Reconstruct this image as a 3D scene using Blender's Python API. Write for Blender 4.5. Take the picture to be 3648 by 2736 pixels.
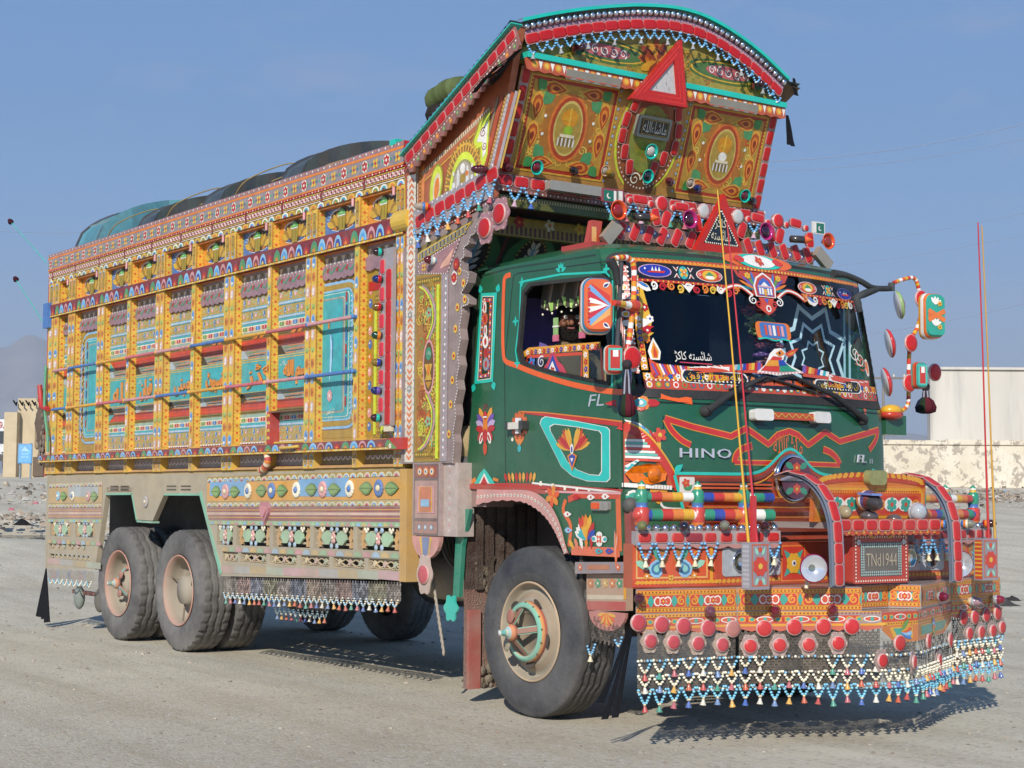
import bpy, math, random
from math import sin, cos, pi, radians, sqrt, atan2, floor
from mathutils import Vector as V3, Matrix, noise
from mathutils.geometry import tessellate_polygon, delaunay_2d_cdt
from mathutils import Vector
random.seed(7)
SC = bpy.context.scene
COL = SC.collection
for _o in list(bpy.data.objects): bpy.data.objects.remove(_o)

# ------------------------------------------------------------------ camera
CAMP = V3((8.347, -7.284, 1.369))
FW = V3((-0.81134298, 0.58059069, 0.06809568)); RT = V3((0.58227792, 0.81296564, 0.00626786)); UP = V3((-0.05172039, 0.044736, 0.99765911))
UP = RT.cross(FW)
FPX = 5872.0
cd = bpy.data.cameras.new('camera'); cam = bpy.data.objects.new('camera', cd); COL.objects.link(cam)
m = Matrix.Identity(4)
for i in range(3): m[i][0] = RT[i]; m[i][1] = UP[i]; m[i][2] = -FW[i]; m[i][3] = CAMP[i]
cam.matrix_world = m
cd.sensor_width = 36; cd.lens = FPX/3648*36; cd.clip_start = .1; cd.clip_end = 30000
SC.camera = cam

# ------------------------------------------------------------------ sky, sun, exposure
SUN_EL, SUN_AZ = radians(31), radians(-47.6)      # azimuth measured from +X towards +Y
world = bpy.data.worlds.new('World'); SC.world = world; world.use_nodes = True
nt = world.node_tree; N = nt.nodes; L = nt.links; N.clear()
def nd(tree, t, **kw):
    n = tree.nodes.new(t)
    for k, v in kw.items():
        if k.startswith('i_'):
            key = k[2:]
            n.inputs[int(key) if key.isdigit() else key.replace('_', ' ')].default_value = v
        else: setattr(n, k, v)
    return n
sky = nd(nt, 'ShaderNodeTexSky', sky_type='NISHITA', sun_disc=False, sun_elevation=SUN_EL, sun_rotation=pi/2-SUN_AZ, altitude=1700, air_density=1.0, dust_density=1.2, ozone_density=2.0)
bgn = nd(nt, 'ShaderNodeBackground', i_Strength=.085)
tcw = nd(nt, 'ShaderNodeTexCoord')
sep = nd(nt, 'ShaderNodeSeparateXYZ'); L.new(tcw.outputs['Generated'], sep.inputs[0])
ramp = nd(nt, 'ShaderNodeValToRGB')
mr = nd(nt, 'ShaderNodeMapRange', i_1=-.05, i_2=.6); L.new(sep.outputs['Z'], mr.inputs[0]); L.new(mr.outputs[0], ramp.inputs[0])
el = ramp.color_ramp.elements
SKY_RAMP = [(0, (5.6, 6.8, 9.2)), (.08, (5.4, 6.9, 9.6)), (.17, (2.9, 5.8, 10.3)), (.29, (.7, 3.8, 8.8)), (.42, (.5, 2.9, 7.2)), (1, (.7, 2., 5.))]
while len(el) < len(SKY_RAMP): el.new(.5)
for e, (p_, c_) in zip(el, SKY_RAMP): e.position = p_; e.color = (*[q for q in c_], 1)
mixs = nd(nt, 'ShaderNodeMix', data_type='RGBA', i_0=.8); L.new(sky.outputs[0], mixs.inputs[6]); L.new(ramp.outputs[0], mixs.inputs[7])
# thin mauve cloud wisps low in the sky
mpw = nd(nt, 'ShaderNodeMapping'); mpw.inputs['Scale'].default_value = (3, 3, 9); L.new(tcw.outputs['Generated'], mpw.inputs[0])
nz = nd(nt, 'ShaderNodeTexNoise', i_Scale=2.6, i_Detail=6.0, i_Roughness=.6); L.new(mpw.outputs[0], nz.inputs['Vector'])
cr = nd(nt, 'ShaderNodeMapRange', i_1=.54, i_2=.76, i_3=0.0, i_4=.35); L.new(nz.outputs[0], cr.inputs[0])
mixc = nd(nt, 'ShaderNodeMix', data_type='RGBA'); L.new(cr.outputs[0], mixc.inputs[0]); L.new(mixs.outputs[2], mixc.inputs[6]); mixc.inputs[7].default_value = (4.2, 4.3, 5.9, 1)
L.new(mixc.outputs[2], bgn.inputs[0])
wo = nd(nt, 'ShaderNodeOutputWorld'); L.new(bgn.outputs[0], wo.inputs[0])
sl = bpy.data.lights.new('sun', 'SUN'); so = bpy.data.objects.new('sun', sl); COL.objects.link(so)
sl.energy = 3.9; sl.angle = radians(.6); sl.color = (1, .955, .88)
sdir = V3((cos(SUN_EL)*cos(SUN_AZ), cos(SUN_EL)*sin(SUN_AZ), sin(SUN_EL)))
so.rotation_euler = sdir.to_track_quat('Z', 'Y').to_euler(); so.location = (6, -8, 20)
vs = SC.view_settings; SC.display_settings.display_device = 'sRGB'
vs.view_transform = 'Standard'; vs.look = 'None'; vs.exposure = 0.24; vs.gamma = 1; vs.use_curve_mapping = False
try:
    SC.cycles.use_denoising = True; SC.cycles.max_bounces = 6; SC.cycles.transparent_max_bounces = 12
except Exception: pass

# ------------------------------------------------------------------ colours and materials
def hx(h):
    if isinstance(h, tuple): return h
    h = h.lstrip('#'); o = []
    for i in (0, 2, 4):
        c = int(h[i:i+2], 16)/255
        o.append(c/12.92 if c <= .04045 else ((c+.055)/1.055)**2.4)
    return tuple(o)
PAL = dict(Y='d9b03a', O='d8781e', OR='d3501a', R='b3141a', RR='b40f15', DR='7a1420', T='2aa3a8', TQ='14b8a4', G='115537', LG='5f8f45', PG='8fb58a', B='4f9fd6', LB='86b8d8',
           W='e6e0d6', C='ddcfae', M='7c2a34', P='d99a9a', PK='c98f92', GO='a5842a', OL='7d6a26', LM='cfdc3a', GS='8d8084', MV='91707a', K='0c0c0e', DK='1d1714', BR='6b4216', DB='1d3f9c', TB='17707c',
           GY='8a8f88', SK='3a6fb0', CH='d9dade', ST='6d6a68', RB='2c2c2e', DU='a4937c', PU='6a4fa0', BE='b9a687', MT='3f8f6a', CR='efe6cc')
PAL = {k: hx(v) for k, v in PAL.items()}
def cc(c): return PAL[c] if isinstance(c, str) and c in PAL else hx(c)
MATS = {}
def mat(name, rough=.4, metal=0., dust=0., bump=0., coat=0., trans=0., alpha=1., scale=6., spec=.5, var=.12, tint=None, dustcol=(.345, .3, .235)):
    if name in MATS: return MATS[name]
    M = bpy.data.materials.new(name); M.use_nodes = True; t = M.node_tree; t.nodes.clear()
    out = nd(t, 'ShaderNodeOutputMaterial'); b = nd(t, 'ShaderNodeBsdfPrincipled', i_Roughness=rough, i_Metallic=metal)
    b.inputs['Specular IOR Level'].default_value = spec; b.inputs['Coat Weight'].default_value = coat; b.inputs['Transmission Weight'].default_value = trans; b.inputs['Alpha'].default_value = alpha
    t.links.new(b.outputs[0], out.inputs[0])
    if tint is None:
        at = nd(t, 'ShaderNodeAttribute', attribute_name='Col'); src = at.outputs['Color']
    else:
        rg = nd(t, 'ShaderNodeRGB'); rg.outputs[0].default_value = (*cc(tint), 1); src = rg.outputs[0]
    tc = nd(t, 'ShaderNodeNewGeometry')
    n1 = nd(t, 'ShaderNodeTexNoise', i_Scale=scale, i_Detail=5.0, i_Roughness=.65); t.links.new(tc.outputs['Position'], n1.inputs['Vector'])
    if var:
        mr_ = nd(t, 'ShaderNodeMapRange', i_1=.3, i_2=.7, i_3=1-var, i_4=1+var); t.links.new(n1.outputs[0], mr_.inputs[0])
        mx = nd(t, 'ShaderNodeVectorMath', operation='SCALE'); t.links.new(src, mx.inputs[0]); t.links.new(mr_.outputs[0], mx.inputs['Scale']); src = mx.outputs[0]
    if dust:
        n2 = nd(t, 'ShaderNodeTexNoise', i_Scale=2.3, i_Detail=8.0, i_Roughness=.7); t.links.new(tc.outputs['Position'], n2.inputs['Vector'])
        sx = nd(t, 'ShaderNodeSeparateXYZ'); t.links.new(tc.outputs['Position'], sx.inputs[0])
        hz = nd(t, 'ShaderNodeMapRange', i_1=2.1, i_2=.5, i_3=.26, i_4=1.); t.links.new(sx.outputs['Z'], hz.inputs[0])
        bx_ = nd(t, 'ShaderNodeMapRange', i_1=1.2, i_2=-2.5, i_3=.45, i_4=1.); t.links.new(sx.outputs['X'], bx_.inputs[0])
        dm = nd(t, 'ShaderNodeMapRange', i_1=.32, i_2=.68, i_3=.15, i_4=1.); t.links.new(n2.outputs[0], dm.inputs[0])
        a1 = nd(t, 'ShaderNodeMath', operation='MULTIPLY'); t.links.new(hz.outputs[0], a1.inputs[0]); t.links.new(bx_.outputs[0], a1.inputs[1])
        a2 = nd(t, 'ShaderNodeMath', operation='MULTIPLY'); t.links.new(a1.outputs[0], a2.inputs[0]); t.links.new(dm.outputs[0], a2.inputs[1])
        a3 = nd(t, 'ShaderNodeMath', operation='MULTIPLY', i_1=dust); t.links.new(a2.outputs[0], a3.inputs[0])
        md = nd(t, 'ShaderNodeMix', data_type='RGBA'); t.links.new(a3.outputs[0], md.inputs[0]); t.links.new(src, md.inputs[6]); md.inputs[7].default_value = (*dustcol, 1); src = md.outputs[2]
        rr = nd(t, 'ShaderNodeMapRange', i_1=0., i_2=.6, i_3=rough, i_4=max(rough, .85)); t.links.new(a3.outputs[0], rr.inputs[0]); t.links.new(rr.outputs[0], b.inputs['Roughness'])
    t.links.new(src, b.inputs['Base Color'])
    if bump:
        n3 = nd(t, 'ShaderNodeTexNoise', i_Scale=scale*7, i_Detail=4.0); t.links.new(tc.outputs['Position'], n3.inputs['Vector'])
        bp = nd(t, 'ShaderNodeBump', i_Strength=bump, i_Distance=.02); t.links.new(n3.outputs[0], bp.inputs['Height']); t.links.new(bp.outputs[0], b.inputs['Normal'])
    MATS[name] = M; return M
ENAMEL = mat('painted_enamel', .42, dust=.78, var=.2, scale=14., bump=.12)
GLOSS = mat('glossy_paint', .2, dust=.42, coat=.3, var=.1, scale=9.)
EMBOSS = mat('embossed_sheet', .32, metal=.12, dust=.3, var=.2, scale=25)
REFL = mat('reflector_plastic', .3, dust=.35, var=.12, spec=.35, scale=50)
CHROME = mat('chrome', .09, metal=1., var=.05)
BEAD = mat('glass_beads', .2, dust=.15, var=.25, scale=40)
RUBBER = mat('tyre_rubber', .8, dust=.95, bump=.25, var=.15, dustcol=(.25, .235, .215))
DARK = mat('underbody', .75, dust=.45, var=.2)
CLOTH = mat('cloth', .9, bump=.2, var=.15, spec=.2)
SKIN = mat('skin', .55, var=.08)
LENS = mat('lens_plastic', .08, coat=.6, var=.15, scale=30)
MUD = mat('dried_mud', .95, dust=.9, bump=.8, var=.25, spec=.15, scale=12)

# ------------------------------------------------------------------ mesh builder
def inpoly(p, P):
    r = False
    for i in range(len(P)):
        (x0, y0), (x1, y1) = P[i-1], P[i]
        if (y0 > p[1]) != (y1 > p[1]) and p[0] < (x1-x0)*(p[1]-y0)/(y1-y0)+x0: r = not r
    return r
class MB:
    def __init__(s): s.v = []; s.f = []; s.c = []; s.sm = []
    def add(s, vs, fs, c, sm=False):
        k = len(s.v); s.v.extend(tuple(p) for p in vs)
        many = isinstance(c, list); c = [cc(q) for q in c] if many else cc(c)
        for i, f in enumerate(fs):
            s.f.append(tuple(k+j for j in f)); s.c.append(c[i] if many else c); s.sm.append(sm)
    def box(s, a, b, c):
        x0, y0, z0 = a; x1, y1, z1 = b
        s.add([(x0, y0, z0), (x1, y0, z0), (x1, y1, z0), (x0, y1, z0), (x0, y0, z1), (x1, y0, z1), (x1, y1, z1), (x0, y1, z1)],
              [(0, 3, 2, 1), (4, 5, 6, 7), (0, 1, 5, 4), (1, 2, 6, 5), (2, 3, 7, 6), (3, 0, 4, 7)], c)
    def obox(s, o, U, W, Nn, c):   # box from corner o along three vectors
        o, U, W, Nn = V3(o), V3(U), V3(W), V3(Nn)
        s.add([o, o+U, o+U+W, o+W, o+Nn, o+U+Nn, o+U+W+Nn, o+W+Nn], [(0, 3, 2, 1), (4, 5, 6, 7), (0, 1, 5, 4), (1, 2, 6, 5), (2, 3, 7, 6), (3, 0, 4, 7)], c)
    def tube(s, pts, r, c, n=8, cap=True):
        pts = [V3(p) for p in pts]; m_ = len(pts); rs = r if isinstance(r, (list, tuple)) else [r]*m_
        vs = []; u = None
        for i, p in enumerate(pts):
            d = (pts[min(i+1, m_-1)]-pts[max(i-1, 0)]).normalized()
            if u is None: u = d.orthogonal().normalized()
            u = (u-d*u.dot(d)).normalized(); w = d.cross(u)
            for k in range(n):
                a = 2*pi*k/n; vs.append(p+(u*cos(a)+w*sin(a))*rs[i])
        fs = []; cs = []
        for i in range(m_-1):
            q = c[i % len(c)] if isinstance(c, list) else c
            for k in range(n): fs.append((i*n+k, i*n+(k+1) % n, (i+1)*n+(k+1) % n, (i+1)*n+k)); cs.append(q)
        s.add(vs, fs, cs, True)
        if cap:
            s.add(vs[:n], [tuple(range(n))[::-1]], cs[0]); s.add(vs[-n:], [tuple(range(n))], cs[-1])
    def lathe(s, o, ax, prof, c, n=16, sm=True):   # prof: (radius, height along ax)
        o = V3(o); ax = V3(ax).normalized(); u = ax.orthogonal().normalized(); w = ax.cross(u); vs = []
        for r, h in prof:
            for k in range(n):
                a = 2*pi*k/n; vs.append(o+ax*h+(u*cos(a)+w*sin(a))*max(r, 1e-5))
        fs = []; cs = []
        for i in range(len(prof)-1):
            q = c[i % len(c)] if isinstance(c, list) else c
            for k in range(n): fs.append((i*n+k, i*n+(k+1) % n, (i+1)*n+(k+1) % n, (i+1)*n+k)); cs.append(q)
        s.add(vs, fs, cs, sm)
    def ball(s, o, r, c, n=8, m_=6, sq=(1, 1, 1)):
        o = V3(o); vs = []
        for i in range(m_+1):
            t = pi*i/m_
            for k in range(n):
                a = 2*pi*k/n; vs.append((o.x+r*sq[0]*sin(t)*cos(a), o.y+r*sq[1]*sin(t)*sin(a), o.z+r*sq[2]*cos(t)))
        s.add(vs, [(i*n+k, (i+1)*n+k, (i+1)*n+(k+1) % n, i*n+(k+1) % n) for i in range(m_) for k in range(n)], c, True)
    def grid(s, rows, c, sm=True, close=False):    # rows of points
        n = len(rows[0]); vs = [p for r in rows for p in r]; fs = []; cs = []
        for i in range(len(rows)-1):
            for k in range(n if close else n-1):
                fs.append((i*n+k, i*n+(k+1) % n, (i+1)*n+(k+1) % n, (i+1)*n+k)); cs.append(c(i, k) if callable(c) else c)
        s.add(vs, fs, cs, sm)
    def slab(s, S, poly, h0, h1, c, side=None, holes=()):   # outline on a surface extruded from height h0 to h1
        loops = [list(poly)]+[list(h) for h in holes]
        flat = [p for l in loops for p in l]
        if holes:
            k = 0; fl = []
            for l in loops: fl.append(list(range(k, k+len(l)))); k += len(l)
            vo_, _e, tri, *_r = delaunay_2d_cdt([Vector((p[0], p[1])) for p in flat], [(f[i-1], f[i]) for f in fl for i in range(len(f))], [], 0, 1e-6)
            flat2 = [(p.x, p.y) for p in vo_]; cen = lambda t: (sum(flat2[i][0] for i in t)/3, sum(flat2[i][1] for i in t)/3); tri = [t for t in tri if inpoly(cen(t), loops[0]) and not any(inpoly(cen(t), l) for l in loops[1:])]
        else: tri = tessellate_polygon([[V3((p[0], p[1], 0)) for p in l] for l in loops]); flat2 = flat
        top = [S.pt(u, v, h1) for u, v in flat]; bot = [S.pt(u, v, h0) for u, v in flat]
        fs = []; vt = [S.pt(u, v, h1) for u, v in flat2]
        for t in tri:
            a, b, q = [flat2[i] for i in t[:3]]
            ar = (b[0]-a[0])*(q[1]-a[1])-(b[1]-a[1])*(q[0]-a[0])
            fs.append(tuple(t) if ar > 0 else tuple(t[::-1]))
        s.add(vt, fs, c)
        if abs(h1-h0) > 1e-6:
            s.add([S.pt(u, v, h0) for u, v in flat2], [f[::-1] for f in fs], side or c)
            k = 0
            for l in loops:
                n = len(l); vs = top[k:k+n]+bot[k:k+n]
                s.add(vs, [(i, n+i, n+(i+1) % n, (i+1) % n) for i in range(n)], side or c); k += n
    def mesh(s, name, mt=None):
        me = bpy.data.meshes.new(name); me.from_pydata(s.v, [], s.f)
        at = me.color_attributes.new('Col', 'FLOAT_COLOR', 'CORNER')
        buf = []
        for f, c in zip(s.f, s.c): buf.extend((c[0], c[1], c[2], 1.)*len(f))
        at.data.foreach_set('color', buf)
        me.polygons.foreach_set('use_smooth', s.sm)
        me.materials.append(mt or ENAMEL); me.update(); return me
    def build(s, name, mt=None, parent=None, **kw):
        return link(name, s.mesh(name, mt), parent, **kw)
def link(name, data, parent=None, mtx=None, label=None, kind=None):
    o = bpy.data.objects.new(name, data); COL.objects.link(o)
    if parent is not None: o.parent = parent
    if mtx is not None: o.matrix_local = mtx
    if label: o['label'] = label
    if kind: o['kind'] = kind
    return o
def thing(name, label, cat, loc=(0, 0, 0), group=None, rz=0):
    o = bpy.data.objects.new(name, None); COL.objects.link(o); o.location = loc; o.rotation_euler = (0, 0, rz); o.empty_display_size = .3
    return tag(o, label, cat, group)
def tag(o, label, cat, group=None):
    o['label'] = label; o['category'] = cat
    if group: o['group'] = group
    return o
def struct(o): o['kind'] = 'structure'; return o
def frame(o, x, z):      # matrix with local x = x, local z = z (outward)
    x = V3(x).normalized(); z = V3(z); z = (z-x*z.dot(x)).normalized(); y = z.cross(x); M = Matrix.Identity(4)
    for i in range(3): M[i][0] = x[i]; M[i][1] = y[i]; M[i][2] = z[i]; M[i][3] = o[i]
    return M

# ------------------------------------------------------------------ surfaces and flat painted work
def win(x0, y0, s): return lambda u, v: (x0+u*s, y0+v*s)
def ray(px): return FW+RT*((px[0]-1824)/FPX)-UP*((px[1]-1368)/FPX)
class Surf:
    def __init__(s, o, U, V, flip=False):
        s.o = V3(o); s.U = V3(U).normalized(); s.V = V3(V); s.V = (s.V-s.U*s.V.dot(s.U)).normalized(); s.N = s.U.cross(s.V)
        if flip: s.N = -s.N
    def pt(s, u, v, h=0.): return s.o+s.U*u+s.V*v+s.N*h
    def nrm(s, u, v): return s.N
    def tan(s, u, v): return s.U
    def at(s, px):
        r = ray(px); t = (s.o-CAMP).dot(s.N)/r.dot(s.N); p = CAMP+r*t-s.o
        return (p.dot(s.U), p.dot(s.V))
class Sub:      # scaled and shifted copy of a surface
    def __init__(s, S, u, v, kx, ky): s.S, s.u, s.v, s.kx, s.ky = S, u, v, kx, ky
    def pt(s, u, v, h=0.): return s.S.pt(s.u+u*s.kx, s.v+v*s.ky, h)
def XZ(y): return Surf((0, y, 0), (1, 0, 0), (0, 0, 1))       # side plane facing -y, coordinates (x, z)
def VERT(a, b):                                               # vertical plane through plan points a->b, u from a, v = z
    return Surf((a[0], a[1], 0), (b[0]-a[0], b[1]-a[1], 0), (0, 0, 1))
LH = .0013
class Art(MB):
    def __init__(s, S, h=.0015): super().__init__(); s.S = S; s.h = h; s.k = 0
    def H(s, l): s.k += 1; return s.h+l*LH+(s.k//8 % 55)*.00002
    def poly(s, pts, c, l=0): h = s.H(l); s.k += 7; s.add([s.S.pt(u, v, h) for u, v in pts], [tuple(range(len(pts)))], c)
    def rect(s, u0, v0, u1, v1, c, l=0, n=1):
        for i in range(n):
            a = u0+(u1-u0)*i/n; b = u0+(u1-u0)*(i+1)/n
            s.poly([(a, v0), (b, v0), (b, v1), (a, v1)], c, l)
    def ell(s, u, v, a, b, c, l=0, n=12, rot=0.):
        cr_, sr = cos(rot), sin(rot)
        s.poly([(u+a*cos(t)*cr_-b*sin(t)*sr, v+a*cos(t)*sr+b*sin(t)*cr_) for t in [2*pi*k/n for k in range(n)]], c, l)
    def dot(s, u, v, r, c, l=0, n=8): s.ell(u, v, r, r, c, l, n)
    def stroke(s, pts, w, c, l=0, w1=None, close=False):
        n = len(pts); 
        if close: pts = list(pts)+[pts[0]]; n += 1
        L_ = []; R_ = []
        for i, p in enumerate(pts):
            if close: a, b = pts[(i-1) % (n-1)], pts[(i+1) % (n-1)]
            else: a, b = pts[max(i-1, 0)], pts[min(i+1, n-1)]
            dx, dy = b[0]-a[0], b[1]-a[1]; q = sqrt(dx*dx+dy*dy) or 1
            ww = (w if w1 is None else w+(w1-w)*i/max(n-1, 1))/2
            L_.append((p[0]-dy/q*ww, p[1]+dx/q*ww)); R_.append((p[0]+dy/q*ww, p[1]-dx/q*ww))
        h = s.H(l); s.k += 7; vs = [s.S.pt(u, v, h) for u, v in L_+R_]
        s.add(vs, [(n+i, n+i+1, i+1, i) for i in range(n-1)], c)
    def petal(s, u, v, ang, ln, w, c, l=0):
        ca, sa = cos(ang), sin(ang)
        s.poly([(u+x*ca-y*sa, v+x*sa+y*ca) for x, y in ((0, 0), (.45*ln, -w/2), (.8*ln, -w*.42), (ln, 0), (.8*ln, w*.42), (.45*ln, w/2))], c, l)
    def flower(s, u, v, r, c, c2='Y', n=6, l=0, sx=1., edge=None):
        if edge: s.ell(u, v, r*sx*1.12, r*1.12, edge, l, 12)
        for k in range(n):
            a = 2*pi*(k+.5)/n; s.ell(u+cos(a)*r*.58*sx, v+sin(a)*r*.58, r*.44*sx, r*.36, c, l+1, 7, a)
        s.ell(u, v, r*.3*sx, r*.3, c2, l+2, 8)
    def leaf(s, u, v, ang, ln, w, c, l=0, vein=None):
        ca, sa = cos(ang), sin(ang)
        s.poly([(u+x*ca-y*sa, v+x*sa+y*ca) for x, y in ((0, 0), (.25*ln, -w*.45), (.5*ln, -w*.5), (.8*ln, -w*.22), (ln, 0), (.8*ln, w*.22), (.5*ln, w*.5), (.25*ln, w*.45))], c, l)
        if vein: s.stroke([(u, v), (u+.9*ln*ca, v+.9*ln*sa)], w*.1, vein, l+1)
    def along(s, a, b, step, fn, ends=.5):
        d = sqrt((b[0]-a[0])**2+(b[1]-a[1])**2); n = max(1, round(d/step))
        for i in range(n):
            t = (i+ends)/n; fn(a[0]+(b[0]-a[0])*t, a[1]+(b[1]-a[1])*t, i)
    def dots(s, a, b, step, r, cols, l=0, n=6):
        cols = cols if isinstance(cols, list) else [cols]
        s.along(a, b, step, lambda u, v, i: s.dot(u, v, r, cols[i % len(cols)], l, n))
    def scallop(s, a, b, step, h, cols, l=0, up=1, rings=3):
        def f(u, v, i):
            c = cols[i % len(cols)]
            for j in range(rings):
                q = 1-.33*j; cj = c if isinstance(c, str) else c[j % len(c)]
                s.poly([(u+step*.47*q*cos(t), v+up*h*q*sin(t)) for t in [pi*k/8 for k in range(9)]][::up], cj, l+j)
        s.along(a, b, step, f)
    def zig(s, a, b, step, amp, w, c, l=0):
        d = sqrt((b[0]-a[0])**2+(b[1]-a[1])**2); n = max(2, round(d/step)); ux, uy = (b[0]-a[0])/d, (b[1]-a[1])/d
        s.stroke([(a[0]+(b[0]-a[0])*i/n-uy*amp*(1 if i % 2 else -1), a[1]+(b[1]-a[1])*i/n+ux*amp*(1 if i % 2 else -1)) for i in range(n+1)], w, c, l)
    def teeth(s, a, b, step, h, cols, l=0):       # row of triangles pointing to the left side of a->b
        d = sqrt((b[0]-a[0])**2+(b[1]-a[1])**2); n = max(1, round(d/step)); ux, uy = (b[0]-a[0])/d, (b[1]-a[1])/d; q = d/n
        for i in range(n):
            x, y = a[0]+ux*q*i, a[1]+uy*q*i
            s.poly([(x, y), (x+ux*q, y+uy*q), (x+ux*q/2-uy*h, y+uy*q/2+ux*h)], cols[i % len(cols)], l)
    def rope(s, a, b, w, c1, c2, l=0, step=None):
        s.stroke([a, b], w, c1, l); step = step or w*1.1
        d = sqrt((b[0]-a[0])**2+(b[1]-a[1])**2) or 1; ux, uy = (b[0]-a[0])/d, (b[1]-a[1])/d
        s.along(a, b, step, lambda u, v, i: s.poly([(u+ux*w*.35-uy*w*.45, v+uy*w*.35+ux*w*.45), (u-ux*w*.1-uy*w*.45, v-uy*w*.1+ux*w*.45), (u-ux*w*.35+uy*w*.45, v-uy*w*.35-ux*w*.45), (u+ux*w*.1+uy*w*.45, v+uy*w*.1-ux*w*.45)], c2, l+1))
    def frm(s, u0, v0, u1, v1, w, c, l=0):
        s.rect(u0, v0, u1, v0+w, c, l); s.rect(u0, v1-w, u1, v1, c, l); s.rect(u0, v0+w, u0+w, v1-w, c, l); s.rect(u1-w, v0+w, u1, v1-w, c, l)
    def rrect(s, u0, v0, u1, v1, r, c, l=0, n=4): s.poly(rr_pts(u0, v0, u1, v1, r, n), c, l)
    def paisley(s, u, v, sz, ang, cols, l=0, mir=1):
        base = [(.0, -.5), (.3, -.42), (.46, -.15), (.42, .15), (.2, .42), (-.05, .62), (-.3, .68), (-.12, .5), (-.14, .3), (-.34, .1), (-.44, -.15), (-.3, -.42)]
        for j, c in enumerate(cols):
            q = sz*(1-.3*j); ca, sa = cos(ang), sin(ang)
            s.poly([(u+(x*mir*ca-y*sa)*q, v+(x*mir*sa+y*ca)*q) for x, y in base][::mir], c, l+j)
    def scroll(s, u, v, r, ang, c, l=0, w=None, turns=1.4, mir=1):
        w = w or r*.22; pts = []
        for k in range(15):
            t = k/14; a = ang+mir*t*turns*2*pi; q = r*(1-.8*t); pts.append((u+cos(a)*q, v+sin(a)*q))
        s.stroke(pts, w, c, l, w*.5)
    def text(s, body, u, v, hgt, c, l=0, w=None, align='C', shear=0., depth=0., spc=1., edge=None):
        vs, fs = text_mesh(body, spc)
        if not vs: return
        xs = [p[0] for p in vs]; ys = [p[1] for p in vs]; x0, x1, y0, y1 = min(xs), max(xs), min(ys), max(ys)
        ky = hgt/(y1-y0); kx = (w/(x1-x0)) if w else ky; W = (x1-x0)*kx
        ou = u-W/2 if align == 'C' else (u if align == 'L' else u-W)
        P = [(ou+(x-x0)*kx+(y-y0)*ky*shear, v+(y-y0)*ky-hgt/2) for x, y in vs]
        if edge:
            o = hgt*.025
            for dx, dy in ((o, 0), (-o, 0), (0, o), (0, -o)): s.add([s.S.pt(a+dx, b+dy, s.H(l)) for a, b in P], fs, edge)
            l += 1
        s.add([s.S.pt(a, b, s.H(l)+depth) for a, b in P], fs, c)
        if depth:
            cnt = {}
            for f in fs:
                for i in range(len(f)):
                    e = (f[i], f[(i+1) % len(f)])
                    if (e[1], e[0]) in cnt: cnt.pop((e[1], e[0]))
                    else: cnt[e] = 1
            for a, b in cnt:
                s.add([s.S.pt(*P[a], s.H(l)), s.S.pt(*P[b], s.H(l)), s.S.pt(*P[b], s.H(l)+depth), s.S.pt(*P[a], s.H(l)+depth)], [(0, 1, 2, 3)], c)
def rr_pts(u0, v0, u1, v1, r, n=4):
    o = []
    for cx, cy, a0 in ((u1-r, v0+r, -pi/2), (u1-r, v1-r, 0), (u0+r, v1-r, pi/2), (u0+r, v0+r, pi)):
        for k in range(n+1): a = a0+pi/2*k/n; o.append((cx+r*cos(a), cy+r*sin(a)))
    return o
def bez(pts, n=10):      # smooth curve through control points (Catmull-Rom)
    o = []; m_ = len(pts)
    for i in range(m_-1):
        p0, p1, p2, p3 = pts[max(i-1, 0)], pts[i], pts[i+1], pts[min(i+2, m_-1)]
        for k in range(n):
            t = k/n; o.append(tuple(.5*((2*b)+(c-a)*t+(2*a-5*b+4*c-d)*t*t+(3*b-a-3*c+d)*t**3) for a, b, c, d in zip(p0, p1, p2, p3)))
    o.append(tuple(pts[-1])); return o
_TX = {}
# joining forms for the written words: isolated, final, initial, medial (0 = letter does not join on that side)
AR = {'ا': (0xFE8D, 0xFE8E, 0, 0), 'ب': (0xFE8F, 0xFE90, 0xFE91, 0xFE92), 'پ': (0xFB56, 0xFB57, 0xFB58, 0xFB59), 'ت': (0xFE95, 0xFE96, 0xFE97, 0xFE98), 'ٹ': (0xFB66, 0xFB67, 0xFB68, 0xFB69),
      'خ': (0xFEA5, 0xFEA6, 0xFEA7, 0xFEA8), 'ڈ': (0xFB88, 0xFB89, 0, 0), 'ر': (0xFEAD, 0xFEAE, 0, 0), 'ڑ': (0xFB8C, 0xFB8D, 0, 0), 'ز': (0xFEAF, 0xFEB0, 0, 0), 'س': (0xFEB1, 0xFEB2, 0xFEB3, 0xFEB4),
      'ش': (0xFEB5, 0xFEB6, 0xFEB7, 0xFEB8), 'ص': (0xFEB9, 0xFEBA, 0xFEBB, 0xFEBC), 'ع': (0xFEC9, 0xFECA, 0xFECB, 0xFECC), 'ق': (0xFED5, 0xFED6, 0xFED7, 0xFED8), 'ک': (0xFB8E, 0xFB8F, 0xFB90, 0xFB91),
      'گ': (0xFB92, 0xFB93, 0xFB94, 0xFB95), 'ل': (0xFEDD, 0xFEDE, 0xFEDF, 0xFEE0), 'م': (0xFEE1, 0xFEE2, 0xFEE3, 0xFEE4), 'ن': (0xFEE5, 0xFEE6, 0xFEE7, 0xFEE8), 'و': (0xFEED, 0xFEEE, 0, 0),
      'ہ': (0xFEE9, 0xFEEA, 0xFEEB, 0xFEEC), 'ئ': (0xFE89, 0xFE8A, 0xFE8B, 0xFE8C), 'ف': (0xFED1, 0xFED2, 0xFED3, 0xFED4), 'د': (0xFEA9, 0xFEAA, 0, 0), 'ح': (0xFEA1, 0xFEA2, 0xFEA3, 0xFEA4), 'ی': (0xFEEF, 0xFEF0, 0xFEF3, 0xFEF4), 'ء': (0xFE80, 0, 0, 0)}
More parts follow.
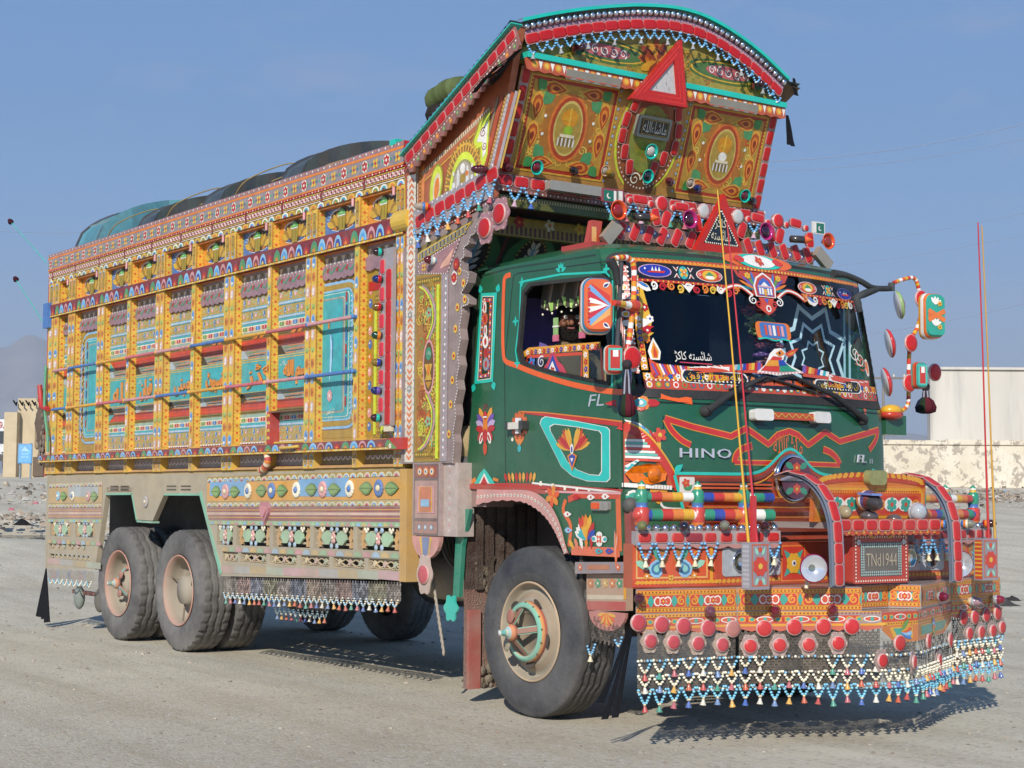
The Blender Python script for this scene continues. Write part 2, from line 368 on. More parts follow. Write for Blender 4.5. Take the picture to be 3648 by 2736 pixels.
def shape(t):
    if not any(ch in AR for ch in t): return t
    o = []
    for i, ch in enumerate(t):
        if ch not in AR: o.append(ch); continue
        f = AR[ch]; pj = i > 0 and t[i-1] in AR and AR[t[i-1]][2]; pj = pj and f[1]
        nj = f[2] and i+1 < len(t) and t[i+1] in AR and AR[t[i+1]][1]
        o.append(chr(f[3] if pj and nj else f[2] if nj else f[1] if pj else f[0]))
    return ''.join(o[::-1])
def text_mesh(body, spc=1.):
    key = (body, spc)
    if key in _TX: return _TX[key]
    cu = bpy.data.curves.new('lettering', 'FONT'); cu.body = shape(body); cu.resolution_u = 2; cu.space_character = spc
    ob = bpy.data.objects.new('lettering', cu); COL.objects.link(ob)
    dg = bpy.context.evaluated_depsgraph_get(); me = bpy.data.meshes.new_from_object(ob.evaluated_get(dg))
    r = ([(v.co.x, v.co.y) for v in me.vertices], [tuple(p.vertices) for p in me.polygons])
    bpy.data.objects.remove(ob); bpy.data.curves.remove(cu); bpy.data.meshes.remove(me)
    _TX[key] = r; return r
# ------------------------------------------------------------------ the setting
FH = V3((FW.x, FW.y, 0)).normalized(); RH = V3((FH.y, -FH.x, 0))
TER = [(-60, 0), (17.5, 0), (22, .12), (28, .60), (36, 1.16), (45, 1.70), (70, 2.17), (140, 3.0), (400, 4.5), (6000, 10)]
def ter(x, y):
    d = (x-CAMP.x)*FH.x+(y-CAMP.y)*FH.y
    for (a, ha), (b, hb) in zip(TER, TER[1:]):
        if d <= b:
            t = max(0, min(1, (d-a)/(b-a))); return ha+(hb-ha)*t
    return TER[-1][1]
def wp(d, s, h=0.):       # point d metres ahead of the viewpoint and s metres to its right, h above the ground
    p = CAMP+FH*d+RH*s; return V3((p.x, p.y, ter(p.x, p.y)+h))
def ahead(px, d, h=None):  # point of the plane d metres ahead (far buildings stand on such planes)
    r = ray(px); t = d/(r.x*FH.x+r.y*FH.y); return CAMP+r*t
class Polar:
    pass
def fnoise(p, s): return noise.fractal(V3((p[0]*s, p[1]*s, .3)), 1., 2., 4)
ds = [-40, -20, -8, -2]+[1+i*.55 for i in range(60)]+[34.5+i*1.6 for i in range(30)]+[84, 95, 110, 140, 200, 300, 600, 1200, 2500, 6000]
ss = [-6000, -2500, -900, -300, -120, -60]+[-30+i*.6 for i in range(101)]+[60, 120, 300, 900, 2500, 6000]
rows = []
for d in ds:
    r = []
    for q in ss:
        p = CAMP+FH*d+RH*q; z = ter(p.x, p.y)
        if d > 0 and abs(q) < 60:
            k = min(1, max(0, (d-14)/12)); near = .012*fnoise(p, 1.3)
            z += near*.6+k*(.05*fnoise(p, .35)+.03*fnoise(p, 1.7))
            if d > 16:   # puddle hollow on the left
                w_ = max(0, 1-((d-30.5)/2.6)**2-((q+8.6)/4.4)**2); z -= .4*w_
        r.append((p.x, p.y, z))
    rows.append(r)
mg = MB(); mg.grid([[V3(p) for p in r] for r in rows], 'BE')
GM = bpy.data.materials.new('gravel_ground'); GM.use_nodes = True; t = GM.node_tree; t.nodes.clear()
out = nd(t, 'ShaderNodeOutputMaterial'); b = nd(t, 'ShaderNodeBsdfPrincipled', i_Roughness=.95); b.inputs['Specular IOR Level'].default_value = .15; t.links.new(b.outputs[0], out.inputs[0])
geo = nd(t, 'ShaderNodeNewGeometry')
def tn(sc, det=5., ro=.6, vec=None):
    n = nd(t, 'ShaderNodeTexNoise', i_Scale=sc, i_Detail=det, i_Roughness=ro); t.links.new(vec or geo.outputs['Position'], n.inputs['Vector']); return n.outputs[0]
def mrg(src, a, b_, c, d_):
    n = nd(t, 'ShaderNodeMapRange', i_1=a, i_2=b_, i_3=c, i_4=d_); t.links.new(src, n.inputs[0]); return n.outputs[0]
def mixg(f, a, c):
    n = nd(t, 'ShaderNodeMix', data_type='RGBA'); t.links.new(f, n.inputs[0])
    for s_, i_ in ((a, 6), (c, 7)):
        if isinstance(s_, str): n.inputs[i_].default_value = (*hx(s_), 1)
        else: t.links.new(s_, n.inputs[i_])
    return n.outputs[2]
c0 = mixg(mrg(tn(.35, 6.), .35, .68, 0., 1.), 'c8c0aa', 'd4cab3')
c0 = mixg(mrg(tn(1.7, 7.), .45, .72, 0., .75), c0, 'bbb29e')
mpg = nd(t, 'ShaderNodeMapping'); mpg.inputs['Rotation'].default_value = (0, 0, radians(-12)); mpg.inputs['Scale'].default_value = (.12, 1.6, 1); t.links.new(geo.outputs['Position'], mpg.inputs[0])
c0 = mixg(mrg(tn(1.4, 5., .55, mpg.outputs[0]), .44, .64, 0., .55), c0, 'a69a82')          # wheel tracks
c0 = mixg(mrg(tn(.09, 4.), .52, .66, 0., .6), c0, 'a3937c')                                 # damp brown patches
vo = nd(t, 'ShaderNodeTexVoronoi', i_Scale=38.); t.links.new(geo.outputs['Position'], vo.inputs['Vector'])
sp = nd(t, 'ShaderNodeSeparateColor'); t.links.new(vo.outputs['Color'], sp.inputs[0])
c0 = mixg(mrg(sp.outputs[0], .72, .95, 0., .5), c0, 'cdc8bc')
c0 = mixg(mrg(sp.outputs[1], .84, .98, 0., .6), c0, '948a7e')
vo2 = nd(t, 'ShaderNodeTexVoronoi', i_Scale=9.); t.links.new(geo.outputs['Position'], vo2.inputs['Vector'])
sp2 = nd(t, 'ShaderNodeSeparateColor'); t.links.new(vo2.outputs['Color'], sp2.inputs[0])
c0 = mixg(mrg(tn(120., 3.), .3, .7, 0., .3), c0, 'a69d8b')
t.links.new(c0, b.inputs['Base Color'])
bp = nd(t, 'ShaderNodeBump', i_Strength=.55, i_Distance=.02)
ad = nd(t, 'ShaderNodeMath', operation='ADD'); t.links.new(tn(30., 6., .7), ad.inputs[0]); t.links.new(mrg(vo.outputs['Distance'], 0., .5, .5, 0.), ad.inputs[1]); t.links.new(ad.outputs[0], bp.inputs['Height']); t.links.new(bp.outputs[0], b.inputs['Normal'])
struct(mg.build('ground', GM))

# puddle
wm = bpy.data.materials.new('puddle_water'); wm.use_nodes = True; wt_ = wm.node_tree; wt_.nodes.clear(); _o = nd(wt_, 'ShaderNodeOutputMaterial'); _g = nd(wt_, 'ShaderNodeBsdfGlossy', i_Roughness=.03); _d = nd(wt_, 'ShaderNodeBsdfDiffuse'); _d.inputs[0].default_value = (.16, .13, .1, 1); _m = nd(wt_, 'ShaderNodeMixShader', i_0=.3); wt_.links.new(_g.outputs[0], _m.inputs[1]); wt_.links.new(_d.outputs[0], _m.inputs[2]); wt_.links.new(_m.outputs[0], _o.inputs[0])
pc = wp(29.3, -8.8); zp = .57; mp = MB(); ring = []
for k in range(40):
    a = 2*pi*k/40; q = 1+.18*sin(3*a+1)+.1*sin(7*a); p = CAMP+FH*(30.3+2.2*q*sin(a))+RH*(-9.2+4.4*q*cos(a)); ring.append((p.x, p.y, zp))
mp.add(ring, [tuple(range(40))], 'DK'); struct(mp.build('puddle', wm))

# stones and litter (uncountable): one object
def stones(name, pts, cols, mt=None):
    mb = MB()
    for p, r, c in pts:
        vs = []; fl = random.uniform(.4, .8); ph = random.random()*6
        for k in range(6):
            a = ph+2*pi*k/6; q = r*random.uniform(.7, 1.2); vs.append((p[0]+q*cos(a), p[1]+q*sin(a), p[2]-.15*r))
        vs2 = [((v[0]-p[0])*.55+p[0], (v[1]-p[1])*.55+p[1], p[2]+r*fl*random.uniform(.6, 1)) for v in vs]
        mb.add(vs+vs2, [(k, (k+1) % 6, 6+(k+1) % 6, 6+k) for k in range(6)]+[(6, 7, 8, 9, 10, 11)], c)
    return mb.build(name, mt or MUD2, kind='stuff')
MUD2 = mat('stone', .9, bump=.3, var=.2, spec=.2, scale=30)
P_ = []
for i in range(2600):
    d = random.uniform(5.2, 26); q = random.uniform(-.36, .36)*d; p = CAMP+FH*d+RH*q
    P_.append(((p.x, p.y, ter(p.x, p.y)), random.choice((.004, .005, .006, .007, .009, .015))*(1 if d < 12 else 1.5), random.choice(('a3988a', '978c7e', '8a8074', 'b0a493', '8f8170', '7f756a'))))
stones('gravel_stones', P_, None)
P_ = []
for i in range(4200):        # rubble and rubbish strip along the right wall and the left roadside
    if i % 3: d = random.gauss(40.6, 1.7); q = random.uniform(6.6, 16)
    else: d = random.gauss(31.8, .8) if i % 2 else random.gauss(38, 2.5); q = random.uniform(-13.5, -6)
    p = CAMP+FH*d+RH*q
    P_.append(((p.x, p.y, ter(p.x, p.y)+.02), random.choice((.02, .03, .04, .05, .07, .1))*random.uniform(.5, 1.1), random.choice(('8a7d6e', '9b8d7b', '6f6459', 'b5a894', '7c6f62', 'a8a096', '4d463f', 'b5aea4', 'a08f7c', 'b06a72' if i % 9 == 0 else '8a7d6e', '7f9bb5' if i % 11 == 0 else '988a78'))))
stones('roadside_rubble', P_, None)
for lab, d_, q_, s_, c_ in (('dark crumpled rag lying on the road left of the truck', 30.5, -9.0, .16, '1c1a1a'), ('grey torn cloth lying on the ground right of the truck', 20.2, 5.95, .15, '4a4643'), ('small dark scrap lying on the gravel at the right edge', 20.9, 6.32, .08, '3b3735')):
    mb = MB(); c0_ = wp(d_, q_)
    rr_ = [[V3((c0_.x+s_*(1.5*(a-3)/3)+random.uniform(-.02, .02), c0_.y+s_*(b_-2)/2.2, c0_.z+.01+s_*.9*max(0, 1-((a-3)/3)**2-((b_-2)/2)**2)*random.uniform(.4, 1.))) for b_ in range(5)] for a in range(7)]
    mb.grid(rr_, c_); tag(mb.build('rag', CLOTH), lab, 'rag', 'scraps lying on the ground')

# far ridges
RM = mat('bare_rock', .95, var=.25, scale=.01, spec=.1)
def ridge(name, d, pts, base):
    mb = MB(); top = []; bot = []; back = []
    for i, (u, v) in enumerate(pts):
        p = ahead((u, v), d); p.z += fnoise(p, .004)*d*.0022; top.append(p); q = ahead((u, v), d*.8); bot.append(V3((q.x, q.y, base))); qb = ahead((u, v), d*1.3); back.append(V3((qb.x, qb.y, base)))
    rws = [bot]
    for k in range(1, 6):
        rws.append([b_.lerp(a_, k/6)+V3((0, 0, fnoise(b_.lerp(a_, k/6), .003)*d*.006)) for a_, b_ in zip(top, bot)])
    rws += [top, back]; mb.grid(rws, '9a938c'); struct(mb.build(name, RM))
ridge('far_ridge', 5200, bez([(-900, 1215), (-500, 1150), (-200, 1195), (0, 1235), (120, 1190), (300, 1290), (700, 1500), (1400, 1580), (2200, 1600), (3000, 1570), (3200, 1545), (3400, 1570), (3800, 1560), (4600, 1530)], 8), -20)

# ---- right: low plastered wall with piers, concrete block wall behind
PLAST = bpy.data.materials.new('worn_plaster'); PLAST.use_nodes = True; t = PLAST.node_tree; b = t.nodes['Principled BSDF']; b.inputs['Roughness'].default_value = .95; b.inputs['Specular IOR Level'].default_value = .1
geo = nd(t, 'ShaderNodeNewGeometry')
c0 = mixg(mrg(tn(1.1, 6.), .35, .7, 0., 1.), 'dcd3c0', 'cfc3ab'); c0 = mixg(mrg(tn(3.5, 7., .68), .53, .56, 0., .85), c0, '9f9486'); c0 = mixg(mrg(tn(9., 5.), .55, .7, 0., .4), c0, 'b5a48c')
t.links.new(c0, b.inputs['Base Color']); bp = nd(t, 'ShaderNodeBump', i_Strength=.7, i_Distance=.04); t.links.new(tn(3.5, 7., .68), bp.inputs['Height']); t.links.new(bp.outputs[0], b.inputs['Normal'])
CONC = bpy.data.materials.new('stained_concrete'); CONC.use_nodes = True; t = CONC.node_tree; b = t.nodes['Principled BSDF']; b.inputs['Roughness'].default_value = .9; b.inputs['Specular IOR Level'].default_value = .15
geo = nd(t, 'ShaderNodeNewGeometry'); mpc = nd(t, 'ShaderNodeMapping'); mpc.inputs['Scale'].default_value = (.7, .7, .08); t.links.new(geo.outputs['Position'], mpc.inputs[0])
c0 = mixg(mrg(tn(1.2, 6., .6, mpc.outputs[0]), .4, .66, 0., .8), 'd3ccbf', 'bdb7ac'); c0 = mixg(mrg(tn(.5, 6.), .4, .7, 0., .55), c0, 'c4bdb1'); c0 = mixg(mrg(tn(.9, 6., .6, mpc.outputs[0]), .52, .66, 0., .7), c0, '8c8986')
t.links.new(c0, b.inputs['Base Color'])
CRM = mat('cream_render', .9, bump=.25, var=.1, spec=.1, scale=2.)
def wallbox(mb, d, s0, s1, z0, z1, th, c):   # wall facing the viewpoint
    a = CAMP+FH*d+RH*s0; a.z = z0; mb.obox(a, RH*(s1-s0), FH*th, V3((0, 0, z1-z0)), c)
D0 = 45.; zt = lambda v, d: CAMP.z+(1767-v)/FPX*d
w = thing('boundary_wall', 'low crumbling plastered wall with a pier behind the truck front', 'wall', wp(45.3, 12))
def wkid(name, mb, mt, par, **kw):
    o = mb.build(name, mt, par, **kw); o.matrix_parent_inverse = Matrix.Translation(par.location).inverted(); return o
mb = MB(); wallbox(mb, D0, 6.5, 19, 1.2, zt(1573, D0), .3, 'C'); wkid('wall_face', mb, PLAST, w)
for s_ in (8.9-.35, 15.2):
    mb = MB(); wallbox(mb, D0-.12, s_, s_+.5, 1.2, zt(1563, D0), .55, 'C'); wkid('pier', mb, PLAST, w)
mb = MB(); a = MB()
for i in range(14): wallbox(mb, D0-.05, 6.5+i*.9, 6.5+i*.9+.89, zt(1573, D0), zt(1556, D0)+random.uniform(-.03, .02), .4, 'C')
wkid('coping', mb, PLAST, w, kind='stuff')
w = thing('block_building', 'plain grey concrete block building standing behind the low wall', 'building', wp(51, 14))
mb = MB(); wallbox(mb, 49., 12.45-.0, 24, 1.5, zt(1305, 49), .35, 'GY'); wkid('wall', mb, CONC, w)
mb = MB(); wallbox(mb, 48.92, 12.42, 24, zt(1305, 49), zt(1296, 49), .5, 'GY'); wkid('roof_slab', mb, CONC, w)

# ---- left: cream hut, sign, white lorry
w = thing('cream_building', 'low cream rendered building with a flat roof left of the truck', 'building', wp(58, -16))
mb = MB(); wallbox(mb, 58, -17.4, -12.5, 1.6, zt(1428, 58), 3.5, 'bfae90'); wallbox(mb, 57.6, -17.75, -17.3, 1.6, zt(1480, 58), 3., 'bfae90'); wkid('wall', mb, CRM, w)
mb = MB(); wallbox(mb, 59.5, -17.0, -12.4, zt(1428, 58), zt(1414, 58), 1.8, 'b9a27e'); wkid('parapet', mb, CRM, w)
for k, (u0, u1, v0, v1) in enumerate(((124, 146, 1503, 1595), (117, 156, 1628, 1697))):
    mb = MB(); p = ahead((u0, v1), 57.95); q = ahead((u1, v0), 57.95); mb.obox(p, RH*(q-p).dot(RH), -FH*.05, V3((0, 0, q.z-p.z)), ('8d7c66', '6b5d50')[k]); wkid(('shutter', 'sign_shadow')[k], mb, CRM, w)  # second slab paints the signboard's cast shadow on the wall in dark brown
mb = MB()
for i in range(7):
    p = ahead((60+i*22, 1432), 57.9); mb.tube([p, p+V3((0, 0, -.12))-FH*.05, p+V3((0, 0, .02))-FH*.4], .03, 'DK', 5)
wkid('roof_spout', mb, CRM, w, kind='stuff')
sg = thing('signboard', 'light blue signboard on two legs beside the cream building', 'sign', wp(52, -14.6))
p = ahead((63, 1651), 52); q = ahead((115, 1581), 52); S_ = Surf(p, RH, (0, 0, 1)); W_, H_ = (q-p).dot(RH), q.z-p.z
mb = MB(); mb.obox(p, RH*W_, FH*.05, V3((0, 0, H_)), '4d8fc0'); wkid('panel', mb, ENAMEL, sg)
A = Art(S_, .004); A.rect(.03, .03, W_-.03, H_-.03, '62a8d8'); A.poly([(W_*.2, H_*.62), (W_*.5, H_*.86), (W_*.8, H_*.62)], '9cc8e6', 1)
for v_ in (.3, .46): A.rect(W_*.22, H_*v_, W_*.78, H_*(v_+.05), '8fc0e2', 1)
wkid('painted_lettering', A, ENAMEL, sg)
for q_ in (.03, W_-.08):
    mb = MB(); mb.obox(p+RH*q_+FH*.052+V3((0, 0, -.55)), RH*.05, FH*.05, V3((0, 0, 1.2)), '6f7f8a'); wkid('leg', mb, ENAMEL, sg)
def far_truck(name, lab, d, s0, s1, z0, hgt, cabc, boxc, rz=0., band=None, tarp=None):
    rt_ = thing(name, lab, 'truck', wp(d, (s0+s1)/2), 'lorries parked in the background'); zb = wp(d, s0).z+z0; ww = s1-s0; kw = dict(par=rt_)
    def bx_(nm, a0, a1, h0, h1, dd0, dd1, c, mt=ENAMEL):
        m_ = MB(); a = CAMP+FH*(d+dd0)+RH*(s0+ww*a0); a.z = zb+hgt*h0; m_.obox(a, RH*ww*(a1-a0), FH*(dd1-dd0), V3((0, 0, hgt*(h1-h0))), c); return wkid(nm, m_, mt, rt_)
    bx_('cargo_bed', 0, .74, .22, .62 if tarp else .95, 0, 2.2, boxc); bx_('cab', .76, 1., .16, .8, .05, 2.1, cabc); bx_('windscreen', .985, 1.004, .5, .76, .2, 1.95, 'K', GLOSS); bx_('side_window', .84, .96, .5, .76, .03, .06, 'K', GLOSS)
    if band: bx_('painted_band', 0, .74, .3, .45, -.02, 0, band)
    if tarp:
        m_ = MB(); R_ = []
        for i in range(9):
            R_.append([(lambda a: V3((a.x, a.y, zb+hgt*(.62+.3*sin(pi*min(1, max(0, k/6)))*random.uniform(.7, 1.1)))))(CAMP+FH*(d+2.2*k/6)+RH*(s0+ww*.74*i/8)) for k in range(7)])
        m_.grid(R_, tarp); wkid('tarpaulin', m_, CLOTH, rt_)
    for a0 in (.14, .3, .86):
        m_ = MB(); c = CAMP+FH*(d-.02)+RH*(s0+ww*a0); c.z = zb+.48; m_.lathe(c, FH, [(0, 0), (.28, 0), (.5, .02), (.52, .25), (.3, .28)], ['GY', 'RB', 'RB', 'RB'], 16); wkid('wheel', m_, RUBBER, rt_)
    return rt_
far_truck('lorry', 'orange cabbed lorry with a painted bed far behind the mirrors', 60, 8.0, 12.2, 0, 2.4, 'c46a1c', '5f8a6a', band='b0452a', tarp='8f8a84')
far_truck('lorry', 'lorry under a bright blue tarpaulin far behind the mirrors', 72, 9.6, 14.2, .2, 2.7, 'b8b2a8', '9a8f86', band='8a3030', tarp='3f74b8')
# the white lorry at the left edge faces the viewpoint
lw = thing('lorry', 'white lorry with red lettering parked at the left edge', 'truck', wp(62, -20), 'lorries parked in the background')
def lb(nm, u0, v0, u1, v1, d, dp, c, mt=ENAMEL):
    p = ahead((u0, v1), d); q = ahead((u1, v0), d); m_ = MB(); m_.obox(p, RH*(q-p).dot(RH), FH*dp, V3((0, 0, q.z-p.z)), c); return wkid(nm, m_, mt, lw)
lb('cab', -90, 1532, 36, 1636, 60, 2, 'cfd2d4'); lb('cargo_box', -120, 1494, 30, 1534, 60.6, 6, 'dcdcdc'); lb('windscreen', -80, 1536, 14, 1578, 59.95, .06, '24303a', GLOSS); lb('bumper', -92, 1618, 34, 1642, 59.8, .25, '2d2f33')
lb('side_window', 18, 1540, 35, 1578, 59.93, .05, '2a3238', GLOSS)
for u0 in (2, -70): lb('headlight', u0, 1598, u0+16, 1610, 59.9, .12, 'CH', LENS)
for u0 in (8, -84): lb('wheel', u0, 1628, u0+22, 1672, 60.1, .5, 'RB', RUBBER)
A = Art(Surf(ahead((-110, 1514), 60.58), RH, (0, 0, 1)), .004); A.text('سروس', 1.15, .02, .28, 'b02a2a', w=1.0); wkid('lettering', A, ENAMEL, lw)
# far low houses and a pole behind the mirrors
for k, (u0, u1, v0, lab) in enumerate(((3205, 3330, 1596, 'long low mud coloured house far behind the mirrors'), (3120, 3215, 1604, 'small flat roofed house far away beside the windscreen'))):
    hb = thing('mud_house', lab, 'house', ahead(((u0+u1)/2, 1700), 150), 'far houses'); p = ahead((u0, 1700), 150); q = ahead((u1, v0), 150)
    mb = MB(); mb.obox(p, RH*(q-p).dot(RH), FH*6, V3((0, 0, q.z-p.z)), 'b09a80'); wkid('wall', mb, CRM, hb)
    mb = MB(); mb.obox(p+V3((0, 0, q.z-p.z))-FH*.4-RH*.3, RH*((q-p).dot(RH)+.6), FH*7, V3((0, 0, .3)), '8d7f70'); wkid('roof', mb, CRM, hb)
def pole(lab, u, v0, v1, d, arm=1.3):
    p = ahead((u, v1), d); q = ahead((u, v0), d); r = thing('utility_pole', lab, 'pole', p)
    mb = MB(); mb.tube([p, q], [.11, .08], '7f7468', 8); wkid('post', mb, ENAMEL, r)
    mb = MB(); mb.obox(q-RH*arm+V3((0, 0, -.5)), RH*2*arm, FH*.12, V3((0, 0, .14)), '6a5f55'); wkid('crossarm', mb, ENAMEL, r)
    for k in (-1, -.5, .5, 1):
        mb = MB(); mb.lathe(q+RH*arm*k*.95+V3((0, 0, -.36)), (0, 0, 1), [(.05, 0), (.07, .1), (.04, .2), (0, .22)], 'C', 8); wkid('insulator', mb, ENAMEL, r)
pole('bare utility pole with a crossarm far behind the mirrors', 3147, 1326, 1700, 120, 1.6)
def cable(lab, a, b_, d, sag=.6, r=.02):
    p, q = ahead(a, d), ahead(b_, d); mb = MB(); mb.tube([p.lerp(q, i/14)-V3((0, 0, sag*4*(i/14)*(1-i/14))) for i in range(15)], r, '8a8f9c', 5)
    tag(mb.build('overhead_cable', CLOTH), lab, 'cable', 'overhead cables')
for k, (a, b_, d, r) in enumerate((((2600, 580), (3760, 412), 60, .02), ((2600, 610), (3760, 468), 60, .014), ((2600, 905), (3760, 735), 90, .014), ((2600, 980), (3760, 812), 90, .014), ((2900, 1210), (3760, 1052), 110, .025), ((-200, 812), (700, 806), 110, .018), ((-100, 1390), (420, 1425), 90, .02))):
    cable(('upper of the two close cables crossing the right sky', 'lower of the two close cables crossing the right sky', 'faint cable in the right sky third from the top', 'faint cable in the right sky fourth from the top', 'dark cable passing behind the right mirrors', 'thin cable in the left sky behind the roof hoops', 'cable sloping above the cream building')[k], a, b_, d, .4, r*.55)
# ------------------------------------------------------------------ the decorated truck: cargo body
TRUCK = thing('cargo_truck', 'ornately painted lorry with a green cab and a tall carved wooden cargo body', 'truck', (0, 0, 0))
SIDE = XZ(-1.22); PAN = XZ(-1.15); BK = -1.15
XR, XF, ZT = -8.5, -1.43, 3.87
# inner shell, floor, far side
mb = MB(); mb.box((XR, -1.12, 1.5), (XF, 1.2, 1.72), 'DK'); mb.box((XR, 1.14, 1.72), (XF, 1.22, ZT), 'BR'); mb.box((XR, -1.135, 1.72), (XR+.06, 1.14, ZT), 'R'); mb.box((XF-.06, -1.135, 1.72), (XF, 1.14, ZT), 'BR')
mb.build('cargo_shell', ENAMEL, TRUCK)
POSTS = [(-8.5, -8.19), (-7.925, -7.737), (-7.135, -6.947), (-6.389, -6.308), (-5.725, -5.537), (-4.955, -4.874), (-4.305, -4.097), (-3.512, -3.445), (-2.877, -2.698), (-2.127, -2.054), (-1.55, -1.43)]
def body_band(name, z0, z1, y, c, fn=None, x0=XR, x1=XF, depth=.12, mt=ENAMEL):
    mb = MB(); mb.box((x0, y, z0), (x1, y+depth, z1), c); o = mb.build(name, mt, TRUCK)
    if fn:
        A = Art(XZ(y)); fn(A); A.build('painted_design', mt, o)
    return o
# crown band of the side: flower frieze, chain moulding and scallops
def f(A):
    A.rect(XR, 3.835, XF, 3.87, 'MV'); A.dots((XR, 3.853), (XF, 3.853), .045, .009, ['O', 'CR'], 1)
    A.rect(XR, 3.815, XF, 3.835, 'R1' if 'R1' in PAL else 'O', 1); A.rect(XR, 3.715, XF, 3.815, 'GS'); A.rect(XR, 3.70, XF, 3.715, 'O', 1)
    def g(u, v, i):
        if i % 2: A.flower(u, v, .043, 'Y', 'R', 4, 1); A.dot(u-.05, v, .012, 'TB', 1); A.dot(u+.05, v, .012, 'TB', 1)
        else: A.flower(u, v, .04, 'R', 'W', 6, 1, edge='CR'); A.leaf(u-.04, v, pi, .035, .03, 'MT', 1); A.leaf(u+.04, v, 0, .035, .03, 'MT', 1)
    A.along((XR, 3.765), (XF, 3.765), .155, g); A.dots((XR, 3.69), (XF, 3.69), .05, .008, ['CR', 'P'], 1)
body_band('frieze_board', 3.685, 3.87, -1.235, 'R', f)
def f(A):
    A.rect(XR, 3.672, XF, 3.68, 'Y', 1); A.rect(XR, 3.62, XF, 3.626, 'Y', 1); A.rect(XR, 3.606, XF, 3.612, 'CR', 1)
    def g(u, v, i):
        for s in (-1, 1): A.ell(u, v, .032, .009, ('CR', 'P')[s > 0], 1, 8, s*.6)
    A.along((XR, 3.65), (XF, 3.65), .058, g)
    for i in range(12): A.rect(XR+.1+i*.64, 3.605, XR+.13+i*.64, 3.684, 'DR', 2)
body_band('chain_moulding', 3.605, 3.685, -1.225, 'M', f)
SCOL = [('CR', 'B', 'R'), ('Y', 'GO', 'DB'), ('CR', 'LG', 'O'), ('W', 'T', 'DR'), ('Y', 'O', 'GO')]
body_band('scallop_board', 3.56, 3.605, -1.222, 'GO', lambda A: A.scallop((XR, 3.562), (XF, 3.562), .115, .042, SCOL, 0))
# middle and lower rails
def rail(z0, z1, A, cols):
    A.rect(XR, z0, XF, z0+.014, 'Y'); A.dots((XR, z0+.007), (XF, z0+.007), .07, .008, ['CR', 'O', 'W'], 1, 4)
    A.scallop((XR, z0+.018), (XF, z0+.018), .122, (z1-z0)*.7, cols, 1)
RC = [('LB', 'DB', 'Y'), ('M', 'R', 'O'), ('MT', 'LG', 'O'), ('LB', 'B', 'Y'), ('PK', 'M', 'O')]
body_band('middle_rail', 3.205, 3.332, -1.238, 'DR', lambda A: rail(3.205, 3.332, A, RC), depth=.15)
body_band('lower_rail', 1.693, 1.765, -1.29, 'M', lambda A: rail(1.693, 1.765, A, RC), x1=-1.5, depth=.16)
mb = MB(); mb.box((-1.5, -1.295, 1.69), (-1.31, -1.13, 1.77), 'RR'); o = mb.build('rail_end', ENAMEL, TRUCK); A = Art(XZ(-1.295)); A.poly([(-1.5, 1.695), (-1.38, 1.695), (-1.5, 1.765)], 'LG'); A.flower(-1.47, 1.715, .02, 'W', 'Y', 5, 1); A.build('painted_design', ENAMEL, o)
mb = MB(); mb.lathe((-1.53, -1.2, 3.3), (1, 0, 0), [(0, 0), (.085, .001), (.085, .2), (0, .201)], 'Y', 20, False); mb.build('rail_cap', GLOSS, TRUCK)
body_band('sill_board', 1.545, 1.572, -1.2, 'GO', None)
# posts
def post_art(A, x0, x1, z0, z1):
    w = x1-x0; dbl = w > .12; n = 2 if dbl else 1
    for j in range(n):
        a = x0+w*j/n; b = a+w/n; cu = (a+b)/2; q = (b-a)
        A.rect(a+.004, z0, b-.004, z1, 'Y'); h = .115; k = max(1, round((z1-z0)/h))
        for i in range(k):
            v = z0+(z1-z0)*(i+.5)/k; c = ('7aa6d2', '9ab45e', 'd9a8a0', 'd89a48', '7aa6d2', 'c8a038', '9ab45e', 'd9a8a0')[(i+int(x0*3)) % 8]
            if c in ('7aa6d2', 'd9a8a0'): A.ell(cu, v, q*.34, .047, c, 1, 10); A.ell(cu, v+.01, q*.18, .02, '4f86c0' if c == '7aa6d2' else 'W', 2, 7); A.ell(cu-.004, v-.018, q*.2, .012, 'CR', 2, 6)
            elif c == '9ab45e': A.ell(cu, v, q*.4, .03, 'Y', 1, 8); A.leaf(cu, v-.03, pi/2+.5, .06, .03, c, 1); A.leaf(cu, v-.03, pi/2-.5, .06, .03, c, 1); A.dot(cu, v-.02, .009, '7a6a3a', 2, 5)
            else: A.ell(cu, v, q*.3, .04, 'O', 1, 8); A.poly([(cu-q*.2, v+.03), (cu+q*.25, v), (cu-q*.2, v-.03)], 'a8642a', 2)
        if z1-z0 < .5:
            A.rect(cu-q*.25, z0+.03, cu+q*.25, z1-.03, 'GO', 2)
            for i in range(3): A.rect(cu-.01, z0+.05+i*.07, cu+.012, z0+.056+i*.07, 'K', 3)
    if dbl: A.rect((x0+x1)/2-.007, z0, (x0+x1)/2+.007, z1, 'O', 2); A.dots(((x0+x1)/2, z0), ((x0+x1)/2, z1), .05, .006, ['W', 'B'], 3, 4)
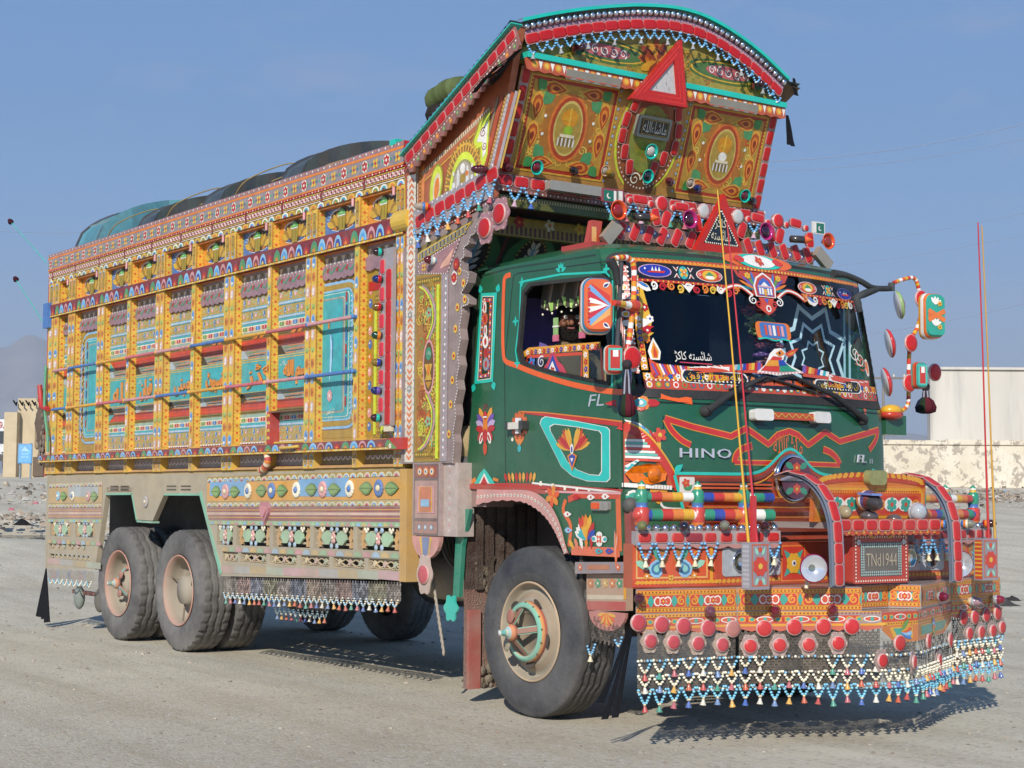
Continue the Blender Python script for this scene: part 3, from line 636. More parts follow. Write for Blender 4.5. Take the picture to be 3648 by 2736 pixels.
for x0, x1 in POSTS:
    mb = MB()
    for z0, z1 in ((1.572, 1.693), (1.765, 3.205), (3.332, 3.56)): mb.box((x0, -1.22, z0), (x1, -1.13, z1), 'Y')
    o = mb.build('post', ENAMEL, TRUCK)
    A = Art(SIDE); post_art(A, x0, x1, 1.765, 3.205); post_art(A, x0, x1, 3.332, 3.56); post_art(A, x0, x1, 1.572, 1.693)
    A.S = Surf((x1, -1.22, 0), (0, 1, 0), (0, 0, 1))
    for z0, z1 in ((1.79, 3.19), (3.34, 3.55)):
        A.rect(.006, z0, .066, z1, 'F' if 'F' in PAL else 'dfb23a'); A.dots((.036, z0), (.036, z1), .062, .0115, 'd8521e', 1, 8)
        for uu in (.012, .060): A.dots((uu, z0), (uu, z1), .03, .004, '7a3a12', 1, 4)
        A.rect(.0, z0, .004, z1, 'R', 1)
    A.build('painted_design', ENAMEL, o)
# openings between posts
WORDS = {1: '', 2: 'اللہ', 3: 'ن قرآن'.replace('آ', 'ا'), 4: 'کمپنی', 5: 'ٹرانسپورٹ', 6: 'گڈز', 7: 'بسم اللہ'}
def capsules(A, x0, x1, v, h):
    A.rect(x0, v-h/2, x1, v+h/2, 'CR'); A.rect(x0, v-h*.38, x1, v+h*.38, 'C', 1)
    cs = ['LG', 'R', 'SK', 'R', 'DB']; n = max(2, round((x1-x0)/.115)); st = (x1-x0)/n
    for i in range(n):
        u = x0+(i+.5)*st; A.rrect(u-st*.34, v-h*.34, u+st*.34, v+h*.34, h*.25, cs[i % 4], 2, 2); A.rect(u-.008, v-h*.34, u+.012, v+h*.34, ('PG', 'P', 'LB', 'P')[i % 4], 3)
        A.rect(u+st*.46, v-h*.3, u+st*.54, v+h*.3, 'O', 2)
def rope2(A, x0, x1, v, w): A.rope((x0, v), (x1, v), w, 'T', 'LB'); A.rope((x0, v), (x1, v), w*.5, 'LB', 'W', 2)
def florals(A, x0, x1, v, h, kind):
    A.rect(x0, v-h/2, x1, v+h/2, 'b09a52'); n = max(1, round((x1-x0)/(h*1.0))); st = (x1-x0)/n
    for i in range(n):
        u = x0+st*(i+.5); k = (i+kind) % 3
        if k == 0: A.ell(u, v, h*.24, h*.42, 'SK', 1, 9); A.ell(u-.008, v+.01, h*.12, h*.2, 'LB', 2, 6); A.dot(u+.008, v-.015, h*.1, 'W', 2, 5)
        elif k == 1: A.flower(u, v, h*.3, 'P', 'W', 5, 1); A.leaf(u, v, .9, h*.6, h*.2, 'LB', 1); A.leaf(u, v, pi-.9, h*.6, h*.2, 'LB', 1)
        else: A.ell(u, v, h*.16, h*.35, 'O', 1, 7); A.leaf(u, v-.01, pi/2+.7, h*.5, h*.2, 'PG', 1); A.leaf(u, v-.01, pi/2-.7, h*.5, h*.2, 'PG', 1)
def stripes(A, x0, x1, z0, z1, side):
    A.rect(x0, z0, x1, z1, '8d8f86'); h = (z1-z0)
    for i in range(5):
        v = z0+h*(i+.2)/5; a = x0+(x1-x0)*(.1+.12*((i*2) % 5)/2); b = a+(x1-x0)*(.38+.1*(i % 3)); A.poly([(a, v), (b, v), (b+.03, v+h*.1), (a+.03, v+h*.1)], ('O', 'K', 'O', 'LG', 'O')[i], 1)
    A.poly([(x0, z0), (x0+.13, z0), (x0+.05, z1), (x0, z1)], 'K' if side else '9fb3bd', 1); A.poly([(x1-.12, z0), (x1, z0), (x1, z1), (x1-.04, z1)], 'LG', 1)
def big_panel(i, x0, x1):
    A = Art(PAN); x0 += .001
    def R(z0, z1, c, l=0): A.rect(x0, z0, x1, z1, c, l)
    R(3.115, 3.2, 'GS'); A.teeth((x1, 3.175), (x0, 3.175), .062, .05, ['C', 'OL'], 1); A.dots((x0, 3.125), (x1, 3.125), .062, .009, 'W', 2)
    # carved valance standing proud with a scalloped lower edge
    pts = [(x1, 3.112), (x0, 3.112)]+[(x0+(x1-x0)*k/24, 3.022-.016*abs(sin(k*pi/4))-.012*sin(pi*k/24)) for k in range(25)]
    A.slab(PAN, pts, 0, .022, 'MV')
    A.h = .024; A.stroke(bez([(x0+(x1-x0)*k/8, 3.07+.02*(1 if k % 2 else -1)) for k in range(9)], 3), .014, 'MT', 0); A.dots((x0, 3.1), (x1, 3.1), .05, .008, 'P', 0)
    for k in range(4): A.leaf(x0+(x1-x0)*(k+.5)/4, 3.06, .6, .05, .03, 'R', 1)
    A.h = .0015
    if i in (1, 8):
        # arched corner panels: nested rounded borders round a turquoise field
        m_ = -1 if i == 1 else 1; ex = x1 if m_ > 0 else x0
        R(1.8, 3.03, 'GO')
        def arch(ins, c, l):
            a, b = (x0-.3, x1-ins) if m_ > 0 else (x0+ins, x1+.3); z0, z1 = 1.86+ins*.55, 2.99-ins*.55; q = max(.03, .2-ins)
            pts = [p for p in rr_pts(a, z0, b, z1, q, 5)]; pts = [(min(max(u, x0), x1), v) for u, v in pts]; pts = [p for k, p in enumerate(pts) if p != pts[k-1]]; A.poly(pts, c, l)
        for li_, (ins, c) in enumerate(((0., 'M'), (.012, 'LB'), (.05, 'GO'), (.125, 'LB'), (.15, 'T'), (.175, 'CR'), (.182, 'T'), (.235, 'C'), (.24, '8d8f86'), (.262, 'T'))): arch(ins, c, li_)
        for k in range(15):
            v = 1.95+k*.068; u = ex-m_*.088; c = ('P', 'SK', 'GO')[k % 3]; A.ell(u, v, .022, .026, c, 10, 8); A.leaf(u, v, pi/2+.8*m_, .04, .02, 'PG', 10); A.dot(u+.008, v+.008, .007, 'W', 10, 5)
        for k in range(9): A.rrect(ex-m_*.208-.011, 2.03+k*.098, ex-m_*.208+.011, 2.11+k*.098, .01, ('R', 'SK', 'LG', 'DB')[k % 4], 11, 2)
        for k in range(26): A.dot(ex-m_*.03, 1.9+k*.042, .008, ('W', 'LB')[k % 2], 10, 5); A.dot(ex-m_*.138, 1.94+k*.038, .007, 'W', 10, 5)
        florals(A, x0 if m_ > 0 else x0+.2, x1-.2 if m_ > 0 else x1, 2.875, .075, 1); florals(A, x0 if m_ > 0 else x0+.2, x1-.2 if m_ > 0 else x1, 1.945, .075, 0)
        if i == 8:   # sword and rose on turquoise
            cu = x0+.12; A.poly([(cu, 2.6), (cu+.03, 2.57), (cu+.045, 2.48), (cu+.028, 2.3), (cu, 2.22), (cu+.004, 2.35), (cu+.012, 2.46)], 'a9d2ec', 12); A.stroke([(cu+.006, 2.6), (cu+.042, 2.53), (cu+.04, 2.4)], .006, 'DB', 13)
            A.flower(cu+.01, 2.12, .05, 'P', 'W', 6, 12, .8); A.rect(cu-.03, 2.63, cu-.006, 2.68, 'O', 12); A.text('ٹیلیفون', cu+.02, 2.0, .05, 'CR', 12, w=.13); A.text('۳۰۲', cu+.03, 1.95, .03, 'CR', 12, w=.06)
            capsules(A, x0, x1-.22, 2.765, .05)
    else:
        R(3.0, 3.03, 'DR'); A.scallop((x0, 3.004), (x1, 3.004), .05, .012, ['W'], 1, 1, 1); florals(A, x0, x1, 2.955, .08, i); R(2.9, 2.915, 'M'); rope2(A, x0, x1, 2.9, .032); florals(A, x0, x1, 2.842, .075, i+1); rope2(A, x0, x1, 2.79, .03)
        R(2.755, 2.775, 'T'); capsules(A, x0, x1, 2.735, .05); R(2.68, 2.708, '8fae9c'); R(2.645, 2.68, 'OL'); A.rect(x0, 2.655, x1, 2.66, 'K', 1); A.rect(x0, 2.668, x1, 2.672, 'K', 1); A.poly([(x0+.2, 2.65), (x0+.38, 2.65), (x0+.42, 2.678), (x0+.25, 2.678)], 'O', 2); A.poly([(x0+.28, 2.65), (x0+.31, 2.65), (x0+.35, 2.678), (x0+.32, 2.678)], 'K', 3)
        R(2.56, 2.645, 'b8392a'); A.rect(x0, 2.56, x1, 2.575, 'DR', 1); A.rect(x0, 2.62, x1, 2.635, 'D8' if 'D8' in PAL else 'cf3a24', 1)
        e = -1 if i == 2 else 1; ex = x0 if i == 2 else x1
        if i in (2, 7): A.poly([(ex, 2.645), (ex-e*.14, 2.56), (ex, 2.56)][::e], 'T', 2); A.stroke([(ex, 2.645), (ex-e*.14, 2.56)], .008, 'Y', 3)
        stripes(A, x0, x1, 2.49, 2.56, i % 2); R(2.47, 2.49, '6b9d90'); A.rect(x0, 2.478, x1, 2.484, 'Y', 1)
        R(2.20, 2.47, 'T'); A.frm(x0+.004, 2.205, x1-.004, 2.465, .006, 'Y', 1)
        stripes(A, x0, x1, 2.13, 2.2, (i+1) % 2); R(2.06, 2.13, 'b8392a'); A.rect(x0, 2.115, x1, 2.13, 'DR', 1); A.rect(x0, 2.07, x1, 2.085, 'cf3a24', 1)
        if i in (2, 7): A.poly([(ex, 2.06), (ex, 2.13), (ex-e*.14, 2.13)][::e], 'T', 2)
        R(2.03, 2.06, 'OL'); A.rect(x0, 2.042, x1, 2.047, 'K', 1); R(2.005, 2.03, '8fae9c'); capsules(A, x0, x1, 1.982, .045); R(1.94, 1.96, 'T'); rope2(A, x0, x1, 1.93, .03); florals(A, x0, x1, 1.882, .07, i); R(1.83, 1.847, 'LB'); florals(A, x0, x1, 1.822, .05, i+2); R(1.775, 1.80, 'DR'); A.scallop((x0, 1.8), (x1, 1.8), .05, .014, ['W'], 2, -1, 1)
        wd = WORDS.get(i)
        if wd:
            A.text(wd, (x0+x1)/2+.04, 2.335, .2, 'd98a3a', 2, w=min(.44, (x1-x0)*.72), depth=.012)
            A.text(wd, (x0+x1)/2+.045, 2.345, .2, '8a4a18', 1, w=min(.44, (x1-x0)*.72))
            if i in (3, 7): A.text('پاک', x0+.1, 2.41, .05, 'W', 3, w=.1); A.scroll(x1-.1, 2.29, .04, 0, 'PK', 2)
    return A
def basket(A, x0, x1, blue):
    A.S = PAN; cu, cv = (x0+x1)/2-.02, 3.447; s = (x1-x0)/.76
    bg = 'SK' if blue else 'O'; A.rect(x0, 3.335, x1, 3.56, 'd88a2a' if not blue else 'SK')
    if blue:
        for k in range(22): a = pi*k/21; A.stroke([(cu+.1*cos(a), cv+.03*sin(a)), (cu+.33*s*cos(a), min(3.555, cv+.2*sin(a)))], .007, 'LB', 0)
    out = [(-.235, .05), (-.2, -.06), (-.1, -.075), (.1, -.075), (.2, -.06), (.24, .03), (.235, .085), (.15, .075), (.08, .095), (0, .105), (-.08, .08), (-.16, .075)]
    A.poly([(cu+x*s*1.06, cv+y*1.12+.003) for x, y in out], 'W', 1); A.poly([(cu+x*s, cv+y) for x, y in out], '3a2a20', 2)
    for m_ in (-1, 1):
        A.poly([(cu+m_*x*s, cv+y) for x, y in ((.1, -.07), (.2, -.055), (.225, .0), (.14, -.02))][::m_], 'SK' if not blue else 'O', 3)
        for k in range(4): A.petal(cu+m_*(.05+.03*k)*s, cv-.05, pi/2-m_*(.35+.28*k), .13, .05, ('b98c1c', 'c79a24', '9c7418', 'd0a62e')[k], 3+k)
    A.poly([(cu+x*s, cv+y) for x, y in ((-.075, .03), (.075, .03), (.06, -.078), (-.06, -.078))][::-1], 'b8982a', 7)
    for k in range(4): A.rect(cu-.055*s+k*.032*s, cv-.07, cu-.042*s+k*.032*s, cv+.02, '7d8a1e' if k % 2 else '6d5512', 8)
    A.poly([(cu-.08*s, cv+.035), (cu+.08*s, cv+.035), (cu+.07*s, cv+.06), (cu+.02*s, cv+.085), (cu-.05*s, cv+.08)], '63b85a', 8); A.rect(cu-.078*s, cv+.028, cu+.078*s, cv+.037, 'W', 9); A.ell(cu, cv+.062, .03*s, .014, '9bd88f', 9)
for i in range(10):
    x0, x1 = POSTS[i][1], POSTS[i+1][0]
    mb = MB(); mb.box((x0, BK, 1.765), (x1, BK+.03, 3.205), 'GO'); mb.box((x0, -1.2, 1.765), (x1, BK, 1.775), 'd89a4a')
    mb.add([(x0, -1.2, 3.2), (x1, -1.2, 3.2), (x1, BK, 3.2), (x0, BK, 3.2)], [(0, 1, 2, 3)], 'O'); o = mb.build('side_panel', ENAMEL, TRUCK)
    if i < 9: A = big_panel(i, x0, x1); A.build('painted_design', ENAMEL, o)
    mb = MB(); mb.box((x0, BK, 3.332), (x1, BK+.03, 3.56), 'O'); o = mb.build('upper_panel', ENAMEL, TRUCK)
    A = Art(PAN); basket(A, x0, x1, i % 2 == 0 and i); A.build('painted_design', ENAMEL, o)
    mb = MB(); mb.box((x0, -1.21, 3.545), (x1, BK, 3.559), 'c9741c'); mb.lathe((x1-.03, -1.225, 3.5), (0, 0, 1), [(.012, 0), (.012, .06), (0, .062)], 'PK', 6); mb.build('hook_lintel', ENAMEL, TRUCK)
    mb = MB(); mb.box((x0, BK, 1.572), (x1, BK+.03, 1.693), 'GO'); o = mb.build('lower_panel', ENAMEL, TRUCK)
    A = Art(PAN); A.rect(x0, 1.60, x1, 1.69, '9a938c' if i < 8 else 'OL'); A.scallop((x0, 1.66), (x1, 1.66), .07, .03, [('W', 'MV')], 1, -1, 2); A.dots((x0, 1.61), (x1, 1.61), .05, .006, 'P', 1)
    A.poly([(x0, 1.575), (x1, 1.575), (x1-.05, 1.6), (x0+.05, 1.6)], 'c8913f', 2); A.build('painted_design', ENAMEL, o)
    mb = MB(); mb.add([(x0, -1.215, 1.573), (x1, -1.215, 1.573), (x1, BK-.003, 1.602), (x0, BK-.003, 1.602)], [(0, 1, 2, 3)], 'd0a060'); mb.build('bevel_sill', ENAMEL, TRUCK)
# mirror-work panel of the last bay (behind the reflector column)
A = Art(PAN); x0, x1 = POSTS[9][1], POSTS[10][0]+.03
def mirror_panel(A, x0, x1, z0, z1, half):
    w = x1-x0; A.rect(x0, z0, x1, z1, 'a08434'); A.rect(x0+.02, z0+.02, x1-.02, z1-.02, 'a8742e', 1)
    for k in range(110): A.scroll(random.uniform(x0+.06, x1-.06), random.uniform(z0+.1, z1-.12), random.uniform(.025, .05), k, random.choice(('d8a83a', 'b8522a', '6f9a4a', 'e0b850', '8a4a1f', 'c8d03a')), 2, .011)
    for v in (z0+.03, z1-.07): A.rect(x0+.01, v, x1-.01, v+.04, 'OL', 2); A.dots((x0+.02, v+.02), (x1-.02, v+.02), .028, .011, 'cfa83a', 3, 5)
    lm = (x0+.022, x0+w*.24) if half < 0 else (x1-.046,)
    for u in lm: A.slab(A.S, [(u, z0+.02), (u+.024, z0+.02), (u+.024, z1-.09), (u, z1-.09)], 0, .012, 'LM'); A.dots((u-.02 if half > 0 else u+.045, z0), (u-.02 if half > 0 else u+.045, z1-.08), .026, .009, 'd0a13a', 3, 5)
    cu = (x0+x1)/2+.02*half; zc = (z0+z1)/2
    for sgn in (1, -1):
        pts = bez([(cu, zc+sgn*.19), (cu+half*.07, zc+sgn*.3), (cu+half*.06, zc+sgn*.42), (cu-half*.02, zc+sgn*.52), (cu-half*.1, zc+sgn*.56)], 5)
        A.stroke(pts, .03, 'MT', 3); A.stroke(pts, .018, 'PK', 4); A.stroke([(u-half*.028, v) for u, v in pts], .014, 'LM', 4)
        A.stroke([(x0+w*.24, zc+sgn*.3), (x0+w*.24, zc+sgn*.56)] if half < 0 else [(x1-w*.3, zc+sgn*.3), (x1-w*.3, zc+sgn*.56)], .012, 'PG', 3)
        A.flower(cu, zc+sgn*.37, .04, 'PG', 'R', 5, 4); A.scroll(cu-.02, zc+sgn*.42, .05, 1, 'GO', 4); A.petal(cu, zc+sgn*.3, sgn*pi/2, .09, .04, 'O', 4)
        for k in range(5): A.petal(x0+w*(.3 if half < 0 else .62), zc+sgn*.6, sgn*(-pi/2)+.3*(k-2), .07, .016, 'GO', 4)
    A.ell(cu, zc, .075, .19, 'P', 3, 16); A.ell(cu, zc, .06, .17, '6a4a1c', 4, 16); A.ell(cu, zc+.09, .036, .045, 'MT', 5, 12); A.text('پاک', cu, zc+.09, .03, 'W', 6, w=.05)
    A.poly([(cu-.05, zc+.02), (cu+.05, zc+.02), (cu+.02, zc-.04), (cu+.045, zc-.09), (cu-.045, zc-.09), (cu-.02, zc-.04)], 'cda33a', 5); A.poly([(cu-.04, zc-.1), (cu+.04, zc-.1), (cu, zc-.15)], 'b8862a', 5); A.ell(cu, zc-.02, .016, .04, 'O', 6)
A.rect(x0, 1.8, x1, 3.03, 'GO')
for k in range(11): v = 1.87+k*.1; A.ell(x0+.05, v, .026, .036, ('SK', 'P', 'O')[k % 3], 1, 9); A.dot(x0+.045, v+.01, .01, 'W', 2, 6)
A.rect(x0+.02, 2.86, x1, 2.93, 'R', 2); A.flower(x0+.2, 2.97, .04, 'SK', 'W', 6, 2); A.flower(x0+.3, 2.97, .035, 'P', 'W', 6, 2)
mirror_panel(A, x0+.1, x1+.1, 1.79, 2.85, -1); o = A.build('mirror_work', EMBOSS, TRUCK)
R8 = Art(PAN); R8.rect(x0, 3.115, x1, 3.2, 'GS'); R8.teeth((x1, 3.175), (x0, 3.175), .062, .05, ['C', 'OL'], 1); R8.slab(PAN, [(x1, 3.112), (x0, 3.112)]+[(x0+(x1-x0)*k/16, 3.022-.016*abs(sin(k*pi/4))) for k in range(17)], 0, .022, 'MV'); R8.build('valance', ENAMEL, TRUCK)
# bolt box in bay seven
mb = MB(); mb.box((-3.46, -1.235, 1.77), (-3.4, -1.14, 2.03), 'R'); mb.box((-3.4, -1.235, 2.02), (-2.87, -1.14, 2.032), 'BR'); mb.box((-3.4, -1.2, 1.77), (-2.88, -1.15, 1.79), 'Y'); o = mb.build('side_hatch', ENAMEL, TRUCK)
A = Art(XZ(-1.235)); A.scallop((-3.43, 1.78), (-3.43, 2.02), .06, .025, ['Y'], 0, 1, 1); A.build('painted_design', ENAMEL, o)
mb = MB(); mb.tube([(-3.1, -1.3, 1.735), (-3.05, -1.32, 1.73), (-2.85, -1.32, 1.735), (-2.8, -1.3, 1.74)], .012, 'Y', 6); mb.build('handle', ENAMEL, TRUCK)
mb = MB(); mb.tube(bez([(-3.4, -1.26, 1.7), (-3.36, -1.27, 1.64), (-3.42, -1.27, 1.58), (-3.5, -1.26, 1.565)], 4), [.03]*13, ['R', 'O', 'C'], 8); mb.build('side_hook', ENAMEL, TRUCK)
# the two rope-like rods along the side
for z_, k in ((2.665, 0), (2.265, 1)):
    xs = [-8.25]+[(a+b)/2 for a, b in POSTS[1:10]]; mb = MB()
    for j in range(len(xs)-1):
        c = ['PK', 'SK', 'd9a030', 'C86060' if 0 else 'c9606a'][(j+k) % 4]; n = 26
        pts = [(xs[j]+(xs[j+1]-xs[j])*q/n, -1.245-.0, z_+.04*(xs[j]+(xs[j+1]-xs[j])*q/n+8)/6-.03) for q in range(n+1)]
        mb.tube(pts, [.0135+.0025*(q % 2) for q in range(n+1)], c, 7)
    o = mb.build('side_rod', ENAMEL, TRUCK)
    for x in xs[1:]:
        zz = z_+.04*(x+8)/6-.03; mb = MB(); mb.tube([(x, -1.22, zz), (x, -1.247, zz)], .018, 'SK' if x > -3 else 'C', 6); mb.ball((x, -1.247, zz), .0185, 'SK' if x > -3 else 'd9a030', 7, 5); mb.build('rod_clamp', ENAMEL, o)
# roof hoops
for k, (x, w, h, n0) in enumerate(((-7.66, .62, .6, 0), (-6.2, .36, .46, 0), (-4.78, .36, .46, 0), (-3.3, .34, .48, 0))):
    top = []; bot = []
    for q in range(25):
        y = -1.19+2.38*q/24; z = ZT-.05+h*sqrt(max(0, 1-(y/1.19)**2)); top.append((y, z)); bot.append((y*.985, ZT-.05+(h-.03)*sqrt(max(0, 1-(y/1.19)**2))))
    mb = MB(); x0, x1 = x-w/2, x+w/2
    mb.grid([[V3((x0+w*q, y, z-.02*(0 < q < 1))) for y, z in top] for q in (0, .1, .3, .9, 1)], lambda i, j: ('1c2226', ('4a8f9c', '5fa3ad', '3f7f8c')[(j//5) % 3] if k == 0 else ('2b3f4a', '26333a', '3a4a48')[(j//2) % 3], ('3f7f8c', '4a8f9c')[(j//4) % 2] if k == 0 else ('24343c', '2f3f40')[j % 2], '22282c')[i])
    mb.grid([[V3((x1, y, z)) for y, z in bot], [V3((x0, y, z)) for y, z in bot]], lambda i, j: ('3a6a74', '2a5560')[(j//4) % 2] if k == 0 else ('2b3f4a', '26333a', '4a5a58')[(j//2) % 3])
    fd = .12 if k else .3; md_ = [(y, max(ZT-.05, z-fd)) for y, z in top]; lo_ = [(y, max(ZT-.06, z-fd-.022)) for y, z in top]; mb.grid([[V3((x1, y, z)) for y, z in top], [V3((x1, y, z)) for y, z in md_]], lambda i, j: ('27333a', '31403f', '3a3a36')[j % 3] if k else ('4a8f9c', '437f8c', '5aa0aa', '4a8894')[(j//4) % 4]); mb.grid([[V3((x1+.002, y, z)) for y, z in md_], [V3((x1+.002, y, z)) for y, z in lo_]], 'b99a3c'); mb.grid([[V3((x0, y, z)) for y, z in bot], [V3((x0, y, z)) for y, z in top]], '1c2226')
    o = mb.build('roof_hoop', ENAMEL, TRUCK)
    mb = MB()
    for q in range(2, 24, 3 if k == 0 else 1):
        y, z = bot[q]
        if k == 0: mb.box((x0+.02, y-.03, z-.02), (x1-.02, y+.03, z+.0), '6d8a88')
        else: mb.ball((x0+.06+.2*random.random(), y, z-.004), .012, random.choice(('CR', 'TQ', 'LB')), 5, 4)
    mb.build('hoop_rivets', ENAMEL, o, kind='stuff')
for x, dx in ((-7.0, .35), (-5.6, .3), (-4.2, .3)):
    mb = MB(); mb.tube(bez([(x, -1.2, 3.86), (x+.15, -1.15, 4.0), (x+.35, -.9, 4.13), (x+dx+.2, -.8, 4.1), (x+dx, -1.0, 3.98)], 5), .006, '8a7a50', 5); mb.build('rope', CLOTH, TRUCK)
# rear edge: red corner post, chains, rear rods
mb = MB(); mb.box((-8.58, -1.2, 1.55), (-8.5, -1.1, 3.87), 'R'); o = mb.build('rear_corner_post', ENAMEL, TRUCK)
mb = MB(); mb.box((-8.56, -1.26, 3.1), (-8.4, -1.2, 3.36), 'SK'); mb.build('rear_hinge', ENAMEL, TRUCK)
mb = MB(); mb.tube(bez([(-8.46, -1.25, 2.7), (-8.42, -1.27, 2.3), (-8.3, -1.27, 1.95), (-8.28, -1.27, 1.8)], 6), .016, 'MT', 6); mb.build('rear_cable', ENAMEL, TRUCK)
mb = MB(); mb.tube([(-8.55, -1.28, 2.5), (-8.5, -1.27, 2.27), (-8.35, -1.26, 2.245)], .03, 'R', 6); mb.build('rear_lever', ENAMEL, TRUCK)
mb = MB()
for k in range(9):
    x = -8.75+.03*(k % 4); z = 2.3-.0*k
    for q in range(9): mb.ball((x+random.uniform(-.04, .04)+.02*k, -1.2+random.uniform(-.03, .03), 2.2-q*.06-random.uniform(0, .03)), .028, '6f6256', 5, 4, (.7, .7, 1.3))
mb.ball((-8.62, -1.2, 2.38), .09, '8a7f78', 8, 6); mb.tube([(-8.62, -1.2, 2.35), (-8.66, -1.2, 2.1), (-8.68, -1.2, 1.85)], [.05, .09, .02], '5a4a40', 6); mb.build('hanging_chain', DARK, TRUCK, kind='stuff')
ROD = (('upper cyan rod with a dark tip', (165, 935), (36, 788)), ('lower cyan rod with a dark tip', (165, 1165), (55, 993)))
for lab, a, b_ in ROD:
    r = ray(a); p = CAMP+r*((-8.5-CAMP.x)/r.x); r = ray(b_); q = CAMP+r*((-9.3-CAMP.x)/r.x); mb = MB(); mb.tube([p, q], .0045, 'TQ', 5); o = mb.build('rear_antenna', ENAMEL, TRUCK, label=lab)
    mb = MB(); mb.lathe(q, (q-p), [(0, -.05), (.034, -.02), (.02, .025), (0, .05)], '3a1520', 7); mb.build('antenna_tip', CLOTH, o)
# ------------------------------------------------------------------ shared small fittings
_PR = {}
def proto(key, fn, mt):
    if key not in _PR: mb = MB(); fn(mb); _PR[key] = mb.mesh(key[0], mt)
    return _PR[key]
LOC = Surf((0, 0, 0), (1, 0, 0), (0, 1, 0))
def reflector(par, o, ax, n, w, h, c='RR', r=None):     # domed rounded lens on a pale rim
    w, h = round(w, 3), round(h, 3)
    def f(mb):
        q = r or min(w, h)*.32; mb.slab(LOC, rr_pts(-w/2-.004, -h/2-.004, w/2+.004, h/2+.004, q), 0, .006, 'b88a84')
        a, b, d = rr_pts(-w/2, -h/2, w/2, h/2, q), rr_pts(-w/2+.008, -h/2+.008, w/2-.008, h/2-.008, q*.7), [(0, 0)]
        n_ = len(a); mb.grid([[V3((x, y, .006)) for x, y in a], [V3((x, y, .011)) for x, y in b]], c, False, True); mb.add([V3((x, y, .011)) for x, y in b]+[V3((0, 0, .0125))], [(k, (k+1) % n_, n_) for k in range(n_)], c)
    return link('reflector', proto(('reflector', w, h, c), f, REFL), par, frame(o, ax, n))
def disc(par, o, ax, n, rad, c='RR', name='reflector_disc'):
    rad = round(rad, 3)
    def f(mb): mb.lathe((0, 0, 0), (0, 0, 1), [(rad+.006, 0), (rad+.006, .01), (rad, .012), (rad*.93, .015), (rad*.5, .0175), (0, .018)], ['c09a94', 'c09a94', c, c, c], 18)
    return link(name, proto((name, rad, c), f, REFL), par, frame(o, ax, n))
BC = ['b8453f', '3f62a8', 'd8a24a', '3f8f7a', 'd9d2c2', 'c05a3a', 'b8606a', '6a86b0']
def bell(par, o, c, s=1.):
    def f(mb): mb.lathe((0, 0, 0), (0, 0, -1), [(.004, -.006), (.009, 0), (.012, .012), (.02, .03), (.024, .036), (.021, .037), (.0, .02)], c, 9); mb.ball((0, 0, -.042), .006, 'DK', 5, 4)
    return link('bell', proto(('bell', c), f, GLOSS), par, Matrix.Translation(o) @ Matrix.Rotation(random.uniform(-.2, .2), 4, 'X') @ Matrix.Scale(s, 4))
def garland(par, a, b, sag, cols=('7fb4d8',), tip='W', bellc=None, r=.0095, step=None, vee=.4):
    a, b = V3(a), V3(b); mb = MB(); ln = (b-a).length; L_ = sqrt(ln*ln+4*sag*sag)*1.03; n = max(6, int(L_/(r*1.75)))
    for k in range(n+1):
        t = k/n; q = 1-abs(2*t-1); y = sag*(vee*q+(1-vee)*(1-(2*t-1)**2)); p = a.lerp(b, t)-V3((0, 0, y))+V3((random.uniform(-1, 1), random.uniform(-1, 1), 0))*r*.15
        c = tip if abs(t-.5) < .09 else cols[(k*len(cols)//(n+1)) % len(cols)]
        mb.ball(p, r, c, 7, 4, (1, 1, .8))
    o = mb.build('bead_garland', BEAD, par)
    if bellc: bell(o, a.lerp(b, .5)-V3((0, 0, sag*.97+r+.002)), bellc, min(1, r/.0115))
    return o
def lamp(par, o, n, r, lens, rings, name='marker_lamp', ln=.07):    # bullet lamp with painted rings pointing along n
    r = round(r, 3)
    def f(mb):
        k = len(rings); pr = [(0, 0), (r*.75, 0)]+[(r*(.8+.25*(i+1)/k), ln*.6*(i+1)/k) for i in range(k)]+[(r*.92, ln*.6+.002), (r*.95, ln*.75), (r*.75, ln*1.05), (r*.35, ln*1.22), (0, ln*1.25)]
        mb.lathe((0, 0, 0), (0, 0, 1), pr, [rings[0], rings[0]]+rings[1:]+[lens]*6 if k > 1 else [rings[0], rings[0]]+[lens]*6, 14)
    return link(name, proto((name, r, lens, tuple(rings)), f, LENS), par, frame(o, V3(n).orthogonal(), n))
def curtain(par, S, u0, u1, zt0, zt1, drop, cols, step=.019, row=.034, h=.0):   # chain-link curtain hung from a sloping edge
    mb = MB(); n = int((u1-u0)/step)
    for i in range(n):
        u = u0+(u1-u0)*(i+.5)/n; zt_ = zt0+(zt1-zt0)*(i+.5)/n; m_ = int(drop/row); c = cols[int(i*len(cols)*1.7/n) % len(cols)]
        for k in range(m_):
            z1 = zt_-row*k-(row/2 if i % 2 else 0); a = random.uniform(-.5, .5); w = step*.33
            for sx in (-1, 1):
                x = u+sx*w*.8; mb.add([S.pt(x-.0034, z1, h), S.pt(x+.0034, z1, h+.003*a), S.pt(x+.0034, z1-row*.82, h+.004*a), S.pt(x-.0034, z1-row*.82, h)], [(3, 2, 1, 0)], c)
            mb.add([S.pt(u-w, z1-row*.82, h+.001), S.pt(u+w, z1-row*.82, h+.001), S.pt(u+w, z1-row*.9, h+.003), S.pt(u-w, z1-row*.9, h+.003)], [(3, 2, 1, 0)], c)
    return mb.build('chain_curtain', mat('dull_steel', .6, metal=.15, dust=.5, var=.3), par, kind='stuff')

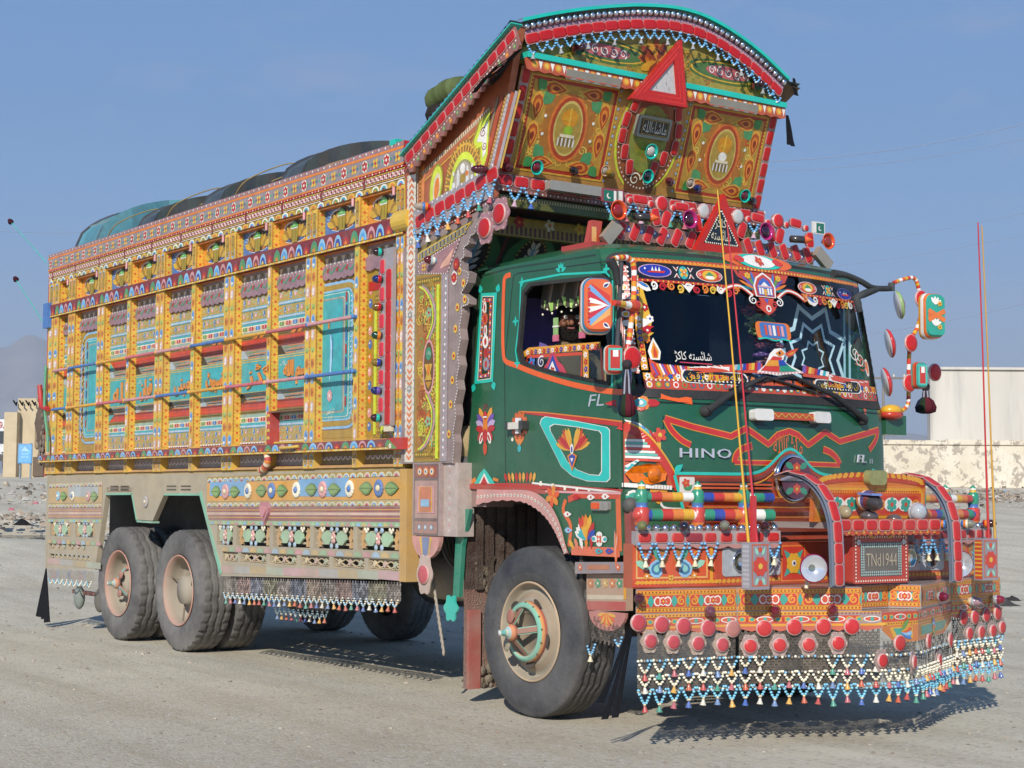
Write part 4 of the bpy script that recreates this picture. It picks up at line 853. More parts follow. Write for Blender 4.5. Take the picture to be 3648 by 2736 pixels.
# ------------------------------------------------------------------ carved side skirt
SK = XZ(-1.24); ZS = win(700, 1600, .3918); ZD = win(0, 1200, .693)
def ux(w_, u, v): return SK.at(w_(u, v))[0]
sl_ = lambda x: (x+1.4)*.011
OUT = [(-8.335, 1.553), (-8.30, .60), (-7.0, .64), (-6.762, 1.374), (-6.127, 1.379), (-6.0, 1.135), (-5.648, 1.131), (-5.404, 1.377), (-4.677, 1.378), (-4.24, .695), (-1.39, .79), (-1.39, 1.553)]
holes = []; R1 = []; R2 = []
for a, b in ((185, 330), (362, 663), (697, 1030), (1066, 1425), (1462, 1843)):
    x0, x1 = ux(ZS, a, 800), ux(ZS, b, 800); R1.append((x0, x1))
for a, b in ((235, 375), (402, 635), (667, 910), (945, 1205), (1242, 1525), (1562, 1840)):
    x0, x1 = ux(ZS, a, 1000), ux(ZS, b, 1000); R2.append((x0, x1))
R1R = [(ux(ZD, a, 990), ux(ZD, b, 990)) for a, b in ((256, 362), (385, 485))]; R2R = [(ux(ZD, a, 1080), ux(ZD, b, 1080)) for a, b in ((252, 340), (350, 440))]; R3R = [(ux(ZD, 254, 1140), ux(ZD, 465, 1140))]
CELLS = [(x0, x1, .985, 1.148, 1) for x0, x1 in R1]+[(x0, x1, .848, .928, 2) for x0, x1 in R2]+[(x0, x1, 1.01, 1.155, 1) for x0, x1 in R1R]+[(x0, x1, .875, .95, 2) for x0, x1 in R2R]+[(x0, x1, .78, .83, 3) for x0, x1 in R3R]
for x0, x1, z0, z1, k in CELLS: holes.append([(x0, z0+sl_(x0)), (x0, z1+sl_(x0)), (x1, z1+sl_(x1)), (x1, z0+sl_(x1))])
mb = MB(); mb.slab(SK, OUT[::-1], -.05, 0, 'ab9d82', holes=holes)
skirt = mb.build('side_skirt', mat('dusty_wood_paint', .6, dust=.85, var=.15), TRUCK); DWP = MATS['dusty_wood_paint']
A = Art(SK)
def seg(f):
    for x0, x1, n in ((-8.3, -6.85, 0), (-4.52, -1.42, 1)): f(x0, x1, n)
def f(x0, x1, n):
    def zz(z): return (z+sl_(x0), z+sl_(x1))
    def band(z0, z1, c, l=0): A.poly([(x0, z0+sl_(x0)), (x1, z0+sl_(x1)), (x1, z1+sl_(x1)), (x0, z1+sl_(x0))], c, l)
    band(1.505, 1.55, 'GO' if n else 'b9a784'); cs = [('C', 'LB', 'R'), ('C', 'PG', 'O'), ('C', 'PK', 'R'), ('C', 'B', 'Y')]
    A.scallop((x0, 1.508+sl_(x0)), (x1, 1.508+sl_(x1)), .1, .034, cs, 1)
    band(1.345, 1.5, 'd89a3c' if n else 'c2a06a'); band(1.3, 1.34, 'b7a26a'); A.scallop((x0, 1.303+sl_(x0)), (x1, 1.303+sl_(x1)), .1, .03, cs, 1)
    band(1.19, 1.295, '93525c' if n else 'a87a78'); A.rope((x0, 1.243+sl_(x0)), (x1, 1.243+sl_(x1)), .02, 'C', 'P', 1)
    for z in (1.213, 1.273): A.stroke([(x0, z+sl_(x0)), (x1, z+sl_(x1))], .006, 'Y', 1)
    band(1.155, 1.185, 'PG'); A.teeth((x0, 1.155+sl_(x0)), (x1, 1.155+sl_(x1)), .075, .03, ['a9c8a0', 'LB', 'c9b06a', 'PK'], 1)
    A.scallop((x0+.3*n, .935+sl_(x0)), (x1, .935+sl_(x1)), .13, .04, ['c8a86a', 'PG', 'PK', '9db8c8'], 1, 1, 2)
    for k in range(10 if n else 4):
        a = x0+.25*n+(x1-x0-.25*n)*k/(10 if n else 4); b = a+(x1-x0-.25*n)/(10 if n else 4); zb = .725+.065*((a+4.24)/2.85) if n else .65
        A.poly([(a, zb), (b, zb), (b, zb+.06), (a, zb+.06)], ('c09a92', 'a9a8a4', 'b9a070', 'a8b09a', 'c29a9c')[k % 5], 0)
seg(f)
for k, (x, c) in enumerate([(-8.05, 'B'), (-7.6, 'C'), (-7.15, 'P'), (-5.82, 'GS'), (-4.15, 'P'), (-3.62, 'C'), (-3.1, 'SK'), (-2.64, 'C'), (-2.2, 'P'), (-1.98+.23, 'SK'), (-1.93, 'C')][:11]):
    pass
xs = [ux(ZS, u, 370) for u in (270, 475, 690, 915, 1155, 1400, 1665)]; cs = ['P', 'CR', 'SK', 'CR', 'P', 'CR', 'SK']
bl = [(ux(ZS, 125, 370), ux(ZS, 460, 370)), (ux(ZS, 930, 370), ux(ZS, 1385, 370))]
for a, b in bl: A.rect(a, 1.36, b, 1.5, '6fa6cf', 1)
A.rect(-7.75, 1.34, -6.95, 1.44, 'a9b0b0', 1)
def rosette(x, z, c, r=.066):     # turned flower boss standing proud of the board
    mb = MB()
    for k in range(13):
        a = 2*pi*k/13; mb.ball(SK.pt(x+cos(a)*r*.62, z+sin(a)*r*.62, .008), r*.36, c, 6, 4, (1, .5, 1))
    mb.ball(SK.pt(x, z, .015), r*.38, '3a70b0' if c == 'CR' else 'C', 8, 5, (1, .6, 1)); return mb.build('flower_boss', DWP, skirt)
def leafboss(x, z, d):
    mb = MB(); pts = [(0, 0), (.045, .04), (.09, .048), (.14, .03), (.185, 0), (.14, -.03), (.09, -.048), (.045, -.04)]
    mb.slab(SK, [(x+d*a, z+b) for a, b in (pts[::-1] if d > 0 else pts)], .002, .014, '5f8a4a', '4a6a3a'); o = mb.build('leaf_boss', DWP, skirt)
    A2 = Art(SK, .016); A2.leaf(x+d*.012, z, 0 if d > 0 else pi, .165, .07, '7ea655', 0, '4a6e3c'); o2 = A2.build('leaf_vein', DWP, skirt); return o
for k, (x, c) in enumerate(zip(xs, cs)):
    rosette(x, 1.425+sl_(x), c)
    if k % 2 == 0:
        leafboss(x+.085, 1.425+sl_(x), 1); leafboss(x-.085, 1.425+sl_(x), -1)
for x, c in ((-8.02, 'LB'), (-7.62, 'CR'), (-7.2, 'PK')):
    rosette(x, 1.345, c, .05)
    if c != 'CR': leafboss(x+.07, 1.345, 1)
rosette(-5.8, 1.3, 'a9a4a8', .055)
A.frm(-6.73, 1.395, -6.15, 1.43, .006, 'BR', 1)
for x in (-6.55, -6.3, -5.25, -4.95): A.rect(x-.1, 1.405, x+.1, 1.418, 'K', 1); A.rect(x-.1, 1.435, x+.1, 1.447, 'K', 1)
A.build('painted_design', DWP, skirt)
# heart boss
mb = MB(); x, z = ux(ZS, 640, 590), 1.24
hp = [(.105*sin(t)**3*.75, .1*(13*cos(t)-5*cos(2*t)-2*cos(3*t)-cos(4*t))/16) for t in [2*pi*k/20 for k in range(20)]]
mb.slab(SK, [(x+a, z+b) for a, b in hp][::-1], 0, .03, 'b5707c'); mb.slab(SK, [(x+a*.6, z+b*.6) for a, b in hp][::-1], .03, .042, 'c98088'); mb.build('heart_boss', DWP, skirt)
# carved lattice inside the openings
for x0, x1, z0, z1, kind in CELLS:
    mb = MB(); cx_ = (x0+x1)/2; s0 = sl_(cx_); h = z1-z0; za, zb = z0+s0, z1+s0; cz = (za+zb)/2
    def bar(a, b, w, c, hh=-.02): 
        dx, dy = b[0]-a[0], b[1]-a[1]; q = sqrt(dx*dx+dy*dy); nx, ny = -dy/q*w/2, dx/q*w/2
        mb.slab(SK, [(a[0]-nx, a[1]-ny), (b[0]-nx, b[1]-ny), (b[0]+nx, b[1]+ny), (a[0]+nx, a[1]+ny)], hh-.012, hh, c)
    if kind == 1:
        for q in (.22, .78): bar((x0-.01, za+h*q), (x1+.01, za+h*q), .016, 'b5a888', -.03)
        for x in ([x0+(x1-x0)*q for q in (.1, .9)] if x1-x0 > .3 else [cx_]):
            mb.slab(SK, [(x-.018, za+.01), (x+.018, za+.01), (x+.012, za+h*.35), (x+.034, za+h*.5), (x+.012, za+h*.65), (x, zb-.005), (x-.012, za+h*.65), (x-.034, za+h*.5), (x-.012, za+h*.35)], -.03, -.012, 'c99a5c')
            bar((x, za), (x, zb), .008, 'b5a888', -.035)
        if x1-x0 > .2:
            for d in (-1, 1):
                mb.slab(SK, [(cx_+d*a*min(1, (x1-x0)/.5), cz+b) for a, b in ([(.03, 0), (.07, -.05), (.13, -.052), (.185, -.01), (.17, .03), (.11, .05), (.06, .04)][::d])], -.02, -.004, '9fc09a')
                for e in (-1, 1): mb.ball(SK.pt(cx_+d*.04, cz+e*.062, -.01), .024, '9db8cc', 7, 4, (1, .4, 1))
                for e in (0, 1, 2): mb.ball(SK.pt(cx_+d*(.15+.02*e)*min(1, (x1-x0)/.5), zb-.015-.018*(e % 2), -.008), .016, 'CR', 6, 4, (1, .5, 1))
            for k in range(5): a = 2*pi*k/5+.3; mb.ball(SK.pt(cx_+.018*cos(a), cz+.028*sin(a), -.002), .02, 'd9a09a', 6, 4, (1, .5, 1))
            mb.ball(SK.pt(cx_, cz, .004), .012, 'CR', 6, 4)
        else:
            for e in (-1, 1):
                for d in (-1, 1): mb.ball(SK.pt(cx_+d*.045, cz+e*.045, -.01), .024, '9db8cc', 7, 4, (1, .5, 1))
    elif kind == 2:
        for q in (.0, .14, .86, 1.): bar((x0, za+h*q), (x1, za+h*q), .007, 'cdb58c')
        n = 3
        for k in range(n):
            a = x0+(x1-x0)*k/n; b = x0+(x1-x0)*(k+1)/n; m_ = (a+b)/2
            bar((a, za+.014), (b, zb-.014), .009, 'd2bb94'); bar((a, zb-.014), (b, za+.014), .009, 'cdb58c', -.018); mb.slab(SK, [(m_-.022, cz), (m_, cz-.026), (m_+.022, cz), (m_, cz+.026)], -.03, -.01, ('d8c49c', 'c9a89c', 'a9b89c')[k % 3])
    else:
        n = 9
        for k in range(n):
            a = x0+(x1-x0)*(k+.5)/n; r_ = (x1-x0)/n*.5; P_ = [(a+r_*cos(t), zb-.006+h*.6*-sin(t)) for t in [pi*q/6 for q in range(7)]]
            for p, q in zip(P_, P_[1:]): bar(p, q, .01, 'c9b07a')
            bar((a+r_, za), (a+r_, zb), .012, 'b9a57a')
    mb.build('carved_lattice', DWP, skirt)
# turquoise trim of the wheel openings and the front end board
for a, b in (((-4.677, 1.378), (-4.24, .7)), ((-6.127, 1.379), (-6.0, 1.135)), ((-6.0, 1.13), (-5.648, 1.126)), ((-5.404, 1.377), (-4.677, 1.378)), ((-6.762, 1.376), (-6.127, 1.38))):
    mb = MB(); dx, dz = b[0]-a[0], b[1]-a[1]; p = V3((a[0], -1.245, a[1])); q = V3((dx, 0, dz)); n = V3((dz, 0, -dx)).normalized()*(.045 if a[0] > -4.7 else .03); mb.obox(p, q, -n if a[0] > -6.2 and dz < -.3 else n*.6, V3((0, .07, 0)), '6fb79a'); mb.build('opening_trim', DWP, skirt)
mb = MB(); mb.box((-1.39, -1.262, .78), (-1.302, -1.14, 1.555), 'c9973f'); mb.build('end_board', DWP, TRUCK)
mb = MB(); mb.box((-8.345, -1.25, .6), (-8.31, -1.17, 1.56), 'a9a08a'); mb.build('rear_end_board', DWP, TRUCK)
# chain curtains with bead loops and bells under the skirt
def fringe(S, u0, u1, z0, z1, n, cols, sag, r=.009, bells=True, h=.01, par=None):
    for i in range(n):
        a = u0+(u1-u0)*i/n; b = u0+(u1-u0)*(i+1)/n; za = z0+(z1-z0)*i/n; zb = z0+(z1-z0)*(i+1)/n
        garland(par or TRUCK, S.pt(a, za, h), S.pt(b, zb, h), sag*random.uniform(.85, 1.15), cols, 'C', BC[(i*3+int(u0*7)) % 8] if bells else None, r)
STC = ['8a8078', '9a7a74', '7c7f8c', '8f8a70', '9a8f86', '6f7686', 'a08a7a']
curtain(skirt, SK, -4.17, -1.4, .69, .775, .14, STC); fringe(SK, -4.15, -1.42, .56, .648, 32, ('b9cdd6', '7fb0cc', 'C'), .045, par=skirt)
curtain(skirt, SK, -8.26, -7.02, .6, .63, .11, STC); fringe(SK, -8.22, -7.05, .5, .52, 9, ('8fc0d0', 'CR'), .05, par=skirt, bells=False)
S2 = XZ(-1.05); curtain(skirt, S2, -3.6, -2.75, .58, .6, .13, ['5a5450', '6a5f5a', '55525c']); fringe(S2, -3.6, -2.75, .46, .48, 11, ('c9d0cc', '8fb0bc'), .05, par=skirt)
# ------------------------------------------------------------------ wheels
RUBT = mat('rear_tyre_rubber', .8, dust=.8, bump=.2, var=.15, dustcol=(.27, .25, .225))
RUBF = mat('front_tyre_rubber', .7, dust=.72, bump=.25, var=.3, dustcol=(.25, .235, .215), scale=5)
def tyre_mesh(front):
    mb = MB(); NA = 168; side = [(.297, .03), (.305, .012), (.33, -.002), (.37, -.012), (.42, -.014), (.47, -.004), (.492, .004), (.503, .008)]
    nt_ = 26; trd = [(.53-.0*abs(i/nt_-.5), .016+.25*i/nt_) for i in range(nt_+1)]; inn = [(r, .282-h) for r, h in side[::-1]]
    prof = side+[(.52, .012)]+trd+[(.52, .27)]+inn; rows = []
    for a in range(NA):
        t = 2*pi*a/NA; row = []
        for j, (r, h) in enumerate(prof):
            if len(side) < j < len(side)+1+len(trd):
                zg = (abs(((a*(1 if front else .75)) % 8)-4)-2)*.0035; x = h-.016; e = min(x, .25-x); r -= .006*(max(0, 1-e/.03))**2
                for gpos in ((.055, .103, .15, .197) if front else (.062, .125, .19)):
                    if abs(x-gpos-zg) < .0068: r -= .012
                if not front and (a % 5 == 0) and e < .055: r -= .016
                elif not front and (a % 7 == 3): r -= .004
            elif r > .48 and not front and a % 5 == 0: r -= .008
            elif j in (3, 4): r += 0
            row.append(V3((r*cos(t), h, r*sin(t))))
        rows.append(row)
    rows.append(rows[0]); mb.grid(rows, lambda i, j: '050505' if sqrt(rows[i][j].x**2+rows[i][j].z**2) < .521 and len(side) < j < len(side)+len(trd) else ('20242c' if (2 < j < 6 and front) else 'RB')); return mb.mesh('tyre', RUBF if front else RUBT)  # groove cells painted near black so the recesses look deeper
TY = {True: tyre_mesh(True), False: tyre_mesh(False)}
RIMD = mat('dusty_rim', .6, dust=.9, var=.15)
def rim_mesh(kind):
    mb = MB(); ax = (0, 1, 0); be = '938873'
    if kind == 'front':
        mb.lathe((0, 0, 0), ax, [(.312, .004), (.306, -.006), (.298, .0), (.288, .03), (.276, .05), (.268, .055), (.245, .035), (.21, .012), (.185, .0), (.17, .004), (.16, -.02), (.12, -.022), (.115, -.01), (0, -.01)], ['b89a78', 'b89a78', be, be, be, be, '8f7a60', be, be, be, be, '8a765c', '7c6a54'], 48)
    elif kind == 'deep':
        mb.lathe((0, 0, 0), ax, [(.312, .0), (.307, -.01), (.295, .002), (.282, .025), (.272, .06), (.268, .13), (.24, .16), (.2, .165), (.15, .14), (.13, .1), (.12, .04), (0, .035)], ['c07a66', 'c07a66', 'b57a68', '9c7f66', be, be, '84705a', '84705a', be, be, be, be], 48)
    return mb.mesh('rim', RIMD)
RIMF, RIMR = rim_mesh('front'), rim_mesh('deep')
def spinner(par, y0, kind):
    mb = MB()
    if kind == 'front':
        mb.lathe((0, y0, 0), (0, -1, 0), [(.155, -.02), (.187, -.01), (.19, .02), (.185, .04), (.165, .055), (.15, .05), (.15, .0)], ['C03a28', 'c8442a', 'd88a2a', '5fb79c', '86c0a8', 'be9a72'], 40)
        o = mb.build('hub_ring', RIMD, par); mb = MB()
        for k in range(14): a = 2*pi*k/14; mb.ball((.184*cos(a), y0-.04, .184*sin(a)), .007, 'DK', 6, 4)
        mb.build('hub_ring_bolts', RIMD, par, kind='stuff'); R_, hgt, arms, cols = .155, .155, 4, ('6fb79c', '8a4a3a')
    else:
        R_, hgt, arms, cols = .15, .12, 3, ('c8502c', '5aa0a0'); o = par
    y1 = y0-hgt
    for k in range(arms):
        a = 2*pi*k/arms+.5; ca, sa = cos(a), sin(a); mb = MB()
        p = V3((R_*ca, y0-.03, R_*sa)); q = V3((.03*ca, y1+.02, .03*sa)); w = V3((-sa, 0, ca))*.022; th = V3((ca, 1, sa)).normalized()*.016
        mb.obox(p-w, q-p, w*2, th, cols[0]); mb.obox(p-w*.7+V3((0, -.004, 0)), (q-p), w*1.4, V3((0, -.006, 0)), cols[1]); mb.build('hub_spoke', RIMD, par)
    for k in range(2 if kind == 'front' else 3):
        a = 2*pi*k/3+2.2; mb = MB(); c = V3((.1*cos(a), y1+.03, .1*sin(a))); mb.ball(c, .05, 'a5483a' if kind != 'front' else ('9a5040', '8f846c')[k], 10, 6, (.75, .2, 1.)); mb.build('hub_paddle', RIMD, par)
    mb = MB(); mb.lathe((0, y1, 0), (0, -1, 0), [(.0, -.04), (.05, -.035), (.052, -.01), (.04, .01), (.022, .025), (.022, .035), (.014, .06), (.02, .075), (0, .08)], ['8a9aa0', 'c85a34', 'd87a3a', '9ac0c0', 'C', '5fb7b0', '5fb7b0', 'd0d0c8'], 16); mb.build('hub_spike', RIMD, par)
def wheel(name, x, y, front, kind, ang=0., flip=False, lab=None, spin=None):
    w = bpy.data.objects.new(name, None); COL.objects.link(w); w.parent = TRUCK; w.matrix_local = Matrix.Translation((x, y, .53)) @ Matrix.Rotation(pi if flip else 0, 4, 'Z') @ Matrix.Rotation(ang, 4, 'Y')
    if lab: w['label'] = lab
    link('tyre', TY[front], w); link('rim', RIMF if kind == 'front' else RIMR, w)
    if spin: spinner(w, 0.0 if spin == 'front' else .09, spin)
    return w
STEER = radians(3)
w = wheel('wheel', 0, -1.165, True, 'front', .3, lab='front wheel with a painted spiked hub', spin='front')
A = Art(Surf((0, -.0, 0), (1, 0, 0), (0, 0, 1)), 0)
for k in range(5):
    a = 2*pi*k/5+.1; A.S = Surf((.212*cos(a), .0085, .212*sin(a)), (-sin(a), 0, cos(a)), (cos(a), -.35, sin(a))); sgn = 1
    mbh = MB(); mbh.slab(A.S, [(.042*cos(t), .024*sin(t)) for t in [2*pi*q/14 for q in range(14)]], -.02, .006 if A.S.N.y < 0 else -.026, '241d16'); mbh.build('rim_hole', DARK, w)
wheel('wheel', -5.156, -1.2, False, 'deep', .7, lab='leading rear wheel with a deep dusty rim')
w = bpy.data.objects[-1] if 0 else wheel('wheel', -6.515, -1.2, False, 'deep', 1.3, lab='rearmost wheel with an orange spinner', spin='rear')
for x in (-5.156, -6.515): wheel('inner_wheel', x, -.87, False, 'deep', .2)
for x, fr in ((0, True), (-5.156, False), (-6.515, False)): wheel('far_wheel', x, 1.17, fr, 'front' if fr else 'deep', .4, True)
mb = MB()
for k in range(3):
    a = .4+k*2.1; mb.tube([(-5.156+.13*cos(a), -1.13, .53+.13*sin(a)), (-5.156+.26*cos(a+.2), -1.16, .53+.26*sin(a+.2))], .008, '5a4a3a', 5)
mb.build('wheel_rod', DARK, TRUCK, kind='stuff')
# ------------------------------------------------------------------ chassis and underbody
mb = MB()
for y in (-.5, .4): mb.box((-8.2, y, .88), (1.2, y+.1, 1.12), '2a211c')
mb.build('chassis_rail', DARK, TRUCK)
for x in (-5.156, -6.515, 0.):
    mb = MB(); mb.tube([(x, -1.0, .53), (x, 1.0, .53)], .07, '2d241f', 10); mb.ball((x, 0, .53), .22 if x else .1, '2d241f', 12, 8); mb.build('axle', DARK, TRUCK)
mb = MB(); mb.lathe((-3.9, .7, .72), (1, 0, 0), [(0, 0), (.3, 0), (.3, 1.4), (0, 1.4)], '2a2522', 20); mb.build('fuel_tank', DARK, TRUCK)
mb = MB(); mb.box((-2.6, -1.0, .8), (-1.75, -.4, 1.2), '3a332e'); mb.build('battery_box', DARK, TRUCK)
mb = MB(); mb.lathe((-1.7, -.75, .8), (1, 0, 0), [(0, 0), (.17, .0), (.17, .55), (0, .56)], '7a705f', 18); mb.build('air_tank', DARK, TRUCK)
mb = MB()
for k in range(6): mb.tube(bez([(-1.35, -1.0+.05*k, 1.25-.05*k), (-1.2, -1.0+.03*k, .95), (-1.05, -.9, .85+.04*k), (-.85, -.8, 1.1)], 6), .012, ('3a3a3a', '5a5048', '4a4f44')[k % 3], 5)
mb.build('brake_hose', DARK, TRUCK, kind='stuff')
mb = MB(); mb.box((-7.6, -.9, .55), (-7.3, .9, .9), '3a2a24'); mb.box((-7.95, -1.1, .36), (-7.1, -1.06, .4), '6a2f2c'); mb.build('rear_cross_member', DARK, TRUCK)
for x, c in ((-7.75, '6f7f7a'), (-7.2, '4a4a44')):
    mb = MB(); mb.ball((x, -1.1, .33), .1, c, 10, 7, (1, .5, 1.2)); o = mb.build('hanging_lantern', DARK, TRUCK)
mb = MB()
for k, (a0, a1, ln) in enumerate(((-.42, -.18, .56), (-.1, .0, .55), (-.02, .14, .58))):
    p = V3((-8.33, -1.24, .63)); rows_ = []
    for i in range(7):
        t = i/6; rows_.append([p+V3((sin(a0+(a1-a0)*j/4)*ln*t*1.2, .03*sin(j*1.7+k)*t, -ln*t*cos((a0+a1)/2)+.012*sin(j*3))) for j in range(5)])
    mb.grid(rows_, '1b1b1f'); mb.grid([[q+V3((0, .006, 0)) for q in r[::-1]] for r in rows_], '1b1b1f')
mb.build('black_streamer', CLOTH, TRUCK)
# front mud flap, its turquoise strap and the safety chain
fl = thing if 0 else None
mb = MB(); mb.box((-.80, -1.12, .1), (-.76, -.45, .75), '7a4a40'); mb.box((-.80, -1.12, .75), (-.76, -.45, 1.4), '331513');  # upper flap and its ribs coloured darker to stand in for shadow
for k in range(7): mb.box((-.76, -1.06+k*.085, .75), (-.735, -1.01+k*.085, 1.4), '301412')
mudf = mb.build('mud_flap', MUD, TRUCK)
mb = MB(); mb.box((-.755, -1.125, .1), (-.73, -1.03, .62), 'a03028'); mb.build('flap_edge', DWP, mudf)
mb = MB()
for k in range(120):
    y = random.uniform(-1.05, -.5); z = random.choice((random.uniform(.1, .35), random.uniform(.75, .95), random.uniform(.1, .9))); mb.ball((-.745, y, z), random.uniform(.008, .04), random.choice(('6f5f50', '63543f', '7a6a58')), 6, 4, (.3, random.uniform(.6, 1.6), random.uniform(.5, 1.2)))
mb.build('caked_mud', MUD, mudf, kind='stuff')
Zw = win(1550, 1700, .5727); Y12 = XZ(-1.17)
pts = [Y12.at(Zw(u, v)) for u, v in ((110, 745), (148, 745), (168, 430), (215, 200), (180, 195), (130, 320))]
mb = MB(); mb.slab(Y12, pts, -.03, .0, '1f7f66'); o = mb.build('mudguard_strap', GLOSS, TRUCK)
mb = MB(); c = Y12.at(Zw(105, 815)); mb.slab(Y12, [(c[0]+.075*(1+.14*cos(6*t))*cos(t), c[1]+.085*(1+.14*cos(6*t))*sin(t)) for t in [2*pi*k/36 for k in range(36)]], .0, .012, 'TQ'); mb.build('strap_rosette', GLOSS, o)
mb = MB(); p0 = Y12.at(Zw(0, 620)); p1 = Y12.at(Zw(70, 1090))
for k in range(26):
    t = k/25; p = Y12.pt(p0[0]+(p1[0]-p0[0])*t, p0[1]+(p1[1]-p0[1])*t, .02); mb.ball(p, .016, '9a8f80', 6, 4, (.45 if k % 2 else .9, .9 if k % 2 else .45, 1.5))
mb.build('safety_chain', DARK, TRUCK, kind='stuff')
# ------------------------------------------------------------------ near-black sheet added behind the skirt to stand in for shade
mb = MB(); mb.box((-8.2, -.62, .72), (-1.45, -.58, 1.5), '15110f'); mb.build('skirt_shade_sheet', DARK, TRUCK)
mb = MB(); mb.box((-1.45, -1.12, 1.5), (-1.2, 1.2, 3.6), '2a1c16'); mb.build('bulkhead', DARK, TRUCK)
# ------------------------------------------------------------------ mirror-worked pillar between body and cab
ZB_ = win(1440, 400, .3616); ZP_ = win(1440, 900, .482); ZE_ = win(750, 1200, .693); ZT_ = win(1450, 0, .633)
PL = XZ(-1.25)
P = lambda w_, S, *q: [S.at(w_(u, v)) for u, v in q]
edge = P(ZP_, PL, (360, 1560), (372, 1400), (362, 1340), (385, 1200), (375, 1120), (398, 1010), (388, 940), (410, 830), (398, 760), (420, 640), (410, 560), (430, 440), (425, 400), (478, 380), (480, 340), (420, 300), (470, 220), (482, 150), (440, 130))
edge += P(ZB_, PL, (560, 1560), (560, 1450), (595, 1420), (590, 1330), (640, 1290), (650, 1220), (700, 1190), (715, 1110), (770, 1060))
poly = [(-1.4, 1.59), (edge[0][0], 1.59)]+edge+P(ZB_, PL, (860, 950), (920, 880))+[(-1.4, 3.10)]
mb = MB(); mb.slab(PL, poly, -.06, 0, '8d7a76'); pil = mb.build('bulkhead_pillar', ENAMEL, TRUCK)
A = Art(PL)
for a, b in zip(edge, edge[1:]): A.dots(a, b, .022, .0055, 'W', 2, 5)
ie = [(u-.055, v) for u, v in edge]
for k in range(9):
    q = edge[2+k*2]; A.ell(q[0]-.045, q[1], .022, .03, 'Y', 2, 8); A.dot(q[0]-.045, q[1], .012, 'R', 3)
for q, c in (((500, 1630), 'R'), ((520, 1500), 'R')):
    u, v = PL.at(ZB_(*q)); A.ell(u, v, .035, .05, 'W' if q[1] > 1600 else 'M', 3, 14); A.flower(u, v, .034, c, 'O', 8, 4)
A.rect(-.905, 1.6, -.82, 2.86, '9a8f92', 1)
for x in (-.895, -.868, -.842): A.dots((x, 1.62), (x+.02, 2.85), .03 if x != -.868 else .05, .006 if x != -.868 else .011, 'W' if x == -.868 else 'PK', 2, 5)
# chevron strip
A.rect(-1.352, 1.6, -1.238, 3.6, 'd9d0bf', 1)
for k in range(46):
    v = 1.64+k*.0425; s = 1 if (v > 2.25 and v < 2.72) or v > 3.0 else -1; c = 'd9773f' if v < 2.75 else 'cf6f3f'
    if k % 12 == 11: A.flower(-1.295, v, .03, '9a9590', 'W', 6, 2)
    else: A.poly([(-1.335+.01, v-s*.014), (-1.295, v+s*.008), (-1.265, v-s*.014), (-1.265, v+s*.006), (-1.295, v+s*.03), (-1.325, v+s*.006)][::s], c, 2)
for x in (-1.345, -1.245): A.dots((x, 1.62), (x, 3.6), .028, .006, ['CR', '8a8078'], 2, 5)
A.build('painted_design', ENAMEL, pil)
A = Art(PL, .003); mirror_panel(A, -1.228, -.905, 1.6, 2.885, 1); A.build('mirror_work', EMBOSS, pil)
A = Art(PL, .004)     # panels above the mirror work, below the crown
q = P(ZB_, PL, (135, 1340), (690, 1060), (660, 1110), (140, 1400)); A.poly(q[::-1], 'OL')
q = P(ZB_, PL, (140, 1390), (665, 1075), (600, 1200), (145, 1480)); A.poly(q[::-1], 'Y', 1); q2 = P(ZB_, PL, (152, 1400), (645, 1100), (592, 1190), (152, 1462)); A.poly(q2[::-1], '3a3a34', 2)
for k in range(13):
    t = (k+.5)/13; u = q2[0][0]+(q2[1][0]-q2[0][0])*t*.96+.0; v = (q2[0][1]+(q2[1][1]-q2[0][1])*t+q2[3][1]+(q2[2][1]-q2[3][1])*t)/2; A.rect(u-.012, v-.024, u+.02, v+.024, 'GY', 3); A.rect(u-.006, v-.014, u+.012, v+.014, 'GO', 4)
q = P(ZB_, PL, (150, 1500), (560, 1240), (430, 1590), (150, 1590)); A.poly(q[::-1], '9a6f72', 1)
for a, b in zip(q, q[1:]+q[:1]): A.dots(a, b, .03, .006, 'W', 2, 5)
q = P(ZB_, PL, (380, 1490), (500, 1330), (450, 1500), (360, 1540)); A.poly(q[::-1], 'd9a28a', 2)
u, v = PL.at(ZB_(205, 1530)); A.flower(u, v, .03, 'Y', 'R', 4, 3)
A.build('painted_design', ENAMEL, pil)
u, v = PL.at(ZB_(290, 1470)); lamp(pil, PL.pt(u+.03, v, 0), (-.3, -1, .1), .03, '5a1018', ['LB', 'CR', '9fb8c0'])
# reflector column with bullet lamps
mb = MB(); mb.box((-1.68, -1.262, 1.86), (-1.515, -1.235, 3.12), '9a9092'); mb.box((-1.62, -1.262, 1.82), (-1.53, -1.235, 1.87), 'C'); o = mb.build('reflector_strip', GLOSS, TRUCK)
S6 = XZ(-1.262); ZC_ = win(900, 1000, .3919)
for v in (65, 232, 392, 556, 720, 885, 1053, 1215): u, z = S6.at(ZC_(1382, v)); reflector(o, S6.pt(-1.565, z), (1, 0, 0), (0, -1, 0), .072, .135)
u, z = S6.at((1443, 981)); reflector(o, S6.pt(-1.565, z), (1, 0, 0), (0, -1, 0), .072, .135)
for v in (100, 348, 605, 862, 1118): u, z = S6.at(ZC_(1318, v)); reflector(o, S6.pt(-1.655, z), (1, 0, 0), (0, -1, 0), .06, .1, 'c9263a')
u, z = S6.at((1424, 938)); reflector(o, S6.pt(-1.655, z), (1, 0, 0), (0, -1, 0), .06, .1, 'c9263a')
